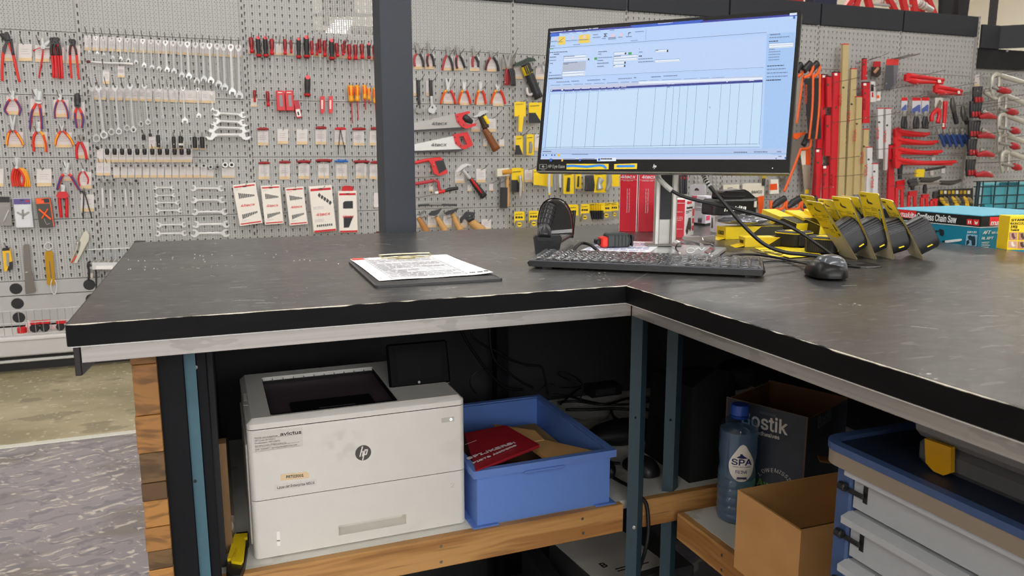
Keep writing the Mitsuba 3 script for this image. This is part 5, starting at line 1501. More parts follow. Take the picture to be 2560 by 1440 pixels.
def fit_card(TL,TR,BR,L0=.165,w0=.095):
    o=at_z(*BR,CT+.0005)

    def geo(q):
        w=np.array([math.cos(q[0]),math.sin(q[0]),0]); n=np.array([-w[1],w[0],0])
        return w,math.cos(q[1])*np.array([0,0,1])+math.sin(q[1])*n

    def res(q):
        w,v=geo(q); tr=o+v*q[2]
        return np.concatenate([to_px(tr)-TR,to_px(tr+w*q[3])-TL,[(q[2]-L0)*300,(q[3]-w0)*200]])
    s=least_squares(res,[1.1,.5,L0,w0]).x
    w,v=geo(s)
    return o,w,v,s[2],s[3]


CARDY,CREAM,TMB=mat('f0d51c',.42),mat('d9cfae',.5),mat('1d1d20',.45)
ribs_m=mat('3c3c42',.4)


def tape_card(TL,TR,BR,label,drum=True,group=None,o=None):
    o,w,v,L,Wd=fit_card(np.array(S_(*TL)),np.array(S_(*TR)),S_(*BR))
    F=Face(o+w*Wd,-w,v)             # printed side faces the viewer's left; u runs to the near edge
    t=thing('tape_measure_card',label,'tape measure',group)
    part(t,'card',F.poly(rrect(0,0,Wd,L,.006),-.0012,.0012),CREAM,False,'cream card')
    part(t,'yellow_print',F.poly([(.0003,L*.42),(Wd*.6,L*.36),(Wd-.0003,L*.44),(Wd-.0003,L-.003),(Wd-.004,L-.0003),(.004,L-.0003),(.0003,L-.003)],.0002),CARDY,False,'yellow upper part')
    part(t,'edge',F.box(Wd-.0002,.002,-.0016,Wd+.0004,L-.004,.0006),mat('5a4c1c',.6),False)
    part(t,'print',[F.text('STANLEY',Wd*.06,L*.93,.0042,.0006,True,fit=Wd*.3),F.lines(Wd*.08,L*.64,Wd*.44,L*.78,7,.0006,.3,3,1),F.lines(Wd*.48,L*.64,Wd*.76,L*.78,7,.0006,.3,5,1),F.lines(Wd*.48,L*.46,Wd*.7,L*.55,4,.0006,.3,7,1),F.lines(Wd*.12,L*.50,Wd*.4,L*.53,1,.0006,.7,9,1)],mat('6f6310',.5),False)
    part(t,'graphics',[F.poly([(Wd*.32,L*.86),(Wd*.38,L*.91),(Wd*.42,L*.86),(Wd*.54,L*.85),(Wd*.62,L*.83),(Wd*.54,L*.82),(Wd*.38,L*.83)],.0006),F.box(Wd*.82,L*.5,.0002,Wd*.90,L*.76,.0007),F.box(Wd*.83,L*.42,.0002,Wd*.91,L*.46,.0007)],mat('3a3826',.5),False)
    part(t,'white_panel',F.box(Wd*.84,L*.62,.0006,Wd*.885,L*.74,.0009),mat('d8dcc0',.5),False)
    if drum:
        r_,th=.037,.046
        cx,cy=Wd*.5,.041
        prof=rrect(-r_,-r_,r_,r_,.026,6)
        lo=ext(prof,th-.006); lo.apply_translation([cx,cy,-th+.003])
        hi=ext(prof.buffer(-.004),th); hi.apply_translation([cx,cy,-th-.003])
        part(t,'case',F.put(hull(np.vstack([lo.vertices,hi.vertices]))),TMB,35,'black rubber tape case')
        part(t,'grip_rib',[F.box(Wd*.5+r_*.1,cy+r_*.28+i*.0042,-th+.002,Wd*.5+math.sqrt(max(0,1-max(0,(r_*.28+i*.0042-.011)/.0262)**2))*.026+.0117,cy+r_*.28+i*.0042+.0022,-.006,.0008) for i in range(7)],ribs_m,False,None,'stuff')
        part(t,'yellow_slot',F.box(cx+r_-.002,cy-r_*.62,-th+.014,cx+r_+.0008,cy-r_*.55,-.020,.0006),YELL,False)
        part(t,'seam',F.box(cx-r_-.0005,cy-r_*.1,-th*.5,cx+r_+.0005,cy-r_*.08,-th*.48),BLACK,False)
    return F


tape_card((385,610),(520,630),(760,1050),'yellow tape measure card, leftmost of the back row',False)
tape_card((560,650),(705,670),(930,1060),'yellow tape measure card, second from the left in the back row')
tape_card((785,625),(955,640),(1120,1060),'yellow tape measure card, rightmost of the back row')
tape_card((440,665),(600,690),(945,1243),'black tape measure on a yellow card, first of the four leaning in front')
tape_card((690,622),(875,645),(1130,1240),'black tape measure on a yellow card, second of the four leaning in front')
tape_card((958,580),(1150,600),(1298,1240),'black tape measure on a yellow card, third of the four and tallest, leaning in front')
tape_card((1165,648),(1285,665),(1587,1240),'black tape measure on a yellow card, rightmost of the four leaning in front')
# two tape measures lying flat with their cards
for i,(a,b,lb) in enumerate(((N_(1042,730),N_(1300,700),'black tape measure with a yellow line lying flat, the rear one of two'),(N_(1122,768),N_(1400,790),'black tape measure with a yellow line lying flat in front of the leaning cards'))):
    A,B=at_z(*a,CT+.002),at_z(*b,CT+.002)
    ex=(B-A)/np.linalg.norm(B-A); ey=np.array([-ex[1],ex[0],0])
    F=Face(A-ey*.008,ex,ey)
    t=thing('tape_measure',lb,'tape measure')
    g=rrect(0,0,.078,.074,.022,6)
    lo=ext(g,.030); lo.apply_translation([0,0,.003]); hi=ext(g.buffer(-.004),.0365); hi.apply_translation([0,0,0])
    part(t,'case',F.put(hull(np.vstack([lo.vertices,hi.vertices]))),TMB,35,'black ribbed case')
    ln=ext(g.buffer(.0004).difference(g.buffer(-.0022)),.0022); ln.apply_translation([0,0,.0315])
    part(t,'yellow_line',F.put(ln),YELL,False)
    ln=ext(rrect(.022,.02,.06,.055,.006),.001); ln.apply_translation([0,0,.0362])
    part(t,'yellow_badge',F.put(ln),YELL,False)
    part(t,'rib',[F.box(.010+.004*k,-.0006,.005,.0115+.004*k,.002,.029,.0003) for k in range(14)],ribs_m,False,None,'stuff')
    part(t,'blade_mouth',F.box(.0766,.008,.006,.0788,.024,.018,.001),YELL,False)
for i,(q,lb) in enumerate((([(680,732),(1060,718),(1230,800),(850,815)],'yellow printed card lying flat on the worktop below the black cables, the lower one'),([(760,760),(1180,738),(1300,806),(1000,828)],'yellow printed card lying flat, the upper one, partly under the front tape measure'))):
    P=[at_z(*N_(*a),CT+.0004) for a in q]
    F=Face(P[3],P[2]-P[3],P[0]-P[3])
    t=thing('product_card',lb,'card')
    m=ext(Polygon([(p[0],p[1]) for p in P]),.0012); m.apply_translation([0,0,CT+.0004+.0014*i])
    part(t,'card',m,CARDY,False)
    wd,hd=np.linalg.norm(P[2]-P[3]),np.linalg.norm(P[0]-P[3])
    part(t,'print',[F.lines(wd*.2,hd*.35,wd*.8,hd*.8,5,.0016+.0014*i,.3,3,1),F.poly([(wd*.1,hd*.3),(wd*.2,hd*.3),(wd*.15,hd*.7)],.0016+.0014*i)],mat('5f5510',.5),False)

# chain saw carton beyond the right edge of the worktop
cn=at_x(*V_(1840,688),1.775)
fa=at_x(*V_(515,572),1.775)
zt_,yn_,yf_=cn[2],cn[1],fa[1]
zb0=1.0
TEAL,TEALD=mat('1481a0',.4),mat('15181b',.45)
t=thing('chain_saw_box','large teal and black carton for a cordless chain saw beside the worktop','box')
w2=.30
part(t,'box',cbox(1.775,yn_,zb0,1.775+w2,yf_+.05,zt_,.002),TEAL,False)
part(t,'top',cbox(1.777,yn_+.002,zt_-.001,1.775+w2-.002,yf_+.048,zt_+.0008),mat('4aa6bf',.3),False)
A=Face((1.775,yf_+.05,zb0),(0,-1,0),(0,0,1)); B_=Face((1.775,yn_,zb0),(1,0,0),(0,0,1))
la,ha=yf_+.05-yn_,zt_-zb0
vb=A.uv(*V_(1840,862))[1]
part(t,'black_band',[A.rect(0,vb,la,ha-.001,.0004),B_.rect(0,vb,w2,ha-.001,.0004)],TEALD,False)
part(t,'silver_line',[A.rect(0,vb-.0028,la,vb,.0005),B_.rect(0,vb-.0028,w2,vb,.0005)],mat('b9c4c8',.4),False)
MR=mat('dc2a30',.45)
part(t,'red_badge',[A.pp([V_(526,582),V_(818,608),V_(806,735),V_(560,705)],.0008),B_.pp([V_(1970,706),V_(2268,696),V_(2258,835),V_(1958,842)],.0008)],MR,False,'red badge','stuff')
part(t,'white_print',[fit_text(A,'makita',V_(560,690),V_(802,726),.0135,.0014,True,slant=.25),fit_text(B_,'makita',V_(1962,836),V_(2256,828),.0125,.0014,True,slant=.25),fit_text(A,'Cordless Chain Saw',V_(826,735),V_(1440,798),.0165,.0010,True),
                        A.pp([V_(1270,1072),V_(1500,1045),V_(1530,1050),V_(1532,1068),V_(1500,1085),V_(1300,1110),V_(1262,1100)],.0010),B_.lines(*B_.uv(*V_(1825,1195)),*B_.uv(*V_(2020,1080)),4,.001,.35,4),fit_text(B_,'BL XPT',V_(1828,1055),V_(2005,1050),.006,.001,True,slant=.3),fit_text(B_,'AFT',V_(1850,970),V_(1960,968),.008,.001,True,slant=.4),fit_text(B_,'36V LXT',V_(1985,968),V_(2110,960),.005,.001,True),fit_text(A,'36V LXT',V_(1615,955),V_(1770,960),.005,.001,True)],mat('e9edf0',.5),False,'white lettering')
part(t,'safety_symbol',[A.pp([V_(1612,735),V_(1698,740),V_(1694,832),V_(1608,822)],.0008),A.pp([V_(1712,740),V_(1802,746),V_(1800,842),V_(1706,834)],.0008)],MR,False,'red safety symbols','stuff')
part(t,'symbol_print',[A.pp([V_(1630,760),V_(1645,760),V_(1645,810),V_(1628,808)],.0014),A.pp([V_(1660,762),V_(1675,763),V_(1675,812),V_(1658,811)],.0014),A.pp([V_(1730,765),V_(1755,790),V_(1780,768),V_(1775,812),V_(1755,825),V_(1735,808)],.0014)],WHITE,False)
part(t,'saw_picture',[A.pp([V_(1005,990),V_(1050,985),V_(1075,1000),V_(1110,985),V_(1098,930),V_(1125,912),V_(1165,920),V_(1190,890),V_(1245,910),V_(1252,970),V_(1230,1005),V_(1185,985),V_(1180,935),V_(1135,935),V_(1125,985),V_(1140,1070),V_(1090,1085),V_(1045,1070),V_(1030,1030),V_(1000,1010)],.0008),A.pp([V_(1222,1080),V_(1262,1072),V_(1262,1100),V_(1230,1095)],.0008)],mat('12262e',.5),False,'dark chain saw picture','stuff')
part(t,'photo_panel',[A.pp([V_(1605,970),V_(1775,985),V_(1760,1165),V_(1585,1150)],.0008,.0004,.002)],mat('8db8cf',.5),False)
part(t,'photo_print',[A.pp([V_(1625,1010),V_(1660,990),V_(1700,1010),V_(1730,1000),V_(1745,1060),V_(1740,1150),V_(1690,1150),V_(1680,1070),V_(1640,1060)],.0012),A.pp([V_(1605,1080),V_(1640,1060),V_(1650,1110),V_(1600,1150)],.0012)],mat('1b3a4a',.5),False)
lab=part(t,'barcode_label',B_.pp([V_(2152,900),V_(2252,896),V_(2235,1115),V_(2140,1125)],.0008),mat('b9c0c0',.5),False)
part(lab,'print',[B_.rect(B_.uv(*V_(2165+9*i,985))[0],B_.uv(*V_(2165,1010))[1],B_.uv(*V_(2165+9*i,985))[0]+.001*(1+i%2),B_.uv(*V_(2165,960))[1],.0014) for i in range(8)]+[fit_text(B_,'CE',V_(2152,1092),V_(2195,1090),.006,.0014)],INK,False)
part(t,'trestle',cbox(1.80,yn_+.02,0,2.05,yf_,zb0),mat('3a3a3c',.6),False)
# yellow saw set box at the right picture edge
P=at_z(*V_(2232,1222),CT); Q=at_z(*V_(2504,1252),CT)
F=Face(P+(Q-P)*0,(.94,-.34,0),(0,0,1))
u1,v1=F.uv(*V_(2290,688)); v1=v1
t=thing('yellow_box','yellow printed box with four wood photographs at the right picture edge','box')
wv=.13
part(t,'box',F.box(0,0,-.04,wv,v1,0,.001),mat('f2cd10',.42),False)
part(t,'print',[fit_text(F,'STANLEY',V_(2300,770),V_(2610,762),.0050,.0006,True),fit_text(F,'2 PCS',V_(2292,878),V_(2392,880),.0062,.0006,True),fit_text(F,'TradeLift',V_(2290,918),V_(2420,922),.0040,.0006)],mat('2a2608',.5),False)
part(t,'black_bar',F.pp([V_(2295,790),V_(2620,788),V_(2620,822),V_(2295,820)],.0004),mat('1c1a08',.5),False)
part(t,'bar_print',fit_text(F,'FATMAX',V_(2302,815),V_(2500,816),.0036,.0010,True),mat('f2cd10',.42),False)
for i,q in enumerate(([(2278,942),(2402,945),(2398,1065),(2270,1062)],[(2422,945),(2545,948),(2545,1068),(2416,1066)],[(2265,1078),(2396,1082),(2390,1192),(2258,1182)],[(2412,1084),(2545,1088),(2545,1205),(2404,1196)])):
    s_=part(t,'photo',F.pp([V_(*a) for a in q],.0005),mat(('b98a72','a87a5c','c49a80','b0806a')[i],.5),False)
    m_=[((q[0][0]*(1-a)+q[1][0]*a),(q[0][1]*(1-b)+q[3][1]*b)) for a,b in ((.25,.2),(.5,.1),(.62,.55),(.8,.75),(.5,.9),(.3,.6))]
    part(s_,'photo_print',F.pp([V_(*a) for a in m_],.0010),mat(('5d2f3a','4a2c1c','d9cfc0','3a2a24')[i],.5),False)

# teal case behind a black wire grid, on a stand beyond the chain saw carton
yc=2.75
F=Face(at_y(*V_(1690,640),yc),(1,0,0),(0,0,1))
t=thing('tool_case','teal plastic case behind a black wire grid at the right picture edge','case')
u0,v0=F.uv(*V_(1690,700)); u1,v1=F.uv(*V_(1700,150)); wC=.46
part(t,'lid',F.box(.06,v0,-.05,wC,v1-.008,-.012,.01),mat('3d8a93',.4),30)
part(t,'pale_panel',F.pp([V_(1750,200),V_(1850,195),V_(1845,620),V_(1752,610)],-.010),mat('a9c6cc',.4),False)
part(t,'raised_panel',F.pp([V_(1990,230),V_(2560,210),V_(2560,600),V_(1990,600)],-.010,.003,.008),mat('4a97a0',.35),False)
part(t,'handle_recess',F.pp([V_(2100,160),V_(2420,158),V_(2400,205),V_(2130,205)],-.008,.004,.006),mat('17606e',.4),False)
part(t,'latch',F.pp([V_(1860,510),V_(1985,500),V_(1990,630),V_(1865,640)],.012,.01,.004),mat('2d8593',.35),False)
part(t,'carry_handle',F.pp([V_(2060,660),V_(2085,600),V_(2110,585),V_(2440,588),V_(2470,610),V_(2470,680),V_(2060,680)],.03,.02,.006),mat('2f8792',.35),30)
part(t,'stand',F.box(.02,-1.2,-.12,wC,v0,0),mat('2c2c2e',.7),False)
GW=mat('10242a',.4)
for x in (1705,1738,1790,1980,2180,2340,2500):
    a,b=F.uv(*V_(x,700)),F.uv(*V_(x-2,140)); part(t,'grid_wire',cyl(F.P(a[0],a[1],.008),F.P(a[0],v1+.002,.008),.0035 if x>1710 else .006,6),GW,True)
for y in (148,232,375,510,600):
    a=F.uv(*V_(1700,y)); part(t,'grid_wire',cyl(F.P(a[0],a[1],.008),F.P(wC,a[1],.008),.003,6),GW,True)

# ================================================================ tools on the wall, left half
A4=lambda x,y:(x/4,y/4)
B4=lambda x,y:(x/4,340+y/4)
C4=lambda x,y:(500+x/4,y/4)
D4=lambda x,y:(500+x/4,300+y/4)
E4=lambda x,y:(960+x/4.8,40+y/4.8)
F4=lambda x,y:(960+x/4.8,320+y/4.8)
G4=lambda x,y:(1180+x/5.12,380+y/5.12)
LINEM=mat('a39aa6',.6)


def hook(b,label,ln=.11,rise=.045,card=None,strip=True,off=0.0):
    """A steel wall hook with base at outline point b; card = (x0, y0, x1, y1) is its price card."""
    t=thing('wall_hook',label,'hook')
    p=W(*b)
    part(t,'wire',tube(spline([p+[0,.004,0],p+[0,-.02,0],p+[0,-ln*.55,rise*.35],p+[0,-ln,rise]],3),.0026,5),HOOK,True)
    part(t,'tip',lathe(p+[0,-ln-.001,rise],(0,-1,.4),[(-.004,.002),(-.002,.0042),(.002,.0042),(.004,.002)],7),mat('d8d6d0',.3,.5),True)
    if card:
        price_card(t,card,strip)
    return t


def price_card(t,card,strip=True,off=.006,m=None):
    x0,y0,x1,y1=card
    c=part(t,'price_card',wp(sbox(x0,y0,x1,y1),off,.002),m or CARD,False)
    h=y1-y0
    if strip:
        part(c,'price_strip',wp(sbox(x0+.3,y1-h*.2,x1-.3,y1-.2),off+.0021,.0008),BEIGE,False)
    if x1-x0>16:
        part(c,'print',[wp(sbox(x0+(x1-x0)*.2,y0+h*f,x0+(x1-x0)*g,y0+h*f+.9),off+.0021,.0006) for f,g in ((.3,.8),(.42,.7),(.55,.8))],LINEM,False)


def wrench(top,bot,label,r1,r2,shaft,kind='combination',off=.02,m=None,tw=.25,group=None,ring=.55):
    """Ring end at 'top', open jaw at 'bot'."""
    top,bot=np.array(top,float),np.array(bot,float)
    d=(bot-top)/np.linalg.norm(bot-top); n_=np.array([-d[1],d[0]])
    sh=cap(top,bot,shaft*.9,shaft)
    def jaw(c,d,r,tw):
        dd=d*math.cos(tw)+np.array([-d[1],d[0]])*math.sin(tw); nn=np.array([-dd[1],dd[0]])
        return Point(c).buffer(r,quad_segs=6),Polygon([c-nn*r*.48-dd*r*.15,c+nn*r*.48-dd*r*.15,c+nn*r*.55+dd*r*1.5,c-nn*r*.55+dd*r*1.5])
    if kind=='combination':
        g1,cut1=Point(top).buffer(r1,quad_segs=6),Point(top).buffer(r1*ring,quad_segs=4)
        g2,cut2=jaw(bot,d,r2,tw)
    elif kind=='flipped':          # open jaw at top, ring at the bottom
        g1,cut1=jaw(top,-d,r1,tw)
        g2,cut2=Point(bot).buffer(r2,quad_segs=6),Point(bot).buffer(r2*ring,quad_segs=4)
    else:
        g1,cut1=jaw(top,-d,r1,tw)
        g2,cut2=jaw(bot,d,r2,-tw)
    flat=unary_union([sh,g1,g2]).difference(unary_union([cut1,cut2]))
    inner=sh.buffer(-shaft*.28)
    if inner.is_empty:
        inner=sh
    return single('wrench',[wp(flat,off,.006),wt([tuple(top+d*r1*1.3),tuple(bot-d*r2*1.4)],shaft*.46,off+.006,8,.8,0)],m or STEEL,label,'wrench',group,25)


def pliers(piv,head,L,R,label,hc,jc,hw=6.0,jw=8.0,tip=None,head2=None,off=.025,sleeve=None,kind='pliers'):
    """piv pivot, head/head2 the tips of the jaws, L and R the handle paths (outline points, in order from the pivot)."""
    t=thing(kind,label,'pliers')
    piv=np.array(piv,float)
    h2=head2 or head
    jm=jc
    for k,h_ in enumerate((head,h2) if head2 else (head,)):
        part(t,'jaw',wt([tuple(piv-(np.array(h_)-piv)*.12),tuple(piv+(np.array(h_)-piv)*.5),tuple(h_)],[jw*.5,jw*.46,(tip or jw*.45)*.5],off+.006+.002*k,8,.55),jm,True)
    part(t,'joint',lathe(W(piv[0],piv[1],off+.008),(0,-1,0),[(0,jw*.5*wscale(*piv)),(.006,jw*.5*wscale(*piv)),(.0065,.001)],12),jm,30)
    for k,P in enumerate((L,R)):
        q=[tuple(piv)]+[tuple(a) for a in P]
        n_=len(q)
        rad=np.interp(np.arange(n_),[0,1,n_-1],[hw*.30,hw*.5,hw*.42])
        col=hc if not isinstance(hc,tuple) else hc[k%len(hc)]
        part(t,'handle',wt(q[0:1]+q[1:],rad,off+.006,6,.75),col,True)
        if sleeve:
            part(t,'grip_inlay',wt([(a[0]+(1 if k else -1)*hw*.1,a[1]) for a in q[1:]],np.full(n_-1,hw*.30),off+.012,6,.8),sleeve,True)
    return t


def driver(top,hb,tip,label,style='red',wd=11.0,off=.03):
    """Screwdriver hanging by its handle: top of the handle, its lower end, shaft tip."""
    top,hb,tip=(np.array(a,float) for a in (top,hb,tip))
    s=wscale(*top); t=thing('screwdriver',label,'screwdriver')
    P=lambda a:W(a[0],a[1],off)
    lerp=lambda f:top+(hb-top)*f
    ST_={'red':(mat('a8151f',.32),mat('3a0d12',.4),RED),'black':(mat('232325',.5),mat('e0505a',.4),mat('b81c25',.4)),'vde':(mat('f0a416',.38),mat('e3380f',.4),mat('f0a416',.38))}[style]
    w_=wd*s/2
    fs=[0,.04,.2,.4,.6,.75,.88,1.0]
    pr={'red':[.55,.85,1,.95,.85,.62,.78,.7],'black':[.7,.95,.9,1,.9,.75,1.05,.8],'vde':[.6,.9,1,.95,.85,.65,.95,.6]}[style]
    part(t,'handle',tube([P(lerp(f)) for f in fs],[w_*x for x in pr],9),ST_[0],True)
    if style=='black':
        part(t,'end_cap',lathe(P(lerp(.02))+[0,-w_*.6,0],(0,-1,.25),[(0,w_*.75),(.006,w_*.7),(.0062,.001)],12),ST_[1],30)
        part(t,'collar',tube([P(lerp(f)) for f in (.84,.90,1.0)],[w_*1.0,w_*1.2,w_*.7],9),ST_[2],True)
    else:
        for k in (-1,1):
            q=lerp(.12),lerp(.62)
            part(t,'grip_inlay',tube([P(a+np.array([k*wd*.26,0]))+[0,-w_*.72,0] for a in q],w_*.2,6),ST_[1],True)
        part(t,'collar',tube([P(lerp(f)) for f in (.78,.88,1.0)],[w_*.7,w_*.9,w_*.6],9),ST_[2],True)
    if np.linalg.norm(tip-hb)>2:
        part(t,'shaft',tube([P(hb),P(tip)],(.0022 if wd<9 else .003) if style!='vde' else .0042,7),STEEL if style!='vde' else mat('b5182a',.4),True)
        if style=='black':
            part(t,'blade_tip',tube([P(tip+(hb-tip)*.08),P(tip)],.0034,7),BLACK,True)


def box_pack(q,label,t_,draw,cat_='box',name='hanging_box',off=.05,m=WHITE,depth=None):
    """A flat carton hanging on the wall; q = outline corners TL, TR, BR, BL."""
    P=[W(a[0],a[1],off+t_) for a in q]
    o=P[3]; F=Face(o,P[2]-P[3],P[0]-P[3])
    w_,h=np.linalg.norm(P[2]-P[3]),np.linalg.norm(P[0]-P[3])
    t=thing(name,label,cat_)
    part(t,'box',F.box(0,0,-t_,w_,h,0,.002),m,False)
    draw(t,F,w_,h)
    return t


# ---- bay at the left edge: pliers ------------------------------------------------------------------------------
KNR,KNB,VRED,VYEL=mat('d8281f',.42),mat('3a3d7c',.45),mat('d8301c',.4),mat('f3a61a',.42)
BLK=mat('26262a',.4)


def sc(f,*pts):
    return [f(*p) for p in pts]


H_=lambda x,y,lb,c,**k:hook((x,y),lb,card=c,**k)
# price cards and hooks of this bay: base point, card
for i,(b,c,lb) in enumerate((
        ((22,108),(10,108,40,153),'steel hook and white price card behind the large red-handled water pump pliers'),((59,111),(46.5,110,80,153),'steel hook with a bare white price card right of the large water pump pliers'),((100,112),(88,113,124,155),'steel hook and price card behind the silver pliers with one red handle'),
        ((152,117),(147,118,161,158),'steel hook with price card at the right of the black and red pincer stack'),((181,114),(167,114,201,159),'steel hook and price card behind the single red pincers'),((30,240),(16,240,46,287),'steel hook and price card behind the red side cutters'),((90,245),(76,246,112,290),'steel hook and price card behind the silver pliers wrench'),((150,247),(134,249,172,293),'steel hook and price card behind the red diagonal cutters'),((196,256),(181,255,212,298),'steel hook and price card behind the black crimping pliers'),
        ((33,332),(20,330,58,368),'steel hook and price card behind the lower red and orange pliers, left one'),((95,335),(82,330,118,368),'steel hook and price card behind the orange-tipped pliers in the middle'),((155,330),(140,331,180,369),'steel hook and price card behind the red long-nose pliers'),((204,356),(190,355,222,396),'steel hook and price card behind the plain red-handled pliers'),((42,424),(33,422,66,466),'steel hook and price card behind the stack of orange pliers'),((107,424),(92,423,129,466),'steel hook with a bare white price card between the orange stack and the cable cutters'),((165,422),(160,424,180,452),'steel hook with a small tan card behind the cable cutters'),((210,424),(199,430,229,472),'steel hook and price card behind the little red pliers'),((216,486),(202,486,235,529),'steel hook and price card behind the black tweezers'),((-4,424),(-6,422,9,467),'white price card cut by the left picture edge'))):
    H_(*b,lb,c,ln=.10,rise=.05)

t=pliers(A4(75,400),A4(5,335),sc(A4,(42,480),(30,560),(20,680),(22,810)),sc(A4,(105,470),(135,560),(165,700),(195,820)),'large water pump pliers with black jaws and red handles at the top left corner',KNR,BLK,8.5,17,9,A4(62,320),kind='water_pump_pliers')
part(t,'slot_plate',wp(Polygon(sc(A4,(40,540),(22,500),(70,380),(100,385),(75,440),(55,540))),.03,.008),BLK,25)
part(t,'neck',wt(sc(A4,(110,400),(118,460),(135,550)),[3.6,3.8,4],.036),BLK,True)
t=pliers(A4(430,470),A4(505,400),sc(A4,(425,560),(410,650),(388,780)),sc(A4,(470,478),(500,470)),'small silver pliers with one red handle, held by a red clip, in the top row',(RED,STEEL),STEEL,5,12,6,A4(420,380))
part(t,'red_clip',wt(sc(A4,(330,510),(360,492),(430,470)),[3,1.2,1.2],.035),RED,True)
for i in range(2):
    dx=28*i
    pliers(A4(525+dx,420),A4(510+dx,375),sc(A4,(515+dx,500),(522+dx,560),(532+dx,680),(535+dx,780)),sc(A4,(570+dx,480),(580+dx,560),(590+dx,680),(595+dx,785)),'black end pincers with bright red handles, '+('front left' if i==0 else 'right')+' of the stacked pair',(mat('d3121c',.35),mat('d3121c',.35)),BLK,8,13,8,A4(560+dx,378),off=.03+.015*i,kind='pincers')
    part('pincers'+('' if i==0 else '_001'),'arm',[wt(sc(A4,(535+dx,410),(512+dx,480),(518+dx,555)),3.6,.038+.015*i),wt(sc(A4,(545+dx,410),(572+dx,480),(580+dx,555)),3.6,.038+.015*i)],BLK,True)
pliers(A4(722,425),A4(695,395),sc(A4,(700,500),(700,560),(706,680),(715,782)),sc(A4,(755,490),(766,560),(778,690),(790,795)),'single black end pincers with red handles beside the dark wall upright',KNR,BLK,7,13,8,A4(748,398),kind='pincers')
part('pincers_002','arm',[wt(sc(A4,(722,425),(700,480),(700,550)),3,.035),wt(sc(A4,(725,425),(752,480),(765,550)),3,.035)],BLK,True)
pliers(A4(122,980),A4(95,905),sc(A4,(85,1010),(52,1080),(52,1110),(78,1146)),sc(A4,(160,1005),(203,1080),(203,1110),(190,1150)),'silver-headed side cutters with red and blue handles, second row, leftmost',KNR,STEEL,7.5,12,7,A4(132,905),sleeve=KNB)
pliers(A4(385,1000),A4(345,890),sc(A4,(330,1090),(312,1160),(300,1285)),sc(A4,(400,1080),(412,1160),(420,1290)),'large silver pliers wrench with red and blue handles in the second row',KNR,STEEL,8,22,15,A4(395,905),sleeve=KNB)
pliers(A4(600,990),A4(585,935),sc(A4,(570,1020),(548,1100),(550,1185)),sc(A4,(635,1020),(670,1100),(682,1188)),'small red and blue cutters in the second row, third from the left',KNR,STEEL,6.5,9,5,A4(610,945),sleeve=KNB)
t=pliers(A4(775,1050),A4(770,930),sc(A4,(752,1130),(755,1190),(770,1280)),sc(A4,(815,1130),(830,1190),(820,1280)),'black-headed crimping pliers with red and blue handles next to the wall upright',KNR,BLK,8,17,12,sleeve=KNB)
pliers(A4(125,1290),A4(100,1150),sc(A4,(90,1330),(72,1400),(68,1450)),sc(A4,(165,1330),(210,1400),(232,1450)),'long-nose pliers with red and orange handles in the third row, leftmost',(VRED,VRED),STEEL,8,8,3,A4(150,1155),sleeve=VYEL)
pliers(A4(385,1300),A4(370,1215),sc(A4,(345,1350),(332,1430),(340,1515)),sc(A4,(430,1350),(455,1440),(462,1520)),'combination pliers with red and orange handles hanging below the pliers wrench',(VRED,VYEL),STEEL,8.5,11,7,A4(392,1215),sleeve=VRED)
pliers(A4(615,1300),A4(590,1232),sc(A4,(585,1340),(560,1400),(552,1450)),sc(A4,(665,1340),(710,1400),(732,1450)),'pointed pliers with wide red and orange handles in the third row',VRED,STEEL,8,7,3,A4(640,1235),sleeve=VYEL)
pliers(B4(802,40),B4(785,-15),sc(B4,(778,80),(765,150),(772,232)),sc(B4,(820,80),(850,150),(868,235)),'plain red-handled pliers with a dark steel head beside the wall upright',RED,DULL,8.5,11,7,B4(820,-12))
for i in range(4):
    dx=24*i
    pliers(B4(165+dx*.4,315),B4(155+dx*.5,215),sc(B4,(135+dx,340),(118+dx,420),(130+dx*1.1,505)),sc(B4,(200+dx*.7,345),(240+dx*.6,420),(225+dx,508)),'red and orange insulated pliers in the fanned stack of four, '+['front one at the left','second from the left','third from the left','rearmost at the right'][i],(VRED,VYEL) if i else (VRED,VRED),STEEL,7,8,4,B4(172+dx*.5,222),off=.055-.012*i)
pliers(B4(662,370),B4(640,255),sc(B4,(620,400),(595,460),(572,538)),sc(B4,(710,400),(745,460),(795,540)),'cable cutters with hooked silver blades and red and blue handles',KNR,STEEL,9,14,9,B4(682,268),sleeve=KNB)
pliers(B4(828,345),B4(822,315),sc(B4,(800,375),(782,430),(800,500)),sc(B4,(850,370),(882,430),(876,480)),'little plain red pliers in front of a white card',RED,STEEL,5,7,4)
t=pliers(B4(630,560),B4(618,485),sc(B4,(595,610),(600,700),(612,815)),sc(B4,(660,610),(668,700),(668,815)),'straight red insulated pliers with a broad red guard below the cable cutters',RED,STEEL,10,10,6,B4(642,492),kind='pliers')
part(t,'guard',wp(Polygon(sc(B4,(562,600),(590,555),(668,555),(692,605),(660,622),(595,620))),.03,.02),RED,25)
pliers(B4(835,560),B4(812,555),sc(B4,(836,640),(832,740),(834,828)),sc(B4,(862,620),(890,720),(920,825)),'black tweezer-like nippers with long thin legs beside the wall upright',BLK,BLK,4,8,5)


def blister(q,label,top_c,draw,m,t_=.022,name='blister_pack'):
    def d(t,F,w_,h):
        part(t,'header_card',F.box(.002,h*.80,.0002,w_-.002,h-.002,.0012),top_c,False,'header card')
        part(t,'hang_slot',F.box(w_*.4,h*.92,.0013,w_*.6,h*.95,.0018),INK,False)
        draw(t,F,w_,h)
    return box_pack(q,label,t_,d,'packaging',name,.02,m)


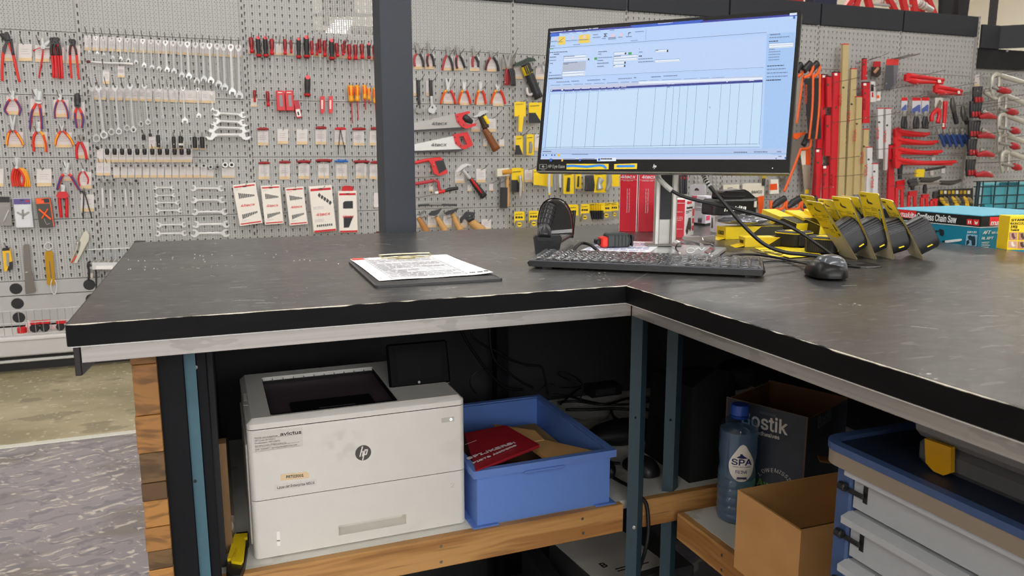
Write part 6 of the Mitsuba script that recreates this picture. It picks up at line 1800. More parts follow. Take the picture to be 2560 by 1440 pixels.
blister(sc(B4,(5,605),(120,605),(120,900),(0,900)),'clear bag with a black header and a grey pen-like tool at the left edge',BLK,lambda t,F,w,h:(part(t,'tool',[F.put(tube([(w*.35,h*.15,.004),(w*.6,h*.35,.004),(w*.85,h*.55,.004)],[.003,.006,.004],7))],STEEL,True),part(t,'print',F.lines(w*.1,h*.66,w*.8,h*.74,2,.0006,.3,2),LINEM,False)),mat('8c8986',.3))
blister(sc(B4,(135,625),(310,622),(335,915),(160,920)),'clear blister pack with a violet header and a wing-shaped metal part',mat('5a4c8a',.4),lambda t,F,w,h:(part(t,'insert',F.box(w*.08,h*.05,.0002,w*.85,h*.76,.001),mat('d2d4d8',.4),False),part(t,'metal_part',[F.put(tube([(w*.45,h*.3,.004),(w*.5,h*.62,.004)],.005,8)),F.put(cap((w*.2,h*.5),(w*.5,h*.42),.012).__class__ and ext(cap((w*.2,h*.52),(w*.5,h*.42),.012),.004)),F.put(ext(cap((w*.8,h*.52),(w*.5,h*.42),.012),.004))],DULL,True),part(t,'red_mark',F.box(w*.72,h*.88,.0013,w*.9,h*.93,.002),RED,False)),mat('c9ccd0',.25))
blister(sc(B4,(345,622),(500,625),(545,905),(395,915)),'blister pack with an orange header and a cross-shaped orange key on black card',mat('ef5a1c',.42),lambda t,F,w,h:(part(t,'black_badge',F.box(w*.55,h*.82,.0013,w*.92,h*.97,.002),BLK,False),part(t,'cross_key',[F.put(tube([(w*.15,h*.62,.006),(w*.85,h*.25,.006)],.006,8)),F.put(tube([(w*.25,h*.3,.006),(w*.75,h*.62,.006)],.0045,8))],ORNG,True),part(t,'side_strip',F.box(w*.93,.002,.0002,w*.995,h*.8,.001),mat('ef5a1c',.42),False),part(t,'wire_loop',F.put(tube(spline([(w*.4,h*.3,.004),(w*.5,h*.1,.004),(w*.75,h*.12,.004)],4),.0014,5)),STEEL,True)),mat('4a4743',.25))
# row of loose tools at the bottom left
t=thing('utility_knife','yellow and grey snap-off knife hanging low at the left picture edge','knife')
part(t,'body',wp(Polygon(sc(B4,(30,1135),(105,1120),(128,1250),(80,1345),(50,1350))).buffer(-.6).buffer(.6),.02,.02),mat('e3b21a',.42),25)
part(t,'slider',wp(Polygon(sc(B4,(62,1170),(88,1170),(92,1300),(70,1300))),.041,.004),GREY,False)
part(t,'cap',wp(Polygon(sc(B4,(30,1120),(100,1115),(105,1140),(30,1145))),.018,.024),BLACK,False)
part(t,'cap',wp(Polygon(sc(B4,(100,1260),(128,1250),(130,1330),(80,1345))),.018,.024),BLK,False)
hook(B4(70,1120),'short steel hook above the yellow snap-off knife',ln=.06)
t=thing('flat_file','dull grey flat steel blade in a clear sheath hanging beside the yellow knife','file')
part(t,'blade',wp(Polygon(sc(B4,(232,1095),(250,1080),(292,1082),(330,1560),(255,1570))),.02,.004),mat('77716a',.4,.5),False)
part(t,'sheath',wp(Polygon(sc(A4,(245,2730),(320,2710),(358,2920),(260,2940))),.03,.003),mat('6d675f',.25),False)
part(t,'holder',wt(sc(B4,(245,1378),(270,1362),(310,1372)),1.6,.03),CHROME,True)
t=thing('brass_tool','golden brass flat tool with a steel ring and a slot, hanging low on the left','tool')
part(t,'plate',wp(Polygon(sc(B4,(447,1170),(470,1148),(515,1148),(532,1170),(555,1470),(520,1500),(470,1480))).difference(Polygon(sc(B4,(490,1250),(500,1250),(520,1420),(508,1420)))),.02,.004),mat('b38722',.35,.6),False)
c=B4(485,1102)
part(t,'ring',wt([(c[0]+9.5*math.cos(a),c[1]+9.5*math.sin(a)) for a in np.linspace(0,2*math.pi,17)],1.3,.03,smooth=0),CHROME,True)
part(t,'tip',wt([(130,698),(127,715),(132,733),(139,733),(142,712),(137,700)],1.3,.03),CHROME,True)
t=thing('locking_pliers','silver locking pliers with an orange-red release lever, hanging tilted','pliers')
part(t,'body',wp(Polygon(sc(B4,(838,960),(870,945),(893,985),(890,1040),(770,1270),(745,1265),(800,1130),(810,1060),(800,1040))).buffer(-.5).buffer(.5),.025,.014),mat('c9c5b4',.3,.6),25)
part(t,'lower_arm',wt(sc(B4,(775,1060),(770,1120),(740,1190),(708,1262)),[2.4,2.6,2.4,2],.03),mat('c9c5b4',.3,.6),True)
part(t,'lever',wt(sc(B4,(765,1195),(735,1240),(712,1268)),2.0,.04),mat('d8472a',.4),True)
part(t,'jaw',wp(Polygon(sc(B4,(770,1040),(800,1020),(830,960),(850,1000),(815,1060),(780,1075))),.02,.012),DULL,25)
t=thing('acrylic_tray','clear plastic shelf tray with dividers and a white label strip, left of the worktop corner','tray')
CLR=mat('aaa7a0',.2)
part(t,'front',wp(Polygon(sc(B4,(922,1265),(1190,1262),(1190,1335),(926,1335))),.17,.006),mat('c9c8cc',.3),False)
part(t,'label_strip',wp(Polygon(sc(B4,(960,1298),(1130,1296),(1128,1330),(962,1330))),.177,.002),mat('e6e3e0',.4),False)
a,b=W(*B4(925,1250),.01),W(*B4(1300,1250),.01)
part(t,'base',cbox(a[0],YW-.17,a[2]-.03,a[0]+.36,YW,a[2]-.024),CLR,False)
for x in (.01,.13,.25):
    part(t,'divider',cbox(a[0]+x,YW-.13,a[2]-.03,a[0]+x+.004,YW-.004,a[2]+.11),'bsdf_clear',False)
part(t,'front_bar',cyl((a[0],YW-.15,W(*B4(925,1135),.15)[2]),(a[0]+.38,YW-.15,W(*B4(925,1135),.15)[2]),.004,6),mat('d9d9d5',.3),True)
part(t,'ribs',[cbox(a[0]+.02+.03*i,YW-.16,a[2]-.024,a[0]+.025+.03*i,YW-.02,a[2]+.01) for i in range(9)],mat('c4bfb6',.3),False,None,'stuff')
t=thing('black_holder','black plastic holder with a pale tool handle under the clear tray','holder')
part(t,'body',[wt(sc(B4,(880,1270),(890,1360),(885,1440)),3.2,.06),wt(sc(B4,(890,1280),(950,1330),(962,1400),(962,1560)),2.6,.06),wt(sc(B4,(880,1270),(905,1250)),3,.06)],BLK,True)
part(t,'pale_handle',wt(sc(B4,(918,1370),(920,1420)),[4,3],.07),mat('cfc0b4',.4),True)
t=single('shelf_clip',wp(Polygon(sc(B4,(1352,1045),(1455,1045),(1455,1068),(1350,1070))),.03,.02),mat('3c3a38',.4),'small dark clip rail just above the left end of the worktop','clip',smooth=False)

# ---- second bay: wrenches, sockets ----------------------------------------------------------------------------
tips=[845,925,1003,1088,1168,1247,1325,1405,1487,1563,1637,1714,1790,1860,1942,2018,2085,2163,2230,2303,2380]
ends=[(895,520),(975,535),(1040,550),(1130,580),(1208,590),(1285,605),(1362,625),(1442,655),(1520,675),(1592,690),(1672,700),(1742,715),(1820,755),(1890,765),(1970,815),(2040,795),(2110,810),(2188,845),(2248,880),(2325,925),(2395,960)]
for i,(x,e) in enumerate(zip(tips,ends)):
    y=372+i*5.0
    xx=x+(34-i*1.6)
    hook(A4(xx+2,y),f'hook with price card holding the {ORD[i]} wrench from the left, top wrench row',.12,.05,(xx/4-8,y/4-4,xx/4+8.6,y/4+33-.35*i))
    f=i/20
    wrench(A4(xx,y+4),A4(*e),f'steel combination wrench, {ORD[i]} from the left in the top row'+(', the shortest' if i==0 else ', the longest' if i==20 else ''),4.2+3.6*f,3.6+6.0*f,3.0+5.0*f,off=.035+.01*(i%2),m=CHROME if i%3==1 else STEEL,tw=.22)
t=thing('torque_wrench','long silver torque wrench lying across two hooks under the top wrench row','wrench')
part(t,'bar',wt(sc(A4,(905,618),(1080,630),(1250,632)),2.7,.05),CHROME,True)
part(t,'handle',wt(sc(A4,(1245,634),(1330,638)),3.4,.05),mat('e4e2da',.3),True)
part(t,'head',wt(sc(A4,(865,618),(905,616)),[4.5,3.5],.05),mat('5a1a1c',.4),True)
for (b,c),lb in zip(((A4(1040,680),(257,175,274,210)),(A4(1200,655),(294,165,311.5,194))),('steel hook with price card under the left half of the torque wrench','steel hook with price card under the right half of the torque wrench')):
    hook(b,lb,.08,.05,c)
rows2=[((915,870),(965,1385),8.5,10),((985,880),(1040,1350),8,9.5),((1068,865),(1115,1320),8,8.5),((1150,875),(1190,1315),7.5,8),((1230,880),(1270,1280),7.5,7.5),((1300,862),(1335,1295),7.5,7.5),((1375,878),(1410,1240),7,6.5),((1445,862),(1480,1220),6.5,6.5),((1530,885),(1555,1195),5.5,5),((1600,895),(1632,1170),4.5,3.5),((1675,870),(1705,1160),4.5,3.5),((1745,885),(1775,1155),4,3),((1830,885),(1850,1212),5,8.0),None,((1975,895),(1988,1160),4.5,6.5),None,((2115,932),(2128,1100),3.5,4.5)]
tips2=[(880,770),(950,765),(1045,795),(1125,785),(1210,790),(1285,825),(1360,825),(1440,825),(1515,820),(1597,815),(1665,835),(1735,825),(1820,830),(1897,825),(1970,840),(2045,830),(2110,835)]
kw=0
for i,r_ in enumerate(rows2):
    x=(r_[0][0] if r_ else tips2[i][0]+5); y=866+i*2.2
    hook(A4(x+3,y),(f'hook with price card holding the {ORD[i]} item from the left, second wrench row' if r_ else f'empty steel hook with price card, {ORD[i]} from the left in the second wrench row'),.13,.055,(x/4+(2 if i<9 else -9),y/4+2,x/4+(19 if i<9 else 9),y/4+33))
    if r_:
        kind='combination' if i>=12 else 'flipped'
        wrench(A4(*r_[0]),A4(*r_[1]),f'steel ring wrench, {ORD[kw]} from the left in the second row' if i<12 else f'bright steel open wrench, {ORD[i - 12 if i == 12 else (1 if i == 14 else 2)]} of the three at the right end of the second row',r_[2],r_[3],max(2.6,7.5-i*.42) if i<12 else 4.5,kind,off=.045,m=CHROME if i in (12,14,16) else (mat('a9a9a6',.38,.15,.6) if i%2==0 else STEEL),tw=.1,ring=.62)
        kw+=1
for i,(a,b,r,s) in enumerate((((2165,1130),(2430,1150),8,5.5),((2160,1210),(2425,1225),8.5,6),((2130,1275),(2455,1285),10,7),((2105,1350),(2460,1350),12.5,8.5))):
    wrench(A4(*a),A4(*b),f'double open-ended wrench, {ORD[i]} from the top in the pile on the right of the wrenches',r,r,s,'open',.06+.004*i,CHROME,.35)
for i,(x,y) in enumerate(((2105,1270),(2460,1265),(2080,1340),(2470,1330))):
    hook(A4(x,y),'steel hook carrying the pile of open-ended wrenches, '+('upper left','upper right','lower left','lower right')[i],.09,.02)
# double open-ended wrenches in two columns
for i,(a,b,r,s) in enumerate((((1555,517),(1725,517),4.6,3.2),((1560,596),(1740,592),4.8,3.3),((1565,667),(1775,666),5.2,3.6),((1572,746),(1800,742),5.8,4),((1590,890),(1838,885),6.5,4.6),((1580,977),(1842,972),7,5))):
    wrench(B4(*a),B4(*b),f'small double open-ended wrench, {ORD[i]} from the top in the left column',r,r,s,'open',.03,CHROME,.35)
for i,(a,b,r,s) in enumerate((((1935,522),(2210,525),7.6,5.5),((1940,642),(2218,640),8,5.6),((1950,760),(2245,757),8.5,6),((1960,885),(2262,882),9,6.5),((1945,973),(2258,970),10,7))):
    wrench(B4(*a),B4(*b),f'large double open-ended wrench, {ORD[i]} from the top in the right column',r,r,s,'open',.03,CHROME,.35)


def socket(c,r,ln,label,m,off=.035):
    s=wscale(*c); p=W(c[0],c[1],off)
    t=thing('socket',label,'socket')
    part(t,'shell',lathe(p,(0,-1,0),[(0,r*s*.9),(ln*.9,r*s),(ln,r*s*.95),(ln,r*s*.6),(ln*.6,r*s*.55),(ln*.6,.0005)],14),m,30)
    part(t,'bore',lathe(p+[0,-ln*.55,0],(0,-1,0),[(0,r*s*.58),(ln*.4,r*s*.58),(ln*.41,.0005)],8),INK,False)
    return t


BSK=mat('1d1d1f',.4)
for i,x in enumerate([970,1070,1145,1220,1295,1372,1445,1522,1597,1670,1745,1815,1885]):
    c=(242,371,258,405) if i==0 else (x/4-8,372.5,x/4+9.5,406)
    hook(B4(x+3,128),f'steel hook with price card for the {ORD[i]} black impact socket from the left',.085,.03,c)
    t=thing('impact_socket',f'stubby black impact socket, {ORD[i]} from the left in its row','socket')
    a,b=(B4(962,105),B4(985,135)) if i==0 else (B4(x,128),B4(x+2,188))
    p,q=W(*a,.075),W(*b,.075); s=wscale(*a); rr=(5.4 if i else 3.6)*s
    part(t,'shell',lathe(p,q-p,[(0,rr*.85),(.004,rr),(np.linalg.norm(q-p)*.55,rr*1.05),(np.linalg.norm(q-p),rr*.8),(np.linalg.norm(q-p)+.001,.001)],12),BSK,30)
for i,(x,y0,y1,w_) in enumerate(((1435,-15,40,9),(1500,-25,5,8),(1580,-10,112,10),(1735,5,122,10),(1805,0,118,11),(1945,8,120,11.5),(2020,8,122,12))):
    a,b=B4(x,y0),B4(x+6,y1)
    hook(B4(x+2,y0-2),f'steel hook for the {ORD[i]} tall black socket in the short upper row',.08,.03,(b[0]-7,b[1]-16,b[0]+8,b[1]+4) if i>1 else ((372,342,389,372) if i==1 else None))
    t=thing('impact_socket',f'tall black deep impact socket, {ORD[i]} from the left in the short upper row','socket')
    p,q=W(*a,.07),W(*b,.07); s=wscale(*a); L=np.linalg.norm(q-p); rr=w_/2*s
    part(t,'shell',lathe(p,q-p,[(0,rr*.8),(.003,rr*.95),(L*.5,rr),(L,rr*.95),(L+.001,.001)],12),BSK,30)
    if i==4:
        part(t,'white_band',lathe(p,q-p,[(L*.62,rr*1.02),(L*.80,rr*1.02)],12),WHITE,30)
xs5=[1165,1240,1313,1385,1460,1535,1608,1682,1755,1828,1895,1965,2038,2105,2175,2250,2315]
for i,x in enumerate(xs5):
    y=296 if i<13 else (310 if i in (13,14) else 288)
    hook(B4(x,y-6),f'steel hook with price card for the {ORD[i]} chrome socket from the left',.07,.02,None if i==14 else (x/4-8,340+(y-8)/4 if i<13 else 340+(y+30)/4,x/4+8,444.5))
    socket(B4(x,y),(4.6 if i<12 else 5.8 if i<15 else 7.0)*(1.0 if i!=12 else 1),.035,f'chrome socket facing outwards, {ORD[i]} from the left in the long socket row',DULL if i<12 or i==14 else (mat('efefec',.3,.2) if i>14 else STEEL),.03)
for i,(x,y) in enumerate(((997,265),(1070,268))):
    hook(B4(x,y-2),'empty steel hook with price card, '+('first' if i==0 else 'second')+' left of the chrome socket row',.08,.03,(x/4-8,406,x/4+9,439))
for i,(x,y,r) in enumerate(((1000,435,5),(1080,440,5),(1145,436,5.5),(1260,436,5.5),(1365,446,6.5))):
    socket(B4(x,y),r,.04,f'dark steel socket, {ORD[i]} from the left in the lowest socket row',DULL,.03)
for i,(a,b,w_) in enumerate((((1018,480),(1035,716),3.4),((1100,492),(1112,705),3.0),((1248,490),(1266,702),2.4),((1325,500),(1336,685),2.0))):
    t=thing('extension_bar',f'chrome ratchet extension bar hanging upright, {ORD[i]} from the left','bar')
    part(t,'bar',wt([B4(*a),B4(*b)],w_,.04,smooth=0),CHROME,True)
    part(t,'square_end',wp(cap(B4(*a),(B4(*a)[0]+.5,B4(*a)[1]+6),w_*2.2),.036,.012),DULL,25)
    hook((B4(*a)[0],B4(*a)[1]-2),f'short steel hook for the {ORD[i]} ratchet extension bar',.06,.02)


def tecx_draw(style):
    def d(t,F,w,h):
        RD=mat('c5202b',.45); DK=mat('3c4040',.45)
        part(t,'red_band',[F.box(w*.05,h*.93,.0004,w*.95,h*.965,.0012),F.box(w*.05,h*.03,.0004,w*.95,h*.06,.0012)] if style<3 else [F.box(w*.05,h*.90,.0004,w*.95,h*.95,.0012),F.box(w*.02,.002,.0004,w*.98,h*.05,.0012)],RD,False,None,'stuff')
        part(t,'print',F.text('4tecx',w*.5,h*.455 if style<3 else h*.36,h*.062,.0012,True,center=True,fit=w*.62,slant=.2),RD,False,'red lettering')
        part(t,'hang_slot',F.box(w*.42,h*.925,.0013,w*.58,h*.95,.002),INK,False)
        if style<3:
            g=[]
            n_=9
            for k in range(n_):
                x=w*(.18+.70*k/n_)
                g.append(F.poly([(x,h*(.80-.010*k)),(x+w*.055,h*(.795-.010*k)),(x+w*.055,h*(.66+.002*k)),(x,h*(.66+.002*k))],.0006))
                g.append(F.poly([(x,h*(.25-.004*(n_-k))+h*.06),(x+w*.055,h*(.25-.004*(n_-k))+h*.065),(x+w*.055,h*(.19+.012*k)-h*.02),(x,h*(.18+.012*k)-h*.02)],.0006))
            part(t,'graphics',g,DK,False,'printed rows of dark wrenches')
            part(t,'small_print',[F.lines(w*.08,h*.85,w*.5,h*.91,2,.0006,.3,1,1),F.lines(w*.1,h*.09,w*.5,h*.14,2,.0006,.3,2,1)],LINEM,False)
        elif style==3:
            g=[]
            for k in range(5):
                u0,v0=w*(.34+.11*k),h*(.80-.045*k)
                g.append(F.poly([(u0,v0),(u0+w*.08,v0+h*.055),(u0+w*.15,v0+h*.005),(u0+w*.06,v0-h*.05)],.0006))
            for k in range(8):
                g.append(F.box(w*(.16+.09*k),h*.12,.0006,w*(.22+.09*k),h*.17,.0012))
            part(t,'graphics',g,DK,False,'printed picture of sockets')
            part(t,'small_print',[F.lines(w*.08,h*.50,w*.55,h*.57,3,.0006,.3,4,1),F.lines(w*.1,h*.22,w*.5,h*.30,3,.0006,.3,5,1)],LINEM,False)
        else:
            part(t,'graphics',[F.poly([(w*.24,h*.58),(w*.78,h*.58),(w*.78,h*.76),(w*.34,h*.76),(w*.24,h*.72)],.0006),F.poly([(w*.24,h*.12),(w*.52,h*.12),(w*.78,h*.39),(w*.24,h*.39)],.0006)],BLK,False,'dark windows showing tools')
    return d


BOXW=mat('ebe5dc',.45)
for i,(q,lb,th) in enumerate((([(342,652),(556,634),(626,1030),(400,1062)],'white box with red lettering and wrench pictures, leftmost and most tilted of the five',.045),([(614,660),(802,652),(838,1035),(650,1050)],'white box with red lettering and wrench pictures, second from the left of the five',.04),([(855,680),(1036,672),(1078,1040),(898,1058)],'white box with red lettering and wrench pictures, third from the left of the five',.04),([(1090,668),(1326,664),(1364,1108),(1140,1130)],'cream-white box with red lettering and a socket picture, fourth of the five',.05))):
    t=box_pack([D4(*a) for a in q],lb,th,tecx_draw(i if i<3 else 3),'box','hanging_box',.03,BOXW)
    if i==3:
        m_=[(x+(-6 if k in (0,3) else 0),y-3) for k,(x,y) in enumerate(q)]
t=box_pack([D4(*a) for a in ((1390,712),(1570,712),(1578,1122),(1396,1128))],'white box with black windows and a red hanger tab, rightmost of the five',.04,tecx_draw(4),'box','hanging_box',.03,BOXW)
part(t,'hanger_tab',wp(Polygon(sc(D4,(1418,714),(1420,668),(1445,657),(1505,657),(1528,668),(1532,714))),.06,.006),RED,False,'red hanger tab')
part(t,'print',[],RED) if False else None
for i,(x,y) in enumerate(((455,660),(705,665),(945,680),(1225,680),(1475,675))):
    hook(D4(x,y),f'steel hook carrying the {ORD[i]} white box from the left in the row of five',.13,.02)

# ---- third bay: screwdrivers, hex keys ------------------------------------------------------------------------
DR_=[((508,372),(520,532),(540,842),'red',13),((578,378),(590,575),(602,822),'black',13),((650,378),(660,575),(668,790),'black',13),((717,388),(720,550),(726,790),'red',13),None,((848,392),(852,550),(858,720),'red',11),((908,402),(913,532),(913,533),'red',8),((985,390),(988,588),(998,778),'black',12),((1062,372),(1068,585),(1075,735),'black',15),((1115,408),(1122,550),(1130,690),'red',10),((1170,432),(1168,555),(1168,556),'red',7),((1193,388),(1200,532),(1206,680),'red',10),((1245,405),(1250,568),(1257,790),'red',11),((1313,405),(1320,602),(1322,742),'black',14),((1363,430),(1375,570),(1378,700),'red',11),((1424,440),(1430,556),(1430,557),'red',8),((1445,405),(1443,532),(1436,600),'red',8),((1490,442),(1495,600),(1497,720),'red',12),((1552,445),(1556,600),(1560,720),'red',12),((1615,440),(1624,590),(1632,740),'red',12),((1685,442),(1690,588),(1695,700),'black',9),((1745,445),(1748,600),(1758,720),'red',12)]
k={'red':0,'black':0}
nth=0
for i,r_ in enumerate(DR_):
    x=r_[0][0] if r_ else 785
    y=(r_[0][1] if r_ else 400)+20
    hook(C4(x+4,y+30),f'steel hook with price card, {ORD[i]} from the left in the screwdriver row',.12,.05,(500+x/4-7,107+i*.7,500+x/4+8,135+i*.7))
    if r_:
        driver(C4(*r_[0]),C4(*r_[1]),C4(*r_[2]),(f'screwdriver with a dark red handle' if r_[3]=='red' else 'screwdriver with a black handle and red collar')+f', {ORD[nth]} from the left in the top row'+(', shaft hidden' if abs(r_[2][1]-r_[1][1])<5 else ''),r_[3],r_[4],.05+.012*(i%2))
        nth+=1
driver(C4(543,900),C4(548,1020),C4(548,1021),'small dark red screwdriver handle alone at the left of the middle row','red',8,.05)
hook(C4(560,930),'steel hook with card behind the small red screwdriver of the middle row',.1,.03,(627,246,643,267))
driver(C4(673,912),C4(682,1065),C4(688,1152),'dark red screwdriver, second from the left in the middle row','red',10,.05)
driver(C4(1075,772),C4(1072,968),C4(1076,1110),'large screwdriver with black handle hanging alone between the two rows','black',16,.07)
for i,x in enumerate((812,902)):
    t=box_pack([C4(*a) for a in ((x-42,905),(x+38,905),(x+42,1105),(x-38,1105))],'red plastic bit case with a grey window, '+('left' if i==0 else 'right')+' one of the pair',.04,lambda t,F,w,h:(part(t,'window',F.box(w*.35,h*.2,.0005,w*.72,h*.78,.002),mat('777a7e',.3),False),part(t,'print',[F.box(w*.2,h*.88,.0005,w*.75,h*.92,.001)],WHITE,False)),'case','bit_case',.03,mat('cc1420',.38))
box_pack([C4(*a) for a in ((955,1005),(1005,1000),(1020,1175),(968,1182))],'narrow red and white bit pack hanging tilted right of the red cases',.02,lambda t,F,w,h:(part(t,'white_panel',F.box(w*.1,h*.08,.0004,w*.9,h*.5,.001),WHITE,False),part(t,'print',F.box(w*.3,h*.15,.0012,w*.6,h*.35,.0016),INK,False)),'packaging','bit_pack',.03,mat('b8142a',.4))
for i,x in enumerate((1222,1305)):
    t=thing('folding_knife','red folding knife with white lettering, '+('left' if i==0 else 'right')+' one of two in the middle row','knife')
    part(t,'body',wp(Polygon(sc(C4,(x-22,965),(x+20,962),(x+20,1110),(x+8,1136),(x-12,1136),(x-18,1110))).buffer(-.5).buffer(.5),.03,.02),mat('d4202c',.38),25)
    part(t,'print',wp(Polygon(sc(C4,(x-10,1000),(x+8,1000),(x+8,1090),(x-10,1090))),.051,.001),mat('f0c8c8',.5),False)
    hook(C4(x,950),f'steel hook above the {("left", "right")[i]} red folding knife',.08,.03)
for i,(a,b,c,w_) in enumerate((((1505,852),(1512,1018),(1524,1232),17),((1570,852),(1574,1015),(1582,1196),14),((1643,850),(1648,990),(1655,1098),12),((1686,880),(1690,998),(1694,1040),9),((1748,875),(1752,1035),(1764,1165),13))):
    driver(C4(*a),C4(*b),C4(*c),f'orange-yellow insulated screwdriver with red shaft, {ORD[i]} of the five beside the column','vde',w_,.05)
    hook(C4(a[0]+5,a[1]+40),f'steel hook with card for the {ORD[i]} insulated screwdriver',.1,.04,(500+a[0]/4-6,230,500+a[0]/4+7,252))
TR,TB_,TD=mat('94131d',.4),mat('2464b8',.4),mat('1e1e22',.4)
tk=0
for i,(x,x0,x1,y,cy0,cy1,cl,n_) in enumerate(((632,572,688,390,412,555,TR,1),(830,0,0,390,390,540,None,0),(1022,0,0,390,392,545,None,0),(1210,1155,1265,378,398,545,TR,1),(1402,1348,1458,388,400,550,mat('c8202a',.4),2),(1588,1522,1658,390,412,556,TR,1),(1750,1708,1800,385,410,556,TR,1),(640,585,698,730,745,895,TR,1),(848,792,908,722,740,895,TR,1),(1040,968,1112,716,735,890,TR,1),(1236,1155,1318,705,740,885,TR,1),(1415,1348,1482,712,742,890,TB_,1),(1612,1535,1695,716,735,885,TR,2),(1752,1708,1800,724,745,892,TR,1))):
    row='upper' if i<7 else 'lower'
    yo=lambda v:(300+(v-300)/4) if i>-1 else 0
    Y=lambda v:300+(v-300)/4
    cx0,cx1=500+(x-55)/4,500+(x+52)/4
    # y values are in the crop that starts at 300
    YY=(lambda v:300+(v-300)/4) if i<7 else (lambda v:300+(v-300)/4)
    hook((500+x/4,YY(y)+2),f'steel hook with price card, {ORD[i % 7]} from the left in the {row} hex key row',.08,.02,(cx0,YY(cy0)+(0 if i<7 else 0),cx1,YY(cy1)+0))
    if cl:
        t=thing('hex_key',('blue' if cl==TB_ else 'red')+f'-handled T-shaped hex key, {ORD[i % 7]} from the left in the {row} row','hex key')
        c=(500+x/4,YY(y))
        part(t,'handle',wt([(500+x0/4,c[1]+.6),(500+(x0*2+x1)/12*1.0 if False else 500+(x0*.7+x1*.3)/4,c[1]-.6),c,(500+(x0*.3+x1*.7)/4,c[1]-.6),(500+x1/4,c[1]+.6)],[2.6,4,4.2,4,2.6],.06),cl,True)
        if i in (9,10,12):
            part(t,'dark_grip',wt([(500+(x0+14)/4,c[1]+4),c,(500+(x1-14)/4,c[1]+4)],3.0,.055),TD,True)
        if i==4:
            part(t,'blade',[wt([c,(500+1382/4,YY(y)+58)],1.2,.06,smooth=0),wt([c,(500+1452/4,YY(y)+58)],1.2,.06,smooth=0)],TD,True)
        else:
            L_y=58 if i in (3,5,6,10,12) else 45
            part(t,'blade',[wt([(c[0]+d,c[1]+2),(c[0]+d+3,c[1]+L_y)],1.1,.06,smooth=0) for d in ((0,) if n_==1 else (0,5))],STEEL,True)
single('price_card',wp(sbox(934,482,952,518),.006,.003),CARD,'lone white price card left of the dark steel column, beside the windowed box','card',smooth=False)
single('dark_red_box',wp(Polygon(sc(D4,(1760,1112),(1810,1112),(1815,1150),(1760,1150))),.03,.03),mat('5a1418',.4),'dark red object half hidden by the column foot at the back edge','box',smooth=False)

# ================================================================ tools on the wall, middle and right
K4=lambda x,y:(1940+x/4.115,y/4.115)


def plates(name,label,cat_,items,f=None,group=None):
    """A thing of flat and round parts: ('p', part, material, points, off, thick) outlines and ('b', part, material, path, radius, off) bars."""
    t=thing(name,label,cat_,group)
    for it in items:
        pts=[f(*q) for q in it[3]] if f else it[3]
        if it[0]=='p':
            g=Polygon(pts).buffer(0)
            part(t,it[1],wp(g,it[4],it[5]),it[2],25)
        elif it[0]=='c':
            part(t,it[1],wp(Point(pts[0]).buffer(it[4],quad_segs=5),it[5],.002),it[2],False)
        else:
            part(t,it[1],wt(pts,it[4],it[5],7,.8),it[2],True)
    return t


def wtext(t,s,a,b,h,off,m,name='print',bold=True,slant=0.0):
    """Lettering on the wall plane along outline points a -> b, h in outline units."""
    P,Q=W(*a,off),W(*b,off)
    F=Face(P,Q-P,np.cross([0,-1,0],Q-P))
    part(t,name,F.text(s,0,0,h*wscale(*a),0,bold,slant=slant,fit=np.linalg.norm(Q-P)),m,False)


SAWG,SAWW=mat('b9b6b0',.35,.3),mat('dcdedd',.4)
DGREY=mat('35363a',.45)
WOOD=mat('c99a5e',.5)
WOOD2=mat('7a4420',.45)
# ---- bay right of the column: pliers row
PLR=[((410,440),(372,310),(408,330),((372,480),(362,540),(372,605)),((440,470),(465,540),(474,610)),'long-nose pliers with black and red handles, first right of the column'),((545,438),(522,300),None,((525,480),(518,540),(532,608)),((575,480),(594,540),(598,605)),'bent-nose pliers with black and red handles, second right of the column'),((768,460),(752,370),(785,368),((735,500),(715,570),(700,650)),((790,500),(815,570),(828,655)),'combination pliers with black and red handles, third right of the column'),((890,455),(862,352),(900,370),((870,500),(868,570),(880,632)),((925,500),(950,560),(972,622)),'wide-jawed pliers with black and red handles, fourth right of the column'),((1082,468),(1066,362),None,((1068,505),(1062,560),(1068,612)),((1105,500),(1132,560),(1130,612)),'slim-nosed pliers with black and red handles, fifth right of the column'),((1290,482),(1268,412),(1300,425),((1258,525),(1230,590),(1218,648)),((1330,520),(1362,590),(1376,660)),'small diagonal cutters with black and red handles, sixth right of the column')]
for i,(p,h1,h2,L,R,lb) in enumerate(PLR):
    hook(E4(p[0]+10,p[1]+10),f'steel hook and price card behind the {ORD[i]} pliers right of the column',.14,.03,(*E4(p[0]-55,p[1]+25),*E4(p[0]+60,[640,640,655,655,662,668][i])))
    pliers(E4(*p),E4(*h1),sc(E4,*L),sc(E4,*R),lb,(mat('a83238',.45),BLK),DULL,6.5,8,3,E4(*h2) if h2 else None,sleeve=BLK if i%2 else None)
for i in range(3):
    d=22*i
    pliers(E4(1490+d*.6,610),E4(1450+d,470),sc(E4,(1470+d,660),(1458+d,750),(1455+d,830)),sc(E4,(1510+d,660),(1528+d*.8,750),(1535+d*.8,838)),'water pump pliers with red and black handles, '+['front','middle','rear'][i]+' one of the stacked three',(mat('9c2228',.45),BLK),DULL,6.5,10,6,E4(1520+d,455),off=.09-.03*i,kind='water_pump_pliers')
hook(E4(1500,540),'steel hook and price card behind the stacked water pump pliers',.2,.08,(*E4(1425,520),*E4(1540,640)))
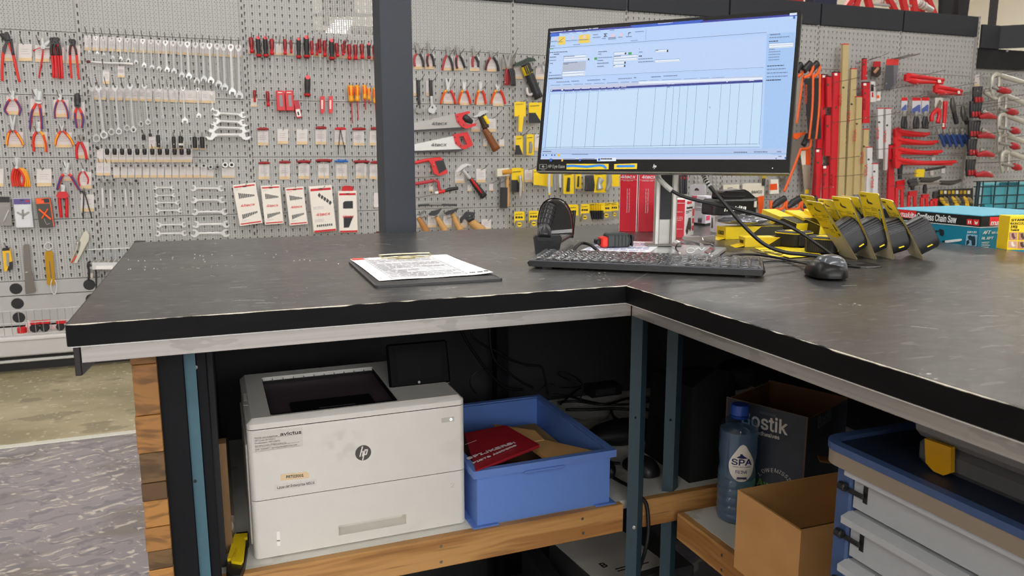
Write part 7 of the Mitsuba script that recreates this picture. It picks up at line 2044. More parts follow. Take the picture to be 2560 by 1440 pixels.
for i,(x,c) in enumerate(((770,(715,930,835,1055)),(965,(910,930,1030,1070)),(1160,(1105,930,1215,1070)),(1370,(1305,930,1435,1080)))):
    sp=(88,72,62,84)[i]; y0=(745,785,785,815)[i]
    hook(E4(x+8,880),f'steel hook and price card behind the {ORD[i]} orange insulated pliers',.14,.04,(*E4(c[0],c[1]),*E4(c[2],c[3])))
    pliers(E4(x,880),E4(x-(25,16,14,30)[i],y0),sc(E4,(x-sp*.45,910),(x-sp*.85,1000),(x-sp,1055)),sc(E4,(x+sp*.45,910),(x+sp*.85,1000),(x+sp,1055)),f'insulated pliers with red and yellow handles, {ORD[i]} of four right of the column',(VYEL,VRED),STEEL,6.5,9,4,E4(x+(30,18,14,25)[i],y0+5),sleeve=VRED)
for i,(m_,x,y,jl) in enumerate(((BLK,408,770,DULL),(STEEL,560,770,STEEL))):
    hook(E4(x+20,y+10),f'steel hook above the {("black", "chrome")[i]} adjustable wrench',.15,.04,(*E4(x-55,780),*E4(x-8,960)))
    lb=('black','chrome')[i]+' adjustable wrench hanging jaw down right of the column'
    t=plates('adjustable_wrench',lb,'wrench',[('b','handle',BLK,[(x,y),(x+6,y+190)],4.6,.03),('b','shank',m_,[(x+6,y+180),(x+20,y+340)],3.6,.03),('p','jaw',jl,[(x+2,y+300),(x+30,y+285),(x+66,y+330),(x+62,y+350),(x+30,y+408),(x-30,y+385),(x-34,y+355)],.025,.012),('p','worm',INK,[(x+14,y+315),(x+30,y+318),(x+28,y+338),(x+12,y+336)],.038,.002)],E4)
t=plates('claw_hammer','black hammer with yellow stripes hanging tilted at the left edge of the monitor','hammer',[('b','handle',BLK,[(1700,580),(1760,740),(1860,985)],11,.06),('b','striped_neck',YELL,[(1695,600),(1735,700)],11.6,.061),('p','head',mat('3a4642',.35,.4),[(1545,610),(1560,575),(1640,540),(1720,500),(1790,515),(1812,545),(1740,550),(1690,580),(1600,605)],.05,.03)]+[('b','black_stripe',BLK,[(1683+22*k,606-8*k),(1722+22*k,704-8*k)],1.6,.098) for k in range(3)],E4)
hook(E4(1620,590),'steel hook and price card beside the striped hammer',.2,.04,(*E4(1555,600),*E4(1665,755)))
t=plates('steel_hammer','small steel hammer half hidden behind the monitor edge','hammer',[('p','head',DULL,[(1815,605),(1920,565),(1930,580),(1825,620)],.05,.02),('b','handle',STEEL,[(1900,590),(1930,680)],3,.05)],E4)
hook(E4(1870,600),'hook and price card behind the small steel hammer',.1,.03,(*E4(1818,600),*E4(1922,760)))
plates('steel_bracket','pale bent steel bracket hanging below the striped hammer','bracket',[('b','bar',CARD,[(1715,860),(1725,930),(1760,945),(1800,915)],3,.05),('p','eye',STEEL,[(1770,905),(1805,900),(1808,925),(1775,930)],.05,.01)],E4)
# saws
for i,(f,dy) in enumerate(((E4,0),(F4,0))):
    if i==0:
        bl,gd,hd,hole,tx=[(360,1285),(850,1172),(960,1335),(360,1372)],[(360,1368),(962,1332),(962,1356),(360,1392)],[(848,1182),(1010,1145),(1018,1165),(935,1195),(925,1240),(985,1310),(1095,1290),(1085,1315),(985,1350),(925,1330),(870,1270)],None,((568,1312),(752,1306))
    else:
        bl,gd,hd,hole,tx=[(362,195),(830,95),(952,255),(362,278)],[(362,274),(952,252),(930,275),(362,300)],[(825,80),(985,52),(1010,100),(1055,205),(955,252),(925,245),(850,185)],[(890,105),(940,95),(985,195),(935,215),(900,170)],((560,222),(745,218))
    t=thing('hand_saw',('grey' if i==0 else 'pale')+'-bladed hand saw with a red handle, '+('upper' if i==0 else 'lower')+' one of two beside the column','saw')
    part(t,'blade',wp(Polygon(sc(f,*bl)),.09 if i==0 else .06,.003),mat('a8a5a2',.35,.3) if i==0 else SAWW,False)
    part(t,'tooth_guard',wp(Polygon(sc(f,*gd)),.088 if i==0 else .058,.008),DGREY,False)
    g=Polygon(sc(f,*hd)).buffer(.8)
    if hole:g=g.difference(Polygon(sc(f,*hole)))
    part(t,'handle',wp(g,.08 if i==0 else .05,.026),mat('d5272d',.4),25)
    if i==0:
        part(t,'black_grip',wt(sc(f,(955,1200),(1000,1240),(1060,1275)),[7,9,5],.10),BLK,True)
    for q in ((882,1208),(895,1270),(958,1310)) if i==0 else ((850,110),(865,180),(922,212)):
        part(t,'rivet',wp(Point(f(*q)).buffer(1.3),.107 if i==0 else .077,.002),INK,False)
    wtext(t,'4tecx',f(*tx[0]),f(*tx[1]),7.5,.095 if i==0 else .065,mat('3c3c40',.5),slant=.2)
t=plates('wood_hammer','claw hammer with a varnished brown wooden handle and yellow label','hammer',[('p','head',STEEL,[(1055,1210),(1110,1185),(1130,1150),(1215,1130),(1240,1150),(1190,1175),(1150,1200),(1080,1222)],.09,.03),('b','label_sleeve',mat('3a2c20',.4),[(1165,1195),(1200,1280),(1225,1345)],9,.09),('b','yellow_label',YELL,[(1205,1200),(1255,1290)],4.5,.125)],E4)
part(t,'handle',wt(sc(F4,(1205,10),(1270,120),(1352,265)),[7,9,10.5],.09),WOOD2,True)
hook(E4(1300,1225),'long steel hook and price card behind the wooden claw hammer',.22,.05,(*E4(1225,1230),*E4(1340,1390)))
hook(E4(1090,1260),'steel hook and price card left of the wooden claw hammer',.12,.03,(*E4(1045,1230),*E4(1155,1390)))
HSR=mat('d62a2c',.4)
t=plates('hacksaw','red hacksaw with a black grip, upper one of two right of the column','saw',[('b','bow',HSR,[(365,420),(520,385),(680,368)],4.2,.06),('p','grip_frame',HSR,[(520,385),(690,362),(690,385),(600,400),(650,545),(740,490),(752,545),(650,572),(590,545),(555,430)],.05,.03),('p','black_grip',BLK,[(600,402),(700,388),(735,490),(650,545)],.05,.035),('b','blade',DULL,[(370,588),(500,582),(620,568)],2,.06)],F4)
t=plates('hacksaw','faded red hacksaw with a long black handle, lower one of two right of the column','saw',[('b','bow',mat('b8323f',.45),[(370,672),(500,650),(610,632),(650,655),(665,730),(690,760)],4,.06),('b','ferrule',WHITE,[(612,782),(655,772)],3.5,.06),('b','sleeve',HSR,[(650,772),(730,755)],4.2,.06),('b','handle',BLK,[(728,755),(800,735),(888,722)],[3.5,4.5,4],.06),('b','blade',DULL,[(385,830),(500,812),(618,785)],2,.06)],F4)
for (b,c,lb) in (((560,520),(532,480,560,528),'tiny price card and hook behind the upper red hacksaw'),((565,690),(538,665,590,762),'price card and hook behind the lower red hacksaw'),((905,560),(850,520,962,660),'steel hook and price card left of the red and black claw hammer'),((1160,500),(1105,490,1220,655),'long steel hook and price card right of the claw hammer head'),((1030,690),(1003,680,1056,760),'small price card and hook beside the claw hammer handle'),((1290,660),(1260,670,1310,755),'long steel hook and small price card left of the white mallet'),((1400,130),(1382,135,1440,222),'steel hook and small pale card right of the wooden hammer handle'),((1215,150),(1190,130,1240,222),'small price card and hook behind the wooden hammer handle'),((1240,1110),(1168,1095,1282,1225),'steel hook and price card right of the sledge hammer')):
    hook(F4(*b),lb,.2 if 'long' in lb else .1,.05,(*F4(c[0],c[1]),*F4(c[2],c[3])))
t=plates('claw_hammer','claw hammer with a polished head and red and black handle hanging tilted','hammer',[('p','head',CHROME,[(845,522),(880,478),(930,435),(985,425),(1042,445),(985,452),(950,475),(920,500),(868,530)],.07,.028),('b','neck',STEEL,[(940,500),(1040,612)],4.5,.075),('b','handle',BLK,[(1035,605),(1110,700),(1205,825)],[5,7.5,9],.075),('b','red_inlay',RED,[(1045,610),(1105,690),(1170,780)],[2.5,3,1.6],.105)],F4)
t=plates('mallet','white-headed mallet with a light wooden handle and a black tool under it','mallet',[('p','head',mat('dcd7c4',.45),[(1338,490),(1480,478),(1485,570),(1340,580)],.06,.04),('b','ferrule',mat('c98e2a',.4),[(1420,535),(1530,520)],6,.1),('b','handle',WOOD,[(1480,560),(1484,750),(1484,945)],[4,5,5],.07),('p','grey_plate',GREY,[(1400,600),(1462,600),(1462,715),(1395,715)],.05,.006)],F4)
plates('brush_block','black upright block hanging beside the light mallet handle','tool',[('p','block',BLK,[(1395,712),(1462,712),(1458,958),(1388,958)],.05,.04)],F4)
hook(F4(1380,660),'long steel hook above the black block',.2,.05)
plates('steel_bar','dark steel bar lying across hooks above the wooden hammers','bar',[('b','bar',mat('4a4b4e',.4,.4),[(410,925),(640,918),(875,925)],2.6,.07),('b','bright_end',DULL,[(540,915),(690,915)],2.8,.072)],F4)
for i,(hd,hp2,m_,lb) in enumerate((([(390,1045),(475,988),(468,1015),(420,1050)],[(412,1075),(470,1165),(520,1255)],mat('6d7072',.4,.3),'hammer with a worn wooden handle next to the column, leftmost of four'),([(535,1030),(570,1000),(678,968),(640,1025),(600,1052),(545,1048)],[(625,1060),(690,1160),(740,1250)],DGREY,'black-headed hammer with a light wooden handle, second of four'),([(722,1022),(770,990),(885,962),(820,1018),(740,1040)],[(820,1025),(870,1130),(920,1235)],DGREY,'black-headed hammer with a light wooden handle, third of four'),([(905,1090),(985,1000),(1080,1010),(1070,1050),(1000,1120),(950,1080),(915,1140)],[(1020,1085),(1090,1160),(1190,1235)],mat('3c3e42',.4,.3),'short sledge hammer with a thick wooden handle, rightmost of four'))):
    t=plates('wood_hammer',lb,'hammer',[('p','head',m_,hd,.10,.034),('b','handle',WOOD if i else mat('b07a42',.5),hp2,[5.5,7.5,8.5] if i<3 else [9,10.5,11],.11)],F4)
    hook(F4(hd[0][0]+30,1080),f'steel hook and price card behind the {ORD[i]} wooden-handled hammer',.2,.03,(*F4(hd[0][0]-(10 if i else -5),1050),*F4(hd[0][0]+(90 if i else 40),1195)))
plates('oval_ring','dark oval ferrule hanging at the sledge hammer head','ferrule',[('b','ring',BLK,[(1005,1110),(1070,1075)],6,.13)],F4)

# ---- yellow packs around the monitor
YP=mat('edca12',.42)


def ycard(f,x0,y0,x1,y1,label,kind,off=.10,name='knife_pack'):
    t=thing(name,label,'packaging')
    hook(f((x0+x1)/2,y0+(y1-y0)*.05),'hook of '+label,off+.05,.015)
    q=lambda pts:Polygon([f(*p) for p in pts])
    w,h=x1-x0,y1-y0
    part(t,'card',wp(q([(x0,y0+h*.04),(x0+w*.08,y0),(x1-w*.08,y0),(x1,y0+h*.04),(x1,y1),(x0,y1)]),off,.002),YP,False)
    dk=[(x0+w*.1,y0+h*.16),(x0+w*.8,y0+h*.13),(x0+w*.8,y0+h*.17),(x0+w*.1,y0+h*.20)]
    part(t,'print',wp(q(dk),off+.0022,.0006),mat('6a5a10',.5),False)
    if kind=='tape':
        part(t,'print',[wp(q([(x0+w*a,y0+h*.30),(x0+w*(a+.2),y0+h*.30),(x0+w*(a+.2),y0+h*.42),(x0+w*a,y0+h*.42)]),off+.0022,.0006) for a in (.12,.38,.62)],INK,False)
        part(t,'tape_case',wp(q([(x0+w*.15,y0+h*.58),(x0+w*.85,y0+h*.55),(x0+w*1.0,y1),(x0-w*.05,y1+h*.02)]).buffer(.8),off+.003,.035),mat('9a958a',.3,.4),25)
        part(t,'badge',wp(Point(f(x0+w*.5,y0+h*.80)).buffer(w*.045),off+.0385,.002),YP,False)
        part(t,'badge_print',wp(q([(x0+w*.3,y0+h*.76),(x0+w*.7,y0+h*.76),(x0+w*.66,y0+h*.82),(x0+w*.34,y0+h*.82)]),off+.041,.0006),INK,False)
    elif kind=='knife':
        part(t,'knife',wt([f(x0+w*.55,y0+h*.35),f(x0+w*.6,y0+h*.6),f(x0+w*.5,y0+h*.9)],[w*.03,w*.045,w*.035],off+.012),GREY,True)
    elif kind=='black':
        part(t,'black_corner',wp(q([(x0,y0+h*.5),(x0+w*.5,y0+h*.5),(x1,y1),(x0,y1)]),off+.0022,.001),BLK,False)
    elif kind=='pen':
        part(t,'knife',wt([f(x0+w*.55,y0+h*.3),f(x0+w*.45,y0+h*.9)],[w*.022,w*.03],off+.012),BLK,True)
    elif kind=='window':
        part(t,'knife',wt([f(x0+w*.62,y0+h*.35),f(x0+w*.45,y0+h*.6),f(x0+w*.5,y0+h*.85)],[w*.05,w*.035,w*.055],off+.014),mat('b0b0ac',.35,.3),True)
    return t


t=ycard(E4,1565,1030,1700,1205,'yellow pack with a long yellow stem pointing down, left of the monitor','',.10)
part(t,'stem',wp(Polygon(sc(E4,(1612,1190),(1668,1190),(1645,1390),(1605,1388))),.105,.02),YP,25)
ycard(E4,1738,1038,1895,1285,'yellow and black pack partly hidden by the left monitor edge','black',.10)
t=ycard(F4,1578,92,1665,320,'yellow knife pack with grey and black knife left of the monitor','black',.09)
ycard(F4,1710,75,1798,325,'yellow knife pack with a grey hooked blade beside the monitor edge','knife',.09)
for i,(b,c) in enumerate((((1610,110),(1555,95,1578,262)),((1830,110),(1805,75,1860,275)),((1730,500),(1685,500,1782,650)))):
    hook(F4(*b),'long steel hook and price card by the yellow packs, '+['left of the two narrow packs','at the monitor edge','right of the folding saw pack'][i],.26,.06,(*F4(c[0],c[1]),*F4(c[2],c[3])))
t=ycard(F4,1530,478,1672,768,'yellow and black pack with silver folding knife before the wall upright','black',.09)
part(t,'folding_knife',wt(sc(F4,(1632,570),(1645,700),(1632,845)),[4,5,4],.13),mat('b5b2ad',.3,.5),True)
for i in range(9):
    x=785+24*i
    ycard(G4,x,222+2*i,x+52,420+3*i,f'yellow blade pack, {ORD[i]} from the left, dense row under the monitor','',.20-.015*i,'blade_pack')
for i,(x0,x1,y1,kd) in enumerate(((1168,1302,535,'pen'),(1322,1400,470,'pen'),(1560,1715,520,'window'),(1788,1885,440,''))):
    ycard(G4,x0,240,x1,y1,'yellow knife pack under the monitor, '+['with a black pen knife, wide one','narrow one with a black knife','with a silver folding knife','next to the tall red boxes'][i],kd,.12)
for i,(x,y0,y1,m_) in enumerate(((990,262,545,mat('c9ccd0',.3)),(1065,255,510,GREY),(1130,255,475,mat('c2c5c8',.3)))):
    plates('snap_knife',f'grey snap-off knife hanging loose under the monitor, {ORD[i]} from the left','knife',[('b','body',m_,[(x,y0),(x-6,(y0+y1)/2),(x,y1)],[3,3.4,2.4],.2),('b','end_cap',YELL if i==0 else DGREY,[(x,y1-20),(x+2,y1)],2.6,.202)],G4)
for i in range(5):
    plates('black_clamp',f'black curved tool hanging in the dense row under the monitor, {ORD[i]} from the left','tool',[('b','body',BLK,[(1460+20*i,300),(1470+20*i,420),(1455+22*i,500)],[3,4,3.5],.2-.02*i)],G4)
plates('grey_saw','grey curved folding saw hanging right of the yellow folding knife pack','saw',[('b','body',GREY,[(1745,260),(1765,380),(1725,500)],[4,5,4],.14)],G4)
for i,(x0,y0,x1,y1) in enumerate(((540,762,672,970),(728,752,855,960),(1200,672,1360,930),(1388,665,1502,880),(1660,645,1778,855),(1778,640,1872,840))):
    ycard(G4,x0,y0,x1,y1,f'yellow card with silver tape measure, {ORD[i]} from the left above the worktop','tape',.12,'tape_card')
for i in range(6):
    x=1500+30*i
    t=ycard(G4,x,655,x+48,780,f'narrow yellow tape card seen on edge, {ORD[i]} of the dense stack','',.05+.02*i,'tape_card')
    part(t,'tape_case',wp(Polygon(sc(G4,(x,750),(x+26,750),(x+26,858),(x,862))),.055+.02*i,.012),BLK,False)
# things seen under and right of the monitor
for i,x in enumerate((1015,1045,1070)):
    plates('pen_tool',f'long black and red tool hanging behind the monitor column, {ORD[i]} of three','tool',[('b','body',BLK,[(x,100),(x-6,220),(x-4,330)],3.2,.1),('b','ring',RED,[(x-2,165),(x-2,185)],3.4,.1)],L_)
for i,x in enumerate((1150,1185,1330,1365)):
    plates('drill_bit',f'grey masonry drill hanging behind the monitor cables, {ORD[i]} of four','drill bit',[('b','shaft',DULL,[(x,120),(x+4,240),(x+8,340)],1.8,.06)]+[('b','flute',STEEL,[(x-3+1.4*k,150+40*k),(x+10+1.4*k,165+40*k)],1.3,.065) for k in range(4)],L_)
t=plates('product_card','cream hanging card with a slot above the black battery pack','card',[('p','card',mat('d4cfbe',.5),[(1425,240),(1580,235),(1582,345),(1430,345)],.05,.004),('p','slot',INK,[(1470,270),(1520,266),(1520,272),(1470,276)],.055,.001)],L_)
t=plates('saw_sleeve','cream and orange saw card with dark lettering behind the battery pack','card',[('p','card',mat('d9d2c4',.5),[(1612,235),(1640,225),(1790,225),(1822,262),(1818,360),(1640,360),(1612,330)],.06,.006),('p','orange_part',mat('e85a1c',.42),[(1760,355),(1820,345),(1808,520),(1770,520)],.06,.007)],L_)
wtext(t,'BAHCO',L_(1700,326),L_(1802,322),5.5,.068,INK)
t=plates('blade_sleeve','small white and orange blade pack hanging right of the monitor corner','packaging',[('p','pack',mat('e0dcd2',.45),[(92,462),(165,458),(168,595),(85,600)],.08,.02),('p','orange_print',mat('e2501e',.42),[(95,505),(165,500),(166,560),(92,565)],.101,.001)],S_)
plates('grey_bracket','grey sheet metal tool beside the tilted orange saw','tool',[('p','plate',GREY,[(185,400),(260,392),(265,520),(225,565),(230,470),(190,440)],.05,.01)],S_)
plates('yellow_tag','yellow and black small pack just below the right monitor corner','packaging',[('p','card',mat('b9a32a',.5),[(20,395),(60,395),(55,460),(15,470)],.06,.004),('b','tool',BLK,[(38,450),(30,520)],3.5,.07)],S_)
OR=mat('e85f20',.42)
t=plates('hand_saw','orange-backed hand saw hanging tilted with its handle at the monitor edge','saw',[('p','blade',mat('6d6660',.4),[(300,130),(385,40),(395,165),(240,575),(230,540)],.12,.004),('b','orange_back',OR,[(395,160),(320,360),(235,575)],3,.123),('p','handle',OR,[(310,15),(430,0),(425,22),(385,40),(345,72),(315,60)],.11,.02),('b','black_grip',BLK,[(420,130),(455,60),(470,25)],6,.12),('b','orange_frame',OR,[(392,165),(478,150),(490,60),(475,20)],3,.12)],S_)
t=plates('hand_saw','hand saw with a cream and orange sleeve and grey blade beside the red levels','saw',[('p','blade',mat('a49c8c',.4),[(392,180),(490,160),(486,600),(432,622)],.08,.004),('p','sleeve',mat('e3dccb',.5),[(388,185),(440,175),(440,318),(404,318)],.085,.003),('p','orange_panel',mat('e4581f',.42),[(440,175),(488,165),(488,318),(440,318)],.085,.003),('p','yellow_dot',YELL,[(438,560),(470,555),(470,595),(436,600)],.085,.002)],S_)
t=plates('hand_saw','hand saw with grey blade, orange tooth edge and black grip, topmost at the monitor edge','saw',[('p','blade',mat('8d8880',.38),[(208,800),(272,770),(214,1272),(200,1245)],.2,.004),('b','orange_edge',OR,[(275,780),(245,1020),(210,1268)],2.6,.203),('b','orange_frame',OR,[(215,795),(270,750),(275,700),(250,645)],3,.203),('b','black_grip',BLK,[(215,740),(235,690),(262,660)],6.5,.2)],K4)
for i in range(2):
    d=70*i
    t=plates('hand_saw','hand saw in a black sleeve with red letters and orange handle, '+('left' if i==0 else 'right')+' one of two','saw',[('p','sleeve',mat('222226',.45),[(288+d,810),(378+d,800),(392+d,1430),(330+d,1430)],.22-.03*i,.004),('b','orange_edge',OR,[(380+d,760),(372+d,1100),(340+d,1430)],2.6,.223-.03*i),('b','orange_frame',OR,[(285+d,800),(345+d,770),(378+d,700),(360+d,650)],3.2,.223-.03*i),('b','black_grip',BLK,[(285+d,730),(320+d,690),(358+d,650)],7,.22-.03*i)],K4)
    wtext(t,'HANDSAW',K4(318+d,1070),K4(322+d,870),5.5,.23-.03*i,mat('c9442a',.5))
for i in range(3):
    x=105+150*i
    plates('hand_saw',f'black and orange saw handle standing up behind the yellow boxes, {ORD[i]} from the left','saw',[('b','orange_frame',OR,[(x,665),(x+8,745),(x+90,750),(x+125,720),(x+135,650)],3.2,.35),('b','black_grip',BLK,[(x+5,735),(x+60,690),(x+140,640)],[4,7.5,6],.35)],S_)
# spirit levels
LVR,LVB,LVW=mat('c8202c',.4),mat('b9a678',.45),mat('cfcfd0',.38)
LEV=[((2052,185),(2066,187),(2046,497),(2028,495),LVR,.10,'long red spirit level, leftmost of the levels'),((2063,190),(2074,191),(2075,268),(2064,268),LVR,.14,'short red spirit level in front of the leftmost long one'),((2062,286),(2073,286),(2071,390),(2059,390),LVR,.14,'short red spirit level with a white tag below the upper short one'),((2037,371),(2050,371),(2044,497),(2035,497),LVR,.2,'low red spirit level with a white tag at its top, nearest the saws'),((2055,412),(2067,412),(2066,497),(2053,497),LVR,.22,'lowest red spirit level with a white tag, right of the other tagged one'),((2079,180),(2099,180),(2088,497),(2068,497),LVR,.08,'long red spirit level next to the beige ones'),((2103,110),(2118,110),(2106,492),(2090,492),LVB,.10,'longest beige spirit level, leftmost of the beige ones'),((2124,171),(2138,171),(2126,490),(2110,490),LVB,.10,'long beige spirit level, second of the beige ones'),((2137,241),(2151,241),(2145,486),(2129,486),LVB,.12,'beige spirit level, third of the beige ones'),((2156,322),(2168,322),(2163,480),(2149,480),LVB,.14,'beige spirit level, shortest and rightmost of the beige ones'),((2153,205),(2170,205),(2170,308),(2152,308),LVR,.08,'red spirit level hanging between beige levels and white packs'),((2154,146),(2163,146),(2162,200),(2152,200),LVR,.07,'small red perforated level hanging high above the red one'),((2190,270),(2204,270),(2203,397),(2192,397),LVW,.10,'white-silver spirit level, upper left of the silver ones'),((2210,270),(2224,270),(2221,425),(2208,425),LVW,.10,'white-silver spirit level, upper right of the silver ones'),((2164,367),(2177,367),(2174,480),(2161,480),LVW,.16,'silver spirit level, lower left of the silver ones'),((2179,408),(2191,408),(2190,482),(2177,482),LVW,.18,'silver spirit level, lowest of the silver ones'),((2221,361),(2229,361),(2232,505),(2214,505),LVR,.12,'tall red level with white tags beside the red pipe wrenches')]
for i,(a,b,c,d,m_,off,lb) in enumerate(LEV):
    t=plates('spirit_level',lb,'level',[('p','body',m_,[a,b,c,d],off,.022),('p','groove',mat('8c1520',.45) if m_==LVR else (mat('9a8860',.45) if m_==LVB else GREY),[(a[0]*.72+b[0]*.28,a[1]+6),(a[0]*.68+b[0]*.32,a[1]+6),(d[0]*.68+c[0]*.32,d[1]-4),(d[0]*.72+c[0]*.28,d[1]-4)],off+.0225,.001),('p','end_cap',RED if m_!=LVR else INK,[a,b,(b[0],b[1]+2.2),(a[0],a[1]+2.2)],off+.002,.022)])
    vx,vy=(a[0]*.62+b[0]*.62)/1.24+.8-(3.0 if m_==LVB else 0),a[1]+(d[1]-a[1])*(.28 if i!=6 else .285)
    part(t,'vial',wp(Point(vx,vy).buffer(2.5),off+.0225,.002),mat('3f4630',.3),False)
    if m_ in (LVB,LVW):
        f_=(d[1]-a[1]); sx=(d[0]-a[0])/f_
        y0=a[1]+f_*(.30 if i!=6 else .30); y0=min(y0+10,d[1]-34)
        wtext(t,'SOLA',(a[0]+10+sx*(y0+30-a[1])-4,y0+30),(a[0]+10+sx*(y0-a[1])-4,y0),6,off+.024,mat('c03a34',.5))
    elif i in (0,3,4,5,10):
        part(t,'white_tag',wp(sbox((a[0]+b[0])/2-3,a[1]+3,(a[0]+b[0])/2+4,a[1]+9),off+.0225,.002),WHITE,False)
        wtext(t,'SOLA',(d[0]+(c[0]-d[0])*.62,d[1]-32),(d[0]+(c[0]-d[0])*.66,d[1]-62),5,off+.024,mat('7a141c',.5))
# small packs between the levels and the pipe wrenches
plates('drill_pack','clear pack with a red header and dark drill insert high on the wall','packaging',[('p','header',mat('b81f2a',.45),[(1000,632),(1070,632),(1066,690),(995,690)],.06,.01),('p','insert',mat('3a2f2c',.4),[(985,690),(1065,690),(1060,770),(1030,798),(975,780)],.06,.02),('b','bits',mat('b98a6a',.4),[(1010,750),(1050,700)],3,.085)],K4)
for i in range(4):
    x=1135+26*i
    plates('blade_pack',f'jigsaw blade pack with a red top and dark body, {ORD[i]} of the four fanned ones','packaging',[('p','red_top',mat('cf3030',.45),[(x,612),(x+48 if i==3 else x+24,605),(x+44 if i==3 else x+22,668),(x-6,672)],.22-.05*i,.004),('p','body',mat('4a4a50',.4) if i!=3 else mat('6a6a72',.4),[(x-6,672),(x+44 if i==3 else x+20,668),(x+20,880),(x-30,935)],.22-.05*i,.004)],K4)
plates('level_pack','white and black pack with a round window hanging right of the red level','packaging',[('p','card',mat('d8d6d4',.45),[(968,840),(1012,840),(1020,1048),(962,1052)],.08,.012),('p','black_print',INK,[(978,870),(1004,870),(1004,940),(976,940)],.0925,.001),('p','red_print',RED,[(985,950),(1000,950),(1002,1000),(985,1000)],.0925,.001)],K4)
plates('small_pack','tiny red and white pack right of the white and black pack','packaging',[('p','card',WHITE,[(1032,945),(1068,942),(1066,1035),(1028,1038)],.08,.01),('p','print',ORNG,[(1036,980),(1062,978),(1062,1010),(1034,1012)],.0905,.001)],K4)
# pipe wrenches
PWR=mat('cf1f26',.35)
for i,(q,off,lb) in enumerate((([(1310,810),(1340,765),(1500,790),(1735,815)],.12,'large red pipe wrench hanging level, the upper one'),([(1610,925),(1640,885),(1780,895),(1920,905)],.14,'red pipe wrench hanging level, the lower right one'))):
    x0,y0=q[0]; x1=q[3][0]; L=x1-x0
    plates('pipe_wrench',lb,'pipe wrench',[('p','jaw',PWR,[(x0,y0+25),(x0+5,y0-45),(x0+L*.12,y0-52),(x0+L*.16,y0-20),(x0+L*.09,y0-15),(x0+L*.09,y0+30)],off,.03),('b','upper_handle',PWR,[(x0+L*.1,y0-35),(x0+L*.5,y0-15),(x0+L*.98,y0+12)],[5,4,3],off+.005),('b','lower_handle',PWR,[(x0+L*.12,y0+10),(x0+L*.3,y0+28),(x0+L*.55,y0+32),(x0+L*.95,y0+42)],[4.5,6,3.4,3],off+.005),('p','tag',WHITE,[(x0+L*.83,y0+10),(x0+L*.90,y0+10),(x0+L*.91,y0+42),(x0+L*.84,y0+42)],off+.03,.003)],K4)
for i,(y,x1,lb) in enumerate(((15,1640,'first from the top'),(95,1720,'second from the top'),(190,1765,'third from the top'),(290,1900,'lowest and longest'))):
    plates('pipe_wrench','red pipe wrench with handle pointing right in the lower stack, '+lb,'pipe wrench',[('p','jaw',PWR,[(1290,y+60),(1285,y-40),(1320,y-60),(1352,y-40),(1345,y+20),(1325,y+62)],.10+.03*i,.03),('b','handle',PWR,[(1335,y-25),(1450,y-5),(1600,y+10),(x1,y-2)],[4,4.6,4,3],.12+.03*i),('b','second_handle',PWR,[(1345,y+5),(1480,y+15),(x1-40,y+22)],[3.6,3.4,2.4],.11+.03*i)],S_)
# pliers packs on the long hooks
for i,(x0,x1,y1,nm) in enumerate(((1285,1350,1140,'with single black-handled pliers'),(1395,1490,1165,'with splayed black-handled pliers'),(1495,1575,1160,'with black-handled cutters, third'))):
    plates('pliers_pack','red and blue printed pliers card on a long hook, '+nm,'packaging',[('p','card',mat('c6c4cc',.45),[(x0+6,1005),(x1,1005),(x1-8,y1),(x0,y1)],.2,.004),('p','red_top',RED,[(x0+6,1002),(x1,1002),(x1,1036),(x0+5,1036)],.2045,.001),('p','blue_print',mat('4a5c9c',.45),[(x0+4,1120),(x1-20,1075),(x1-5,1080),(x1-8,y1-5),(x0+4,y1-2)],.2045,.001),('b','handle',BLK,[((x0+x1)/2,1190),((x0+x1)/2-16,1260),((x0+x1)/2-14,1320)],3.6,.21),('b','handle',BLK,[((x0+x1)/2,1190),((x0+x1)/2+14,1260),((x0+x1)/2+12,1325)],3.6,.21),('b','jaws',DULL,[((x0+x1)/2,1145),((x0+x1)/2,1195)],4,.212)],K4)
plates('red_pliers','red-handled pliers on a white card right of the blue-printed cards','pliers',[('p','card',mat('cfcbc4',.5),[(1635,1005),(1715,1005),(1705,1120),(1630,1120)],.18,.004),('b','handle',PWR,[(1665,1120),(1610,1180),(1600,1250)],4,.2),('b','handle',PWR,[(1670,1120),(1680,1190),(1660,1265)],4,.2),('p','jaw',mat('7a6a5a',.4),[(1650,1120),(1680,1030),(1700,1060),(1685,1130)],.2,.012)],K4)
plates('red_rod','upright red wrench rod with white tags','wrench',[('b','rod',PWR,[(1740,1040),(1735,1180),(1722,1325)],[4.5,4,3.4],.18),('p','tag',WHITE,[(1712,1270),(1732,1270),(1730,1305),(1710,1305)],.2,.002)],K4)
for i,(x,y0,y1) in enumerate(((1832,1005,1270),(1940,1090,1275))):
    plates('tin_snips','black-handled snips with a dark blade, '+('left' if i==0 else 'right')+' one of two','snips',[('b','blade',mat('55534e',.35,.4),[(x-20,y0),(x-15,y0+80),(x,y0+150)],[3,5.5,4],.18),('b','handle',BLK,[(x,y0+140),(x+14,y1-60),(x+30,y1)],3.6,.18),('b','handle',BLK,[(x-5,y0+140),(x+2,y1-50),(x+20,y1)],3.0,.17)],K4)
for i in range(5):
    x=1735+58*i
    plates('blue_pliers',f'dark pliers with blue handles, {ORD[i]} of the five below the long hooks','pliers',[('b','jaw',DULL,[(x-12,-30),(x,20)],3,.18),('b','handle',mat('22407a',.4),[(x,15),(x+30,70),(x+55,140)],[2.6,3.4,3],.18),('b','handle',mat('1d2f55',.4),[(x+2,15),(x+50,60),(x+80,110)],[2.4,3,2.6],.17)],S_)
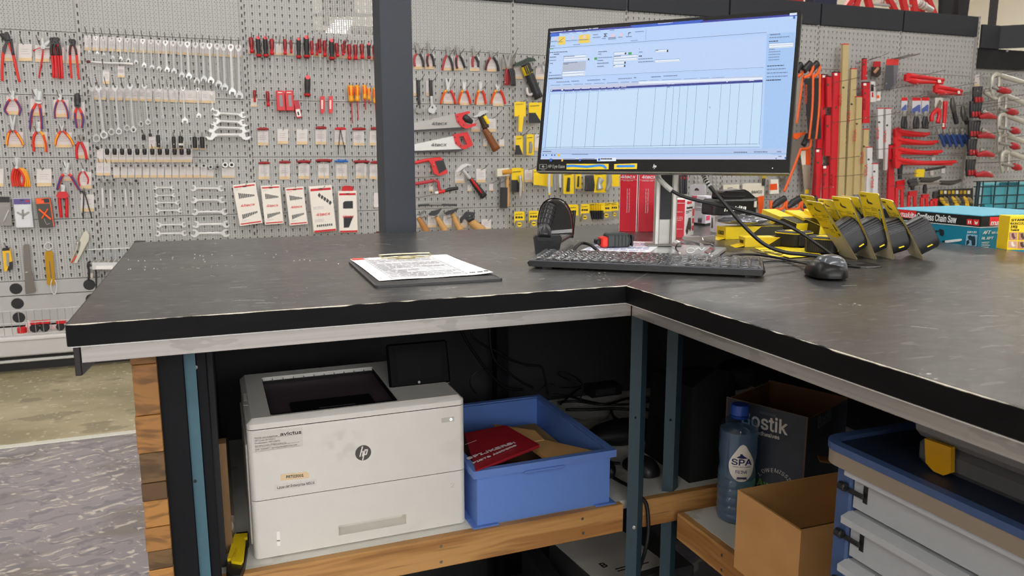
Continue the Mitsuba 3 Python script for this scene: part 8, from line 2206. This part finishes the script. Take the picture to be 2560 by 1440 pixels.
for i,(x,y0,y1,w_) in enumerate(((1348,310,730,38),(1470,480,722,38),(1590,530,722,32),(1680,600,722,28))):
    plates('bolt_cutter',f'red bolt cutter with black jaws, {ORD[i]} from the left, bottom of right wall','bolt cutter',[('p','jaws',DGREY,[(x-w_*.5,y0+20),(x-w_*.2,y0-20),(x+w_*.2,y0-25),(x+w_*.55,y0+20),(x+w_*.3,y0+(y1-y0)*.35),(x-w_*.3,y0+(y1-y0)*.35)],.1,.02),('p','head',PWR,[(x-w_,y0+(y1-y0)*.40),(x+w_,y0+(y1-y0)*.36),(x+w_*.9,y0+(y1-y0)*.58),(x-w_*.9,y0+(y1-y0)*.60)],.1,.022),('b','handle',PWR,[(x-w_*.7,y0+(y1-y0)*.55),(x-w_*.8,y1)],3.6,.11),('b','handle',PWR,[(x+w_*.7,y0+(y1-y0)*.55),(x+w_*.75,y1)],3.6,.11)],S_)
plates('yellow_clip','yellow plastic clip with a black strap pointing right','clip',[('p','clip',mat('e3c41c',.42),[(1500,372),(1520,360),(1612,362),(1580,385),(1572,438),(1498,435)],.2,.02),('b','strap',BLK,[(1600,370),(1700,355),(1795,338)],2.2,.22)],S_)
for i,(y,x0,x1) in enumerate(((462,1440,1750),(490,1450,1950))):
    plates('long_saw','dark slender saw tool lying on long hooks, '+('upper' if i==0 else 'lower')+' one','saw',[('b','blade',mat('8a8378',.4,.2),[(x0+60,y+14),(x1-120,y-2)],1.8,.2),('b','grip',mat('3c3a37',.45),[(x1-200,y),(x1-90,y+4),(x1,y-22)],[4,4.5,2.5],.2),('b','head',DGREY,[(x0,y+25),(x0+70,y+8)],4.5,.2)],S_)
t=thing('tool_rack','black and yellow display rack of small tools at the foot of the right wall','rack')
part(t,'panel',wp(Polygon(sc(S_,(1728,560),(2050,545),(2050,752),(1735,752))),.05,.02),mat('24221e',.5),False)
rr=random.Random(5)
for i in range(8):
    x=1745+38*i
    part(t,'yellow_card',wp(Polygon(sc(S_,(x,568),(x+26,566),(x+26,600),(x,602))),.071,.002),mat(('c9a820','d8d4c8','b08a1c')[i%3],.5),False)
    part(t,'tool',wt(sc(S_,(x,620+rr.randint(0,20)),(x+20,660),(x+45,680+rr.randint(0,40))),[2,4.5,3],.10),(mat('d6ac22',.42),mat('8a7a50',.45),DGREY)[i%3],True)
for i in range(5):
    part(t,'clip',wt(sc(S_,(1790+48*i,700),(1812+48*i,712),(1835+48*i,740)),[2.5,5,3],.1),(mat('d6ac22',.42),DGREY)[i%2],True)
# ---- the corner unit at the far right
xw0=POST[-1]
t=thing('corner_shelf','corner shelf unit with dark fascia boards and a perforated back at the far right','shelf')
for j in range(4):
    part(t,'peg_panel',cbox(xw0+.002,YW,SEAMS[j]+.001,xw0+1.0,YW+.02,min(SEAMS[j+1],2.19)-.001,.001),'bsdf_peg',False)
part(t,'peg_panel',cbox(xw0+.002,YW,SEAMS[4]+.001,xw0+1.0,YW+.02,2.2),'bsdf_peg',False)
BF=mat('1a1b1f',.55,0,.25)
part(t,'lower_fascia',cbox(xw0+.01,YW-.04,2.19,xw0+1.6,YW-.02,2.385),BF,False)
part(t,'upper_fascia',cbox(xw0+.01,YW-.06,2.385,xw0+.28,YW-.04,2.61),mat('2c2f34',.55,0,.3),False)
part(t,'canopy_front',hull([(xw0+.27,YW-.06,2.385),(xw0+.27,YW-.06,2.61),(xw0+.95,YW-.75,2.385),(xw0+.95,YW-.75,2.61),(xw0+.97,YW-.73,2.385),(xw0+.97,YW-.73,2.61)]),mat('2c2f34',.55,0,.3),False)
part(t,'side_upright',cbox(xw0-.012,YW-.03,.1,xw0+.012,YW+.05,2.69),'bsdf_upright',False)
c=K4(2368,522); p=at_y(*c,YW-.05)
part(t,'bolt',lathe(p+[0,-.005,0],(0,-1,0),[(0,.014),(.01,.014),(.0105,.001)],8),STEEL,30)
CLG=mat('c2c1b6',.32,.35)
CL=[(775,2300,2560,850,2290,2412,930,'uppermost'),(985,2370,2560,1060,2380,2485,1150,'second from the top'),(1185,2370,2560,1255,2420,2505,1345,'third from the top'),(1395,2370,2560,1460,2420,2500,1505,'fourth from the top'),(1570,2400,2560,1625,2440,2520,1720,'fifth from the top')]
for i,(y,x0,x1,y2,hx0,hx1,hy,lb) in enumerate(CL):
    hw_=2205 if i==0 else 2300
    plates('bar_clamp',f'grey bar clamp with red handle at the right picture edge, {lb}','clamp',[('b','bar',CLG,[(x0,y),(x1,y2)],4.4,.22-.06*(i%2)),('b','fixed_jaw',CLG,[(x0,y),(x0-45,y-10),(x0-75,y+30),(x0-80,y+130),(x0-68,y+205)],[4,4.4,4,3.4,2.6],.22-.06*(i%2)),('b','second_jaw',CLG,[(x0-8,y-20),(x0-5,y+80),(x0-18,y+190)],2.8,.22-.06*(i%2)),('b','red_handle',mat('a8202a',.4),[(hx0,hy-12),((hx0+hx1)/2,hy),(hx1,hy+14)],[5,6.4,3.4],.24),('b','screw',DULL,[(x0-70,hy-32),(hx0,hy-12)],2.6,.24)],K4)
for i,(x,y,n_,lb) in enumerate(((2045,890,3,'top'),(2015,1040,4,'second'),(1998,1240,4,'third'),(1990,1430,3,'fourth'),(1975,1640,3,'lowest'))):
    for k in range(n_):
        plates('spring_clamp',f'black quick clamp with red trigger, {ORD[k]} from left in the {lb} corner cluster','clamp',[('b','bar',BLK,[(x+30*k,y),(x+26*k-4,y+90),(x+24*k,y+170)],4.2,.25-.03*k),('b','trigger',mat('b0272e',.4),[(x+30*k+10,y+110),(x+30*k+16,y+160)],2.6,.27-.03*k)],K4)
    if i>0:
        plates('bar_clamp',f'grey bar clamp rising to the {lb} cluster of black clamps','clamp',[('b','bar',CLG,[(x+130,y-95),(x+250,y-20)],4,.2),('b','red_handle',mat('a8202a',.4),[(x+80,y+165),(x+170,y+150),(x+250,y+172)],[3.4,6,3],.26)],K4)
for f,pts,ln,nm in ((G4,((990,255),(1065,250),(1130,250)),.25,'grey snap-off knife'),(L_,((1015,95),(1045,95),(1070,95)),.14,'long black and red tool'),(L_,((1150,118),(1185,118),(1330,118),(1365,118)),.09,'grey masonry drill'),(S_,((165,690),(315,690),(465,690)),.40,'black and orange saw handle'),(K4,((1150,612),(1176,612),(1202,612),(1238,612)),.26,'jigsaw blade pack'),(S_,((1348,330),(1470,500),(1590,550),(1680,612)),.14,'red bolt cutter'),(K4,((1320,1008),(1440,1008),(1535,1008)),.25,'red and blue pliers card'),(K4,((2215,800),(2300,1010),(2300,1210),(2300,1420),(2330,1595)),.28,'grey bar clamp')):
    for i,q in enumerate(pts):
        hook(f(*q),f'steel hook holding the {ORD[i]} {nm}',ln,.02)
hook(K4(2060,790),'price card on the corner unit above the black clamps',.1,.02,(*K4(2040,770),*K4(2092,890)))
LH=[((820,650),'K',.30,'high above the packs, first'),((960,610),'K',.22,'high above the packs, second'),((1260,610),'K',.25,'right of the fanned blade packs'),((490,865),'K',.5,'across the red levels'),((690,940),'K',.5,'across the longest beige level'),((1000,940),'K',.5,'across the white and black pack'),((840,1215),'K',.5,'across the third beige level'),((490,1270),'K',.5,'across the lower red levels'),((1330,800),'K',.45,'over the upper pipe wrench'),((1640,920),'K',.45,'over the lower right pipe wrench'),((1280,1030),'K',.5,'carrying the first pliers card'),((1400,1020),'K',.5,'carrying the second pliers card'),((1500,1015),'K',.6,'carrying the third pliers card'),((1640,1010),'K',.6,'carrying the red pliers'),((1800,1090),'K',.5,'carrying the left black snips'),((1900,1130),'K',.5,'carrying the right black snips'),((2040,1080),'K',.5,'left of the second clamp cluster'),((2130,920),'K',.45,'in the corner, upper'),((2150,1140),'K',.45,'in the corner, middle'),((2260,760),'K',.5,'above the uppermost bar clamp'),((1330,1330),'K',.45,'over the stacked pipe wrenches, upper'),((1380,1400),'K',.6,'over the stacked pipe wrenches, lower'),((1800,1400),'K',.6,'over the blue pliers'),((1000,175),'S',.5,'in front of the silver levels'),((1360,170),'S',.4,'between the red handles, upper'),((1350,260),'S',.4,'between the red handles, lower'),((1630,225),'S',.5,'right of the red handles'),((570,265),'S',.5,'at the lower red level'),((650,430),'S',.45,'at the lowest red level'),((1150,420),'S',.45,'left of the red bolt cutters'),((1160,520),'S',.5,'across the tall red level, lower'),((1650,660),'S',.5,'above the tool rack'),((400,550),'S',.4,'at the saw blade tip'),((2080,300),'S',.5,'in the corner, lower')]
for (x,y),f_,ln,lb in LH:
    hook((K4 if f_=='K' else S_)(x,y),'long bare steel hook '+lb,ln,.03)
for i,(x,y) in enumerate(((1775,375),(1665,400),(2205,215),(2225,405),(1680,270))):
    single('price_card',wp(sbox(*S_(x-16,y-25),*S_(x+16,y+25)),.01,.002),CARD,f'tiny pale price card on the bare right wall, {ORD[i]} of five','card',smooth=False)

# ---- what stands behind the wall: ladders, dark posts, lit hall
LR=mat('d8232a',.38)
YL=6.6
def yl(x,y):return at_y(*K4(x,y),YL)
for i,(a,b,c,d) in enumerate((((745,62),(830,-60),(830,70),(870,-60)),((985,75),(945,-60),(1240,100),(1150,-60)),((1345,98),(1310,-60),(1445,110),(1420,-60)),((1640,130),(1560,-60),(1505,80),(1480,-60)))):
    YL=6.6+.14*i
    t=thing('step_ladder',f'red step ladder with pale feet standing behind the top board, {ORD[i]} from the left','ladder')
    for k,(p,q) in enumerate(((a,b),(c,d))):
        P,Q=yl(*p),yl(*q); Q=P+(Q-P)*2.2; P=P+(P-Q)*1.6
        part(t,'stile',hull([P+[s*.035,e,0] for s in (-1,1) for e in (0,.05)]+[Q+[s*.035,e,0] for s in (-1,1) for e in (0,.05)]),LR,False)
    for z in (.3,.75):
        part(t,'rung',cyl(yl(*a)+(yl(*b)-yl(*a))*z+[0,.03,0],yl(*c)+(yl(*d)-yl(*c))*z+[0,.03,0],.014,8),STEEL,30)
for i,(a,b) in enumerate((((1050,10),(1140,30)),((1450,20),(1530,65)))):
    t=thing('ladder_foot','white foam roll with silver tube between the red ladder stiles, '+('left' if i==0 else 'right')+' one','roll')
    P,Q=at_y(*K4(*a),YL-.06),at_y(*K4(*b),YL-.06)
    part(t,'roll',cyl(P,Q,.045,12),mat('dcd8d4',.5),30)
    part(t,'tube',cyl(Q,Q+(Q-P)*.9,.035,12),STEEL,30)
    for z in (.3,.65):
        part(t,'strap',cyl(P+(Q-P)*z,P+(Q-P)*(z+.06),.0465,12),mat('6a4a4a',.5),30)
for i,(x0,x1,x2,x3) in enumerate(((1715,1830,1800,1735),(1880,2000,1960,1895))):
    P=[at_y(*K4(x,y),6.2) for x,y in ((x0,-40),(x1,-40),(x2,150),(x3,140))]
    P[2][2]-=.4; P[3][2]-=.4
    single('trouser_leg',hull([p for p in P]+[p+np.array([0,.05,0]) for p in P]),mat('17171b',.7),'tapered black display leg standing behind the top board, '+('left' if i==0 else 'right')+' one of two','display leg',smooth=False)
p=at_y(*K4(1858,60),6.5)
single('dark_post',cbox(p[0]-.025,6.5,0,p[0]+.015,6.54,3.6),mat('1a1b1e',.6),'slim dark post between the two tapered black legs','post',smooth=False)
p=at_y(*K4(2255,100),7.4)
single('dark_post',cbox(p[0]-.035,7.4,0,p[0]+.045,7.46,5.3),mat('1b1c20',.6),'dark square post in front of the white hall wall at the top right','post',smooth=False)
p=at_y(*K4(160,15),6.3)
single('red_jacket',cbox(p[0]-.16,6.3,1.8,p[0]+.16,6.45,p[2]+.3,.02),mat('a81a22',.6),'red object with a dark edge behind the top board above the monitor','display',smooth=False)
p=at_y(*K4(530,10),6.32)
single('navy_display',cbox(p[0]-.18,6.3,1.8,p[0]+.12,6.45,p[2]+.3,.02),mat('1f2440',.6),'navy object behind the top board right of the red one','display',smooth=False)
# light seen through the perforated panel
part('wall_back','inner_board',[wp(sbox(804,-12,886,34),-.05,.01),wp(sbox(756,34,950,42),-.05,.01),wp(sbox(804,40,822,64),-.05,.01),wp(sbox(878,66,950,96),-.05,.01),wp(sbox(756,76,812,96),-.05,.01)],mat('9c9a94',.7),False)
a,b,c,d=[at_y(x,y,8.6) for x,y in ((806,90),(860,90),(884,50),(838,50))]
t=thing('hall_lamp','bright lamp of the hall shining through the perforated wall panel','lamp')
k=part(t,'diffuser',hull([p for p in (a,b,c,d)]+[p+np.array([0,.02,0]) for p in (a,b,c,d)]),mat('f4f4f0',.6),False)
scene[k]['emitter']={'type':'area','radiance':{'type':'rgb','value':[3.2,3.1,2.9]},'sampling_weight':.2}
for p in (c,d):
    part(t,'rod',cyl(p+np.array([0,.04,0]),[p[0],p[1]+.04,5.3],.006,6),STEEL,True)
part(t,'frame',hull([p+np.array([0,.025,0]) for p in (a,b,c,d)]+[p+np.array([0,.06,0]) for p in (a,b,c,d)]),WHITE,False)
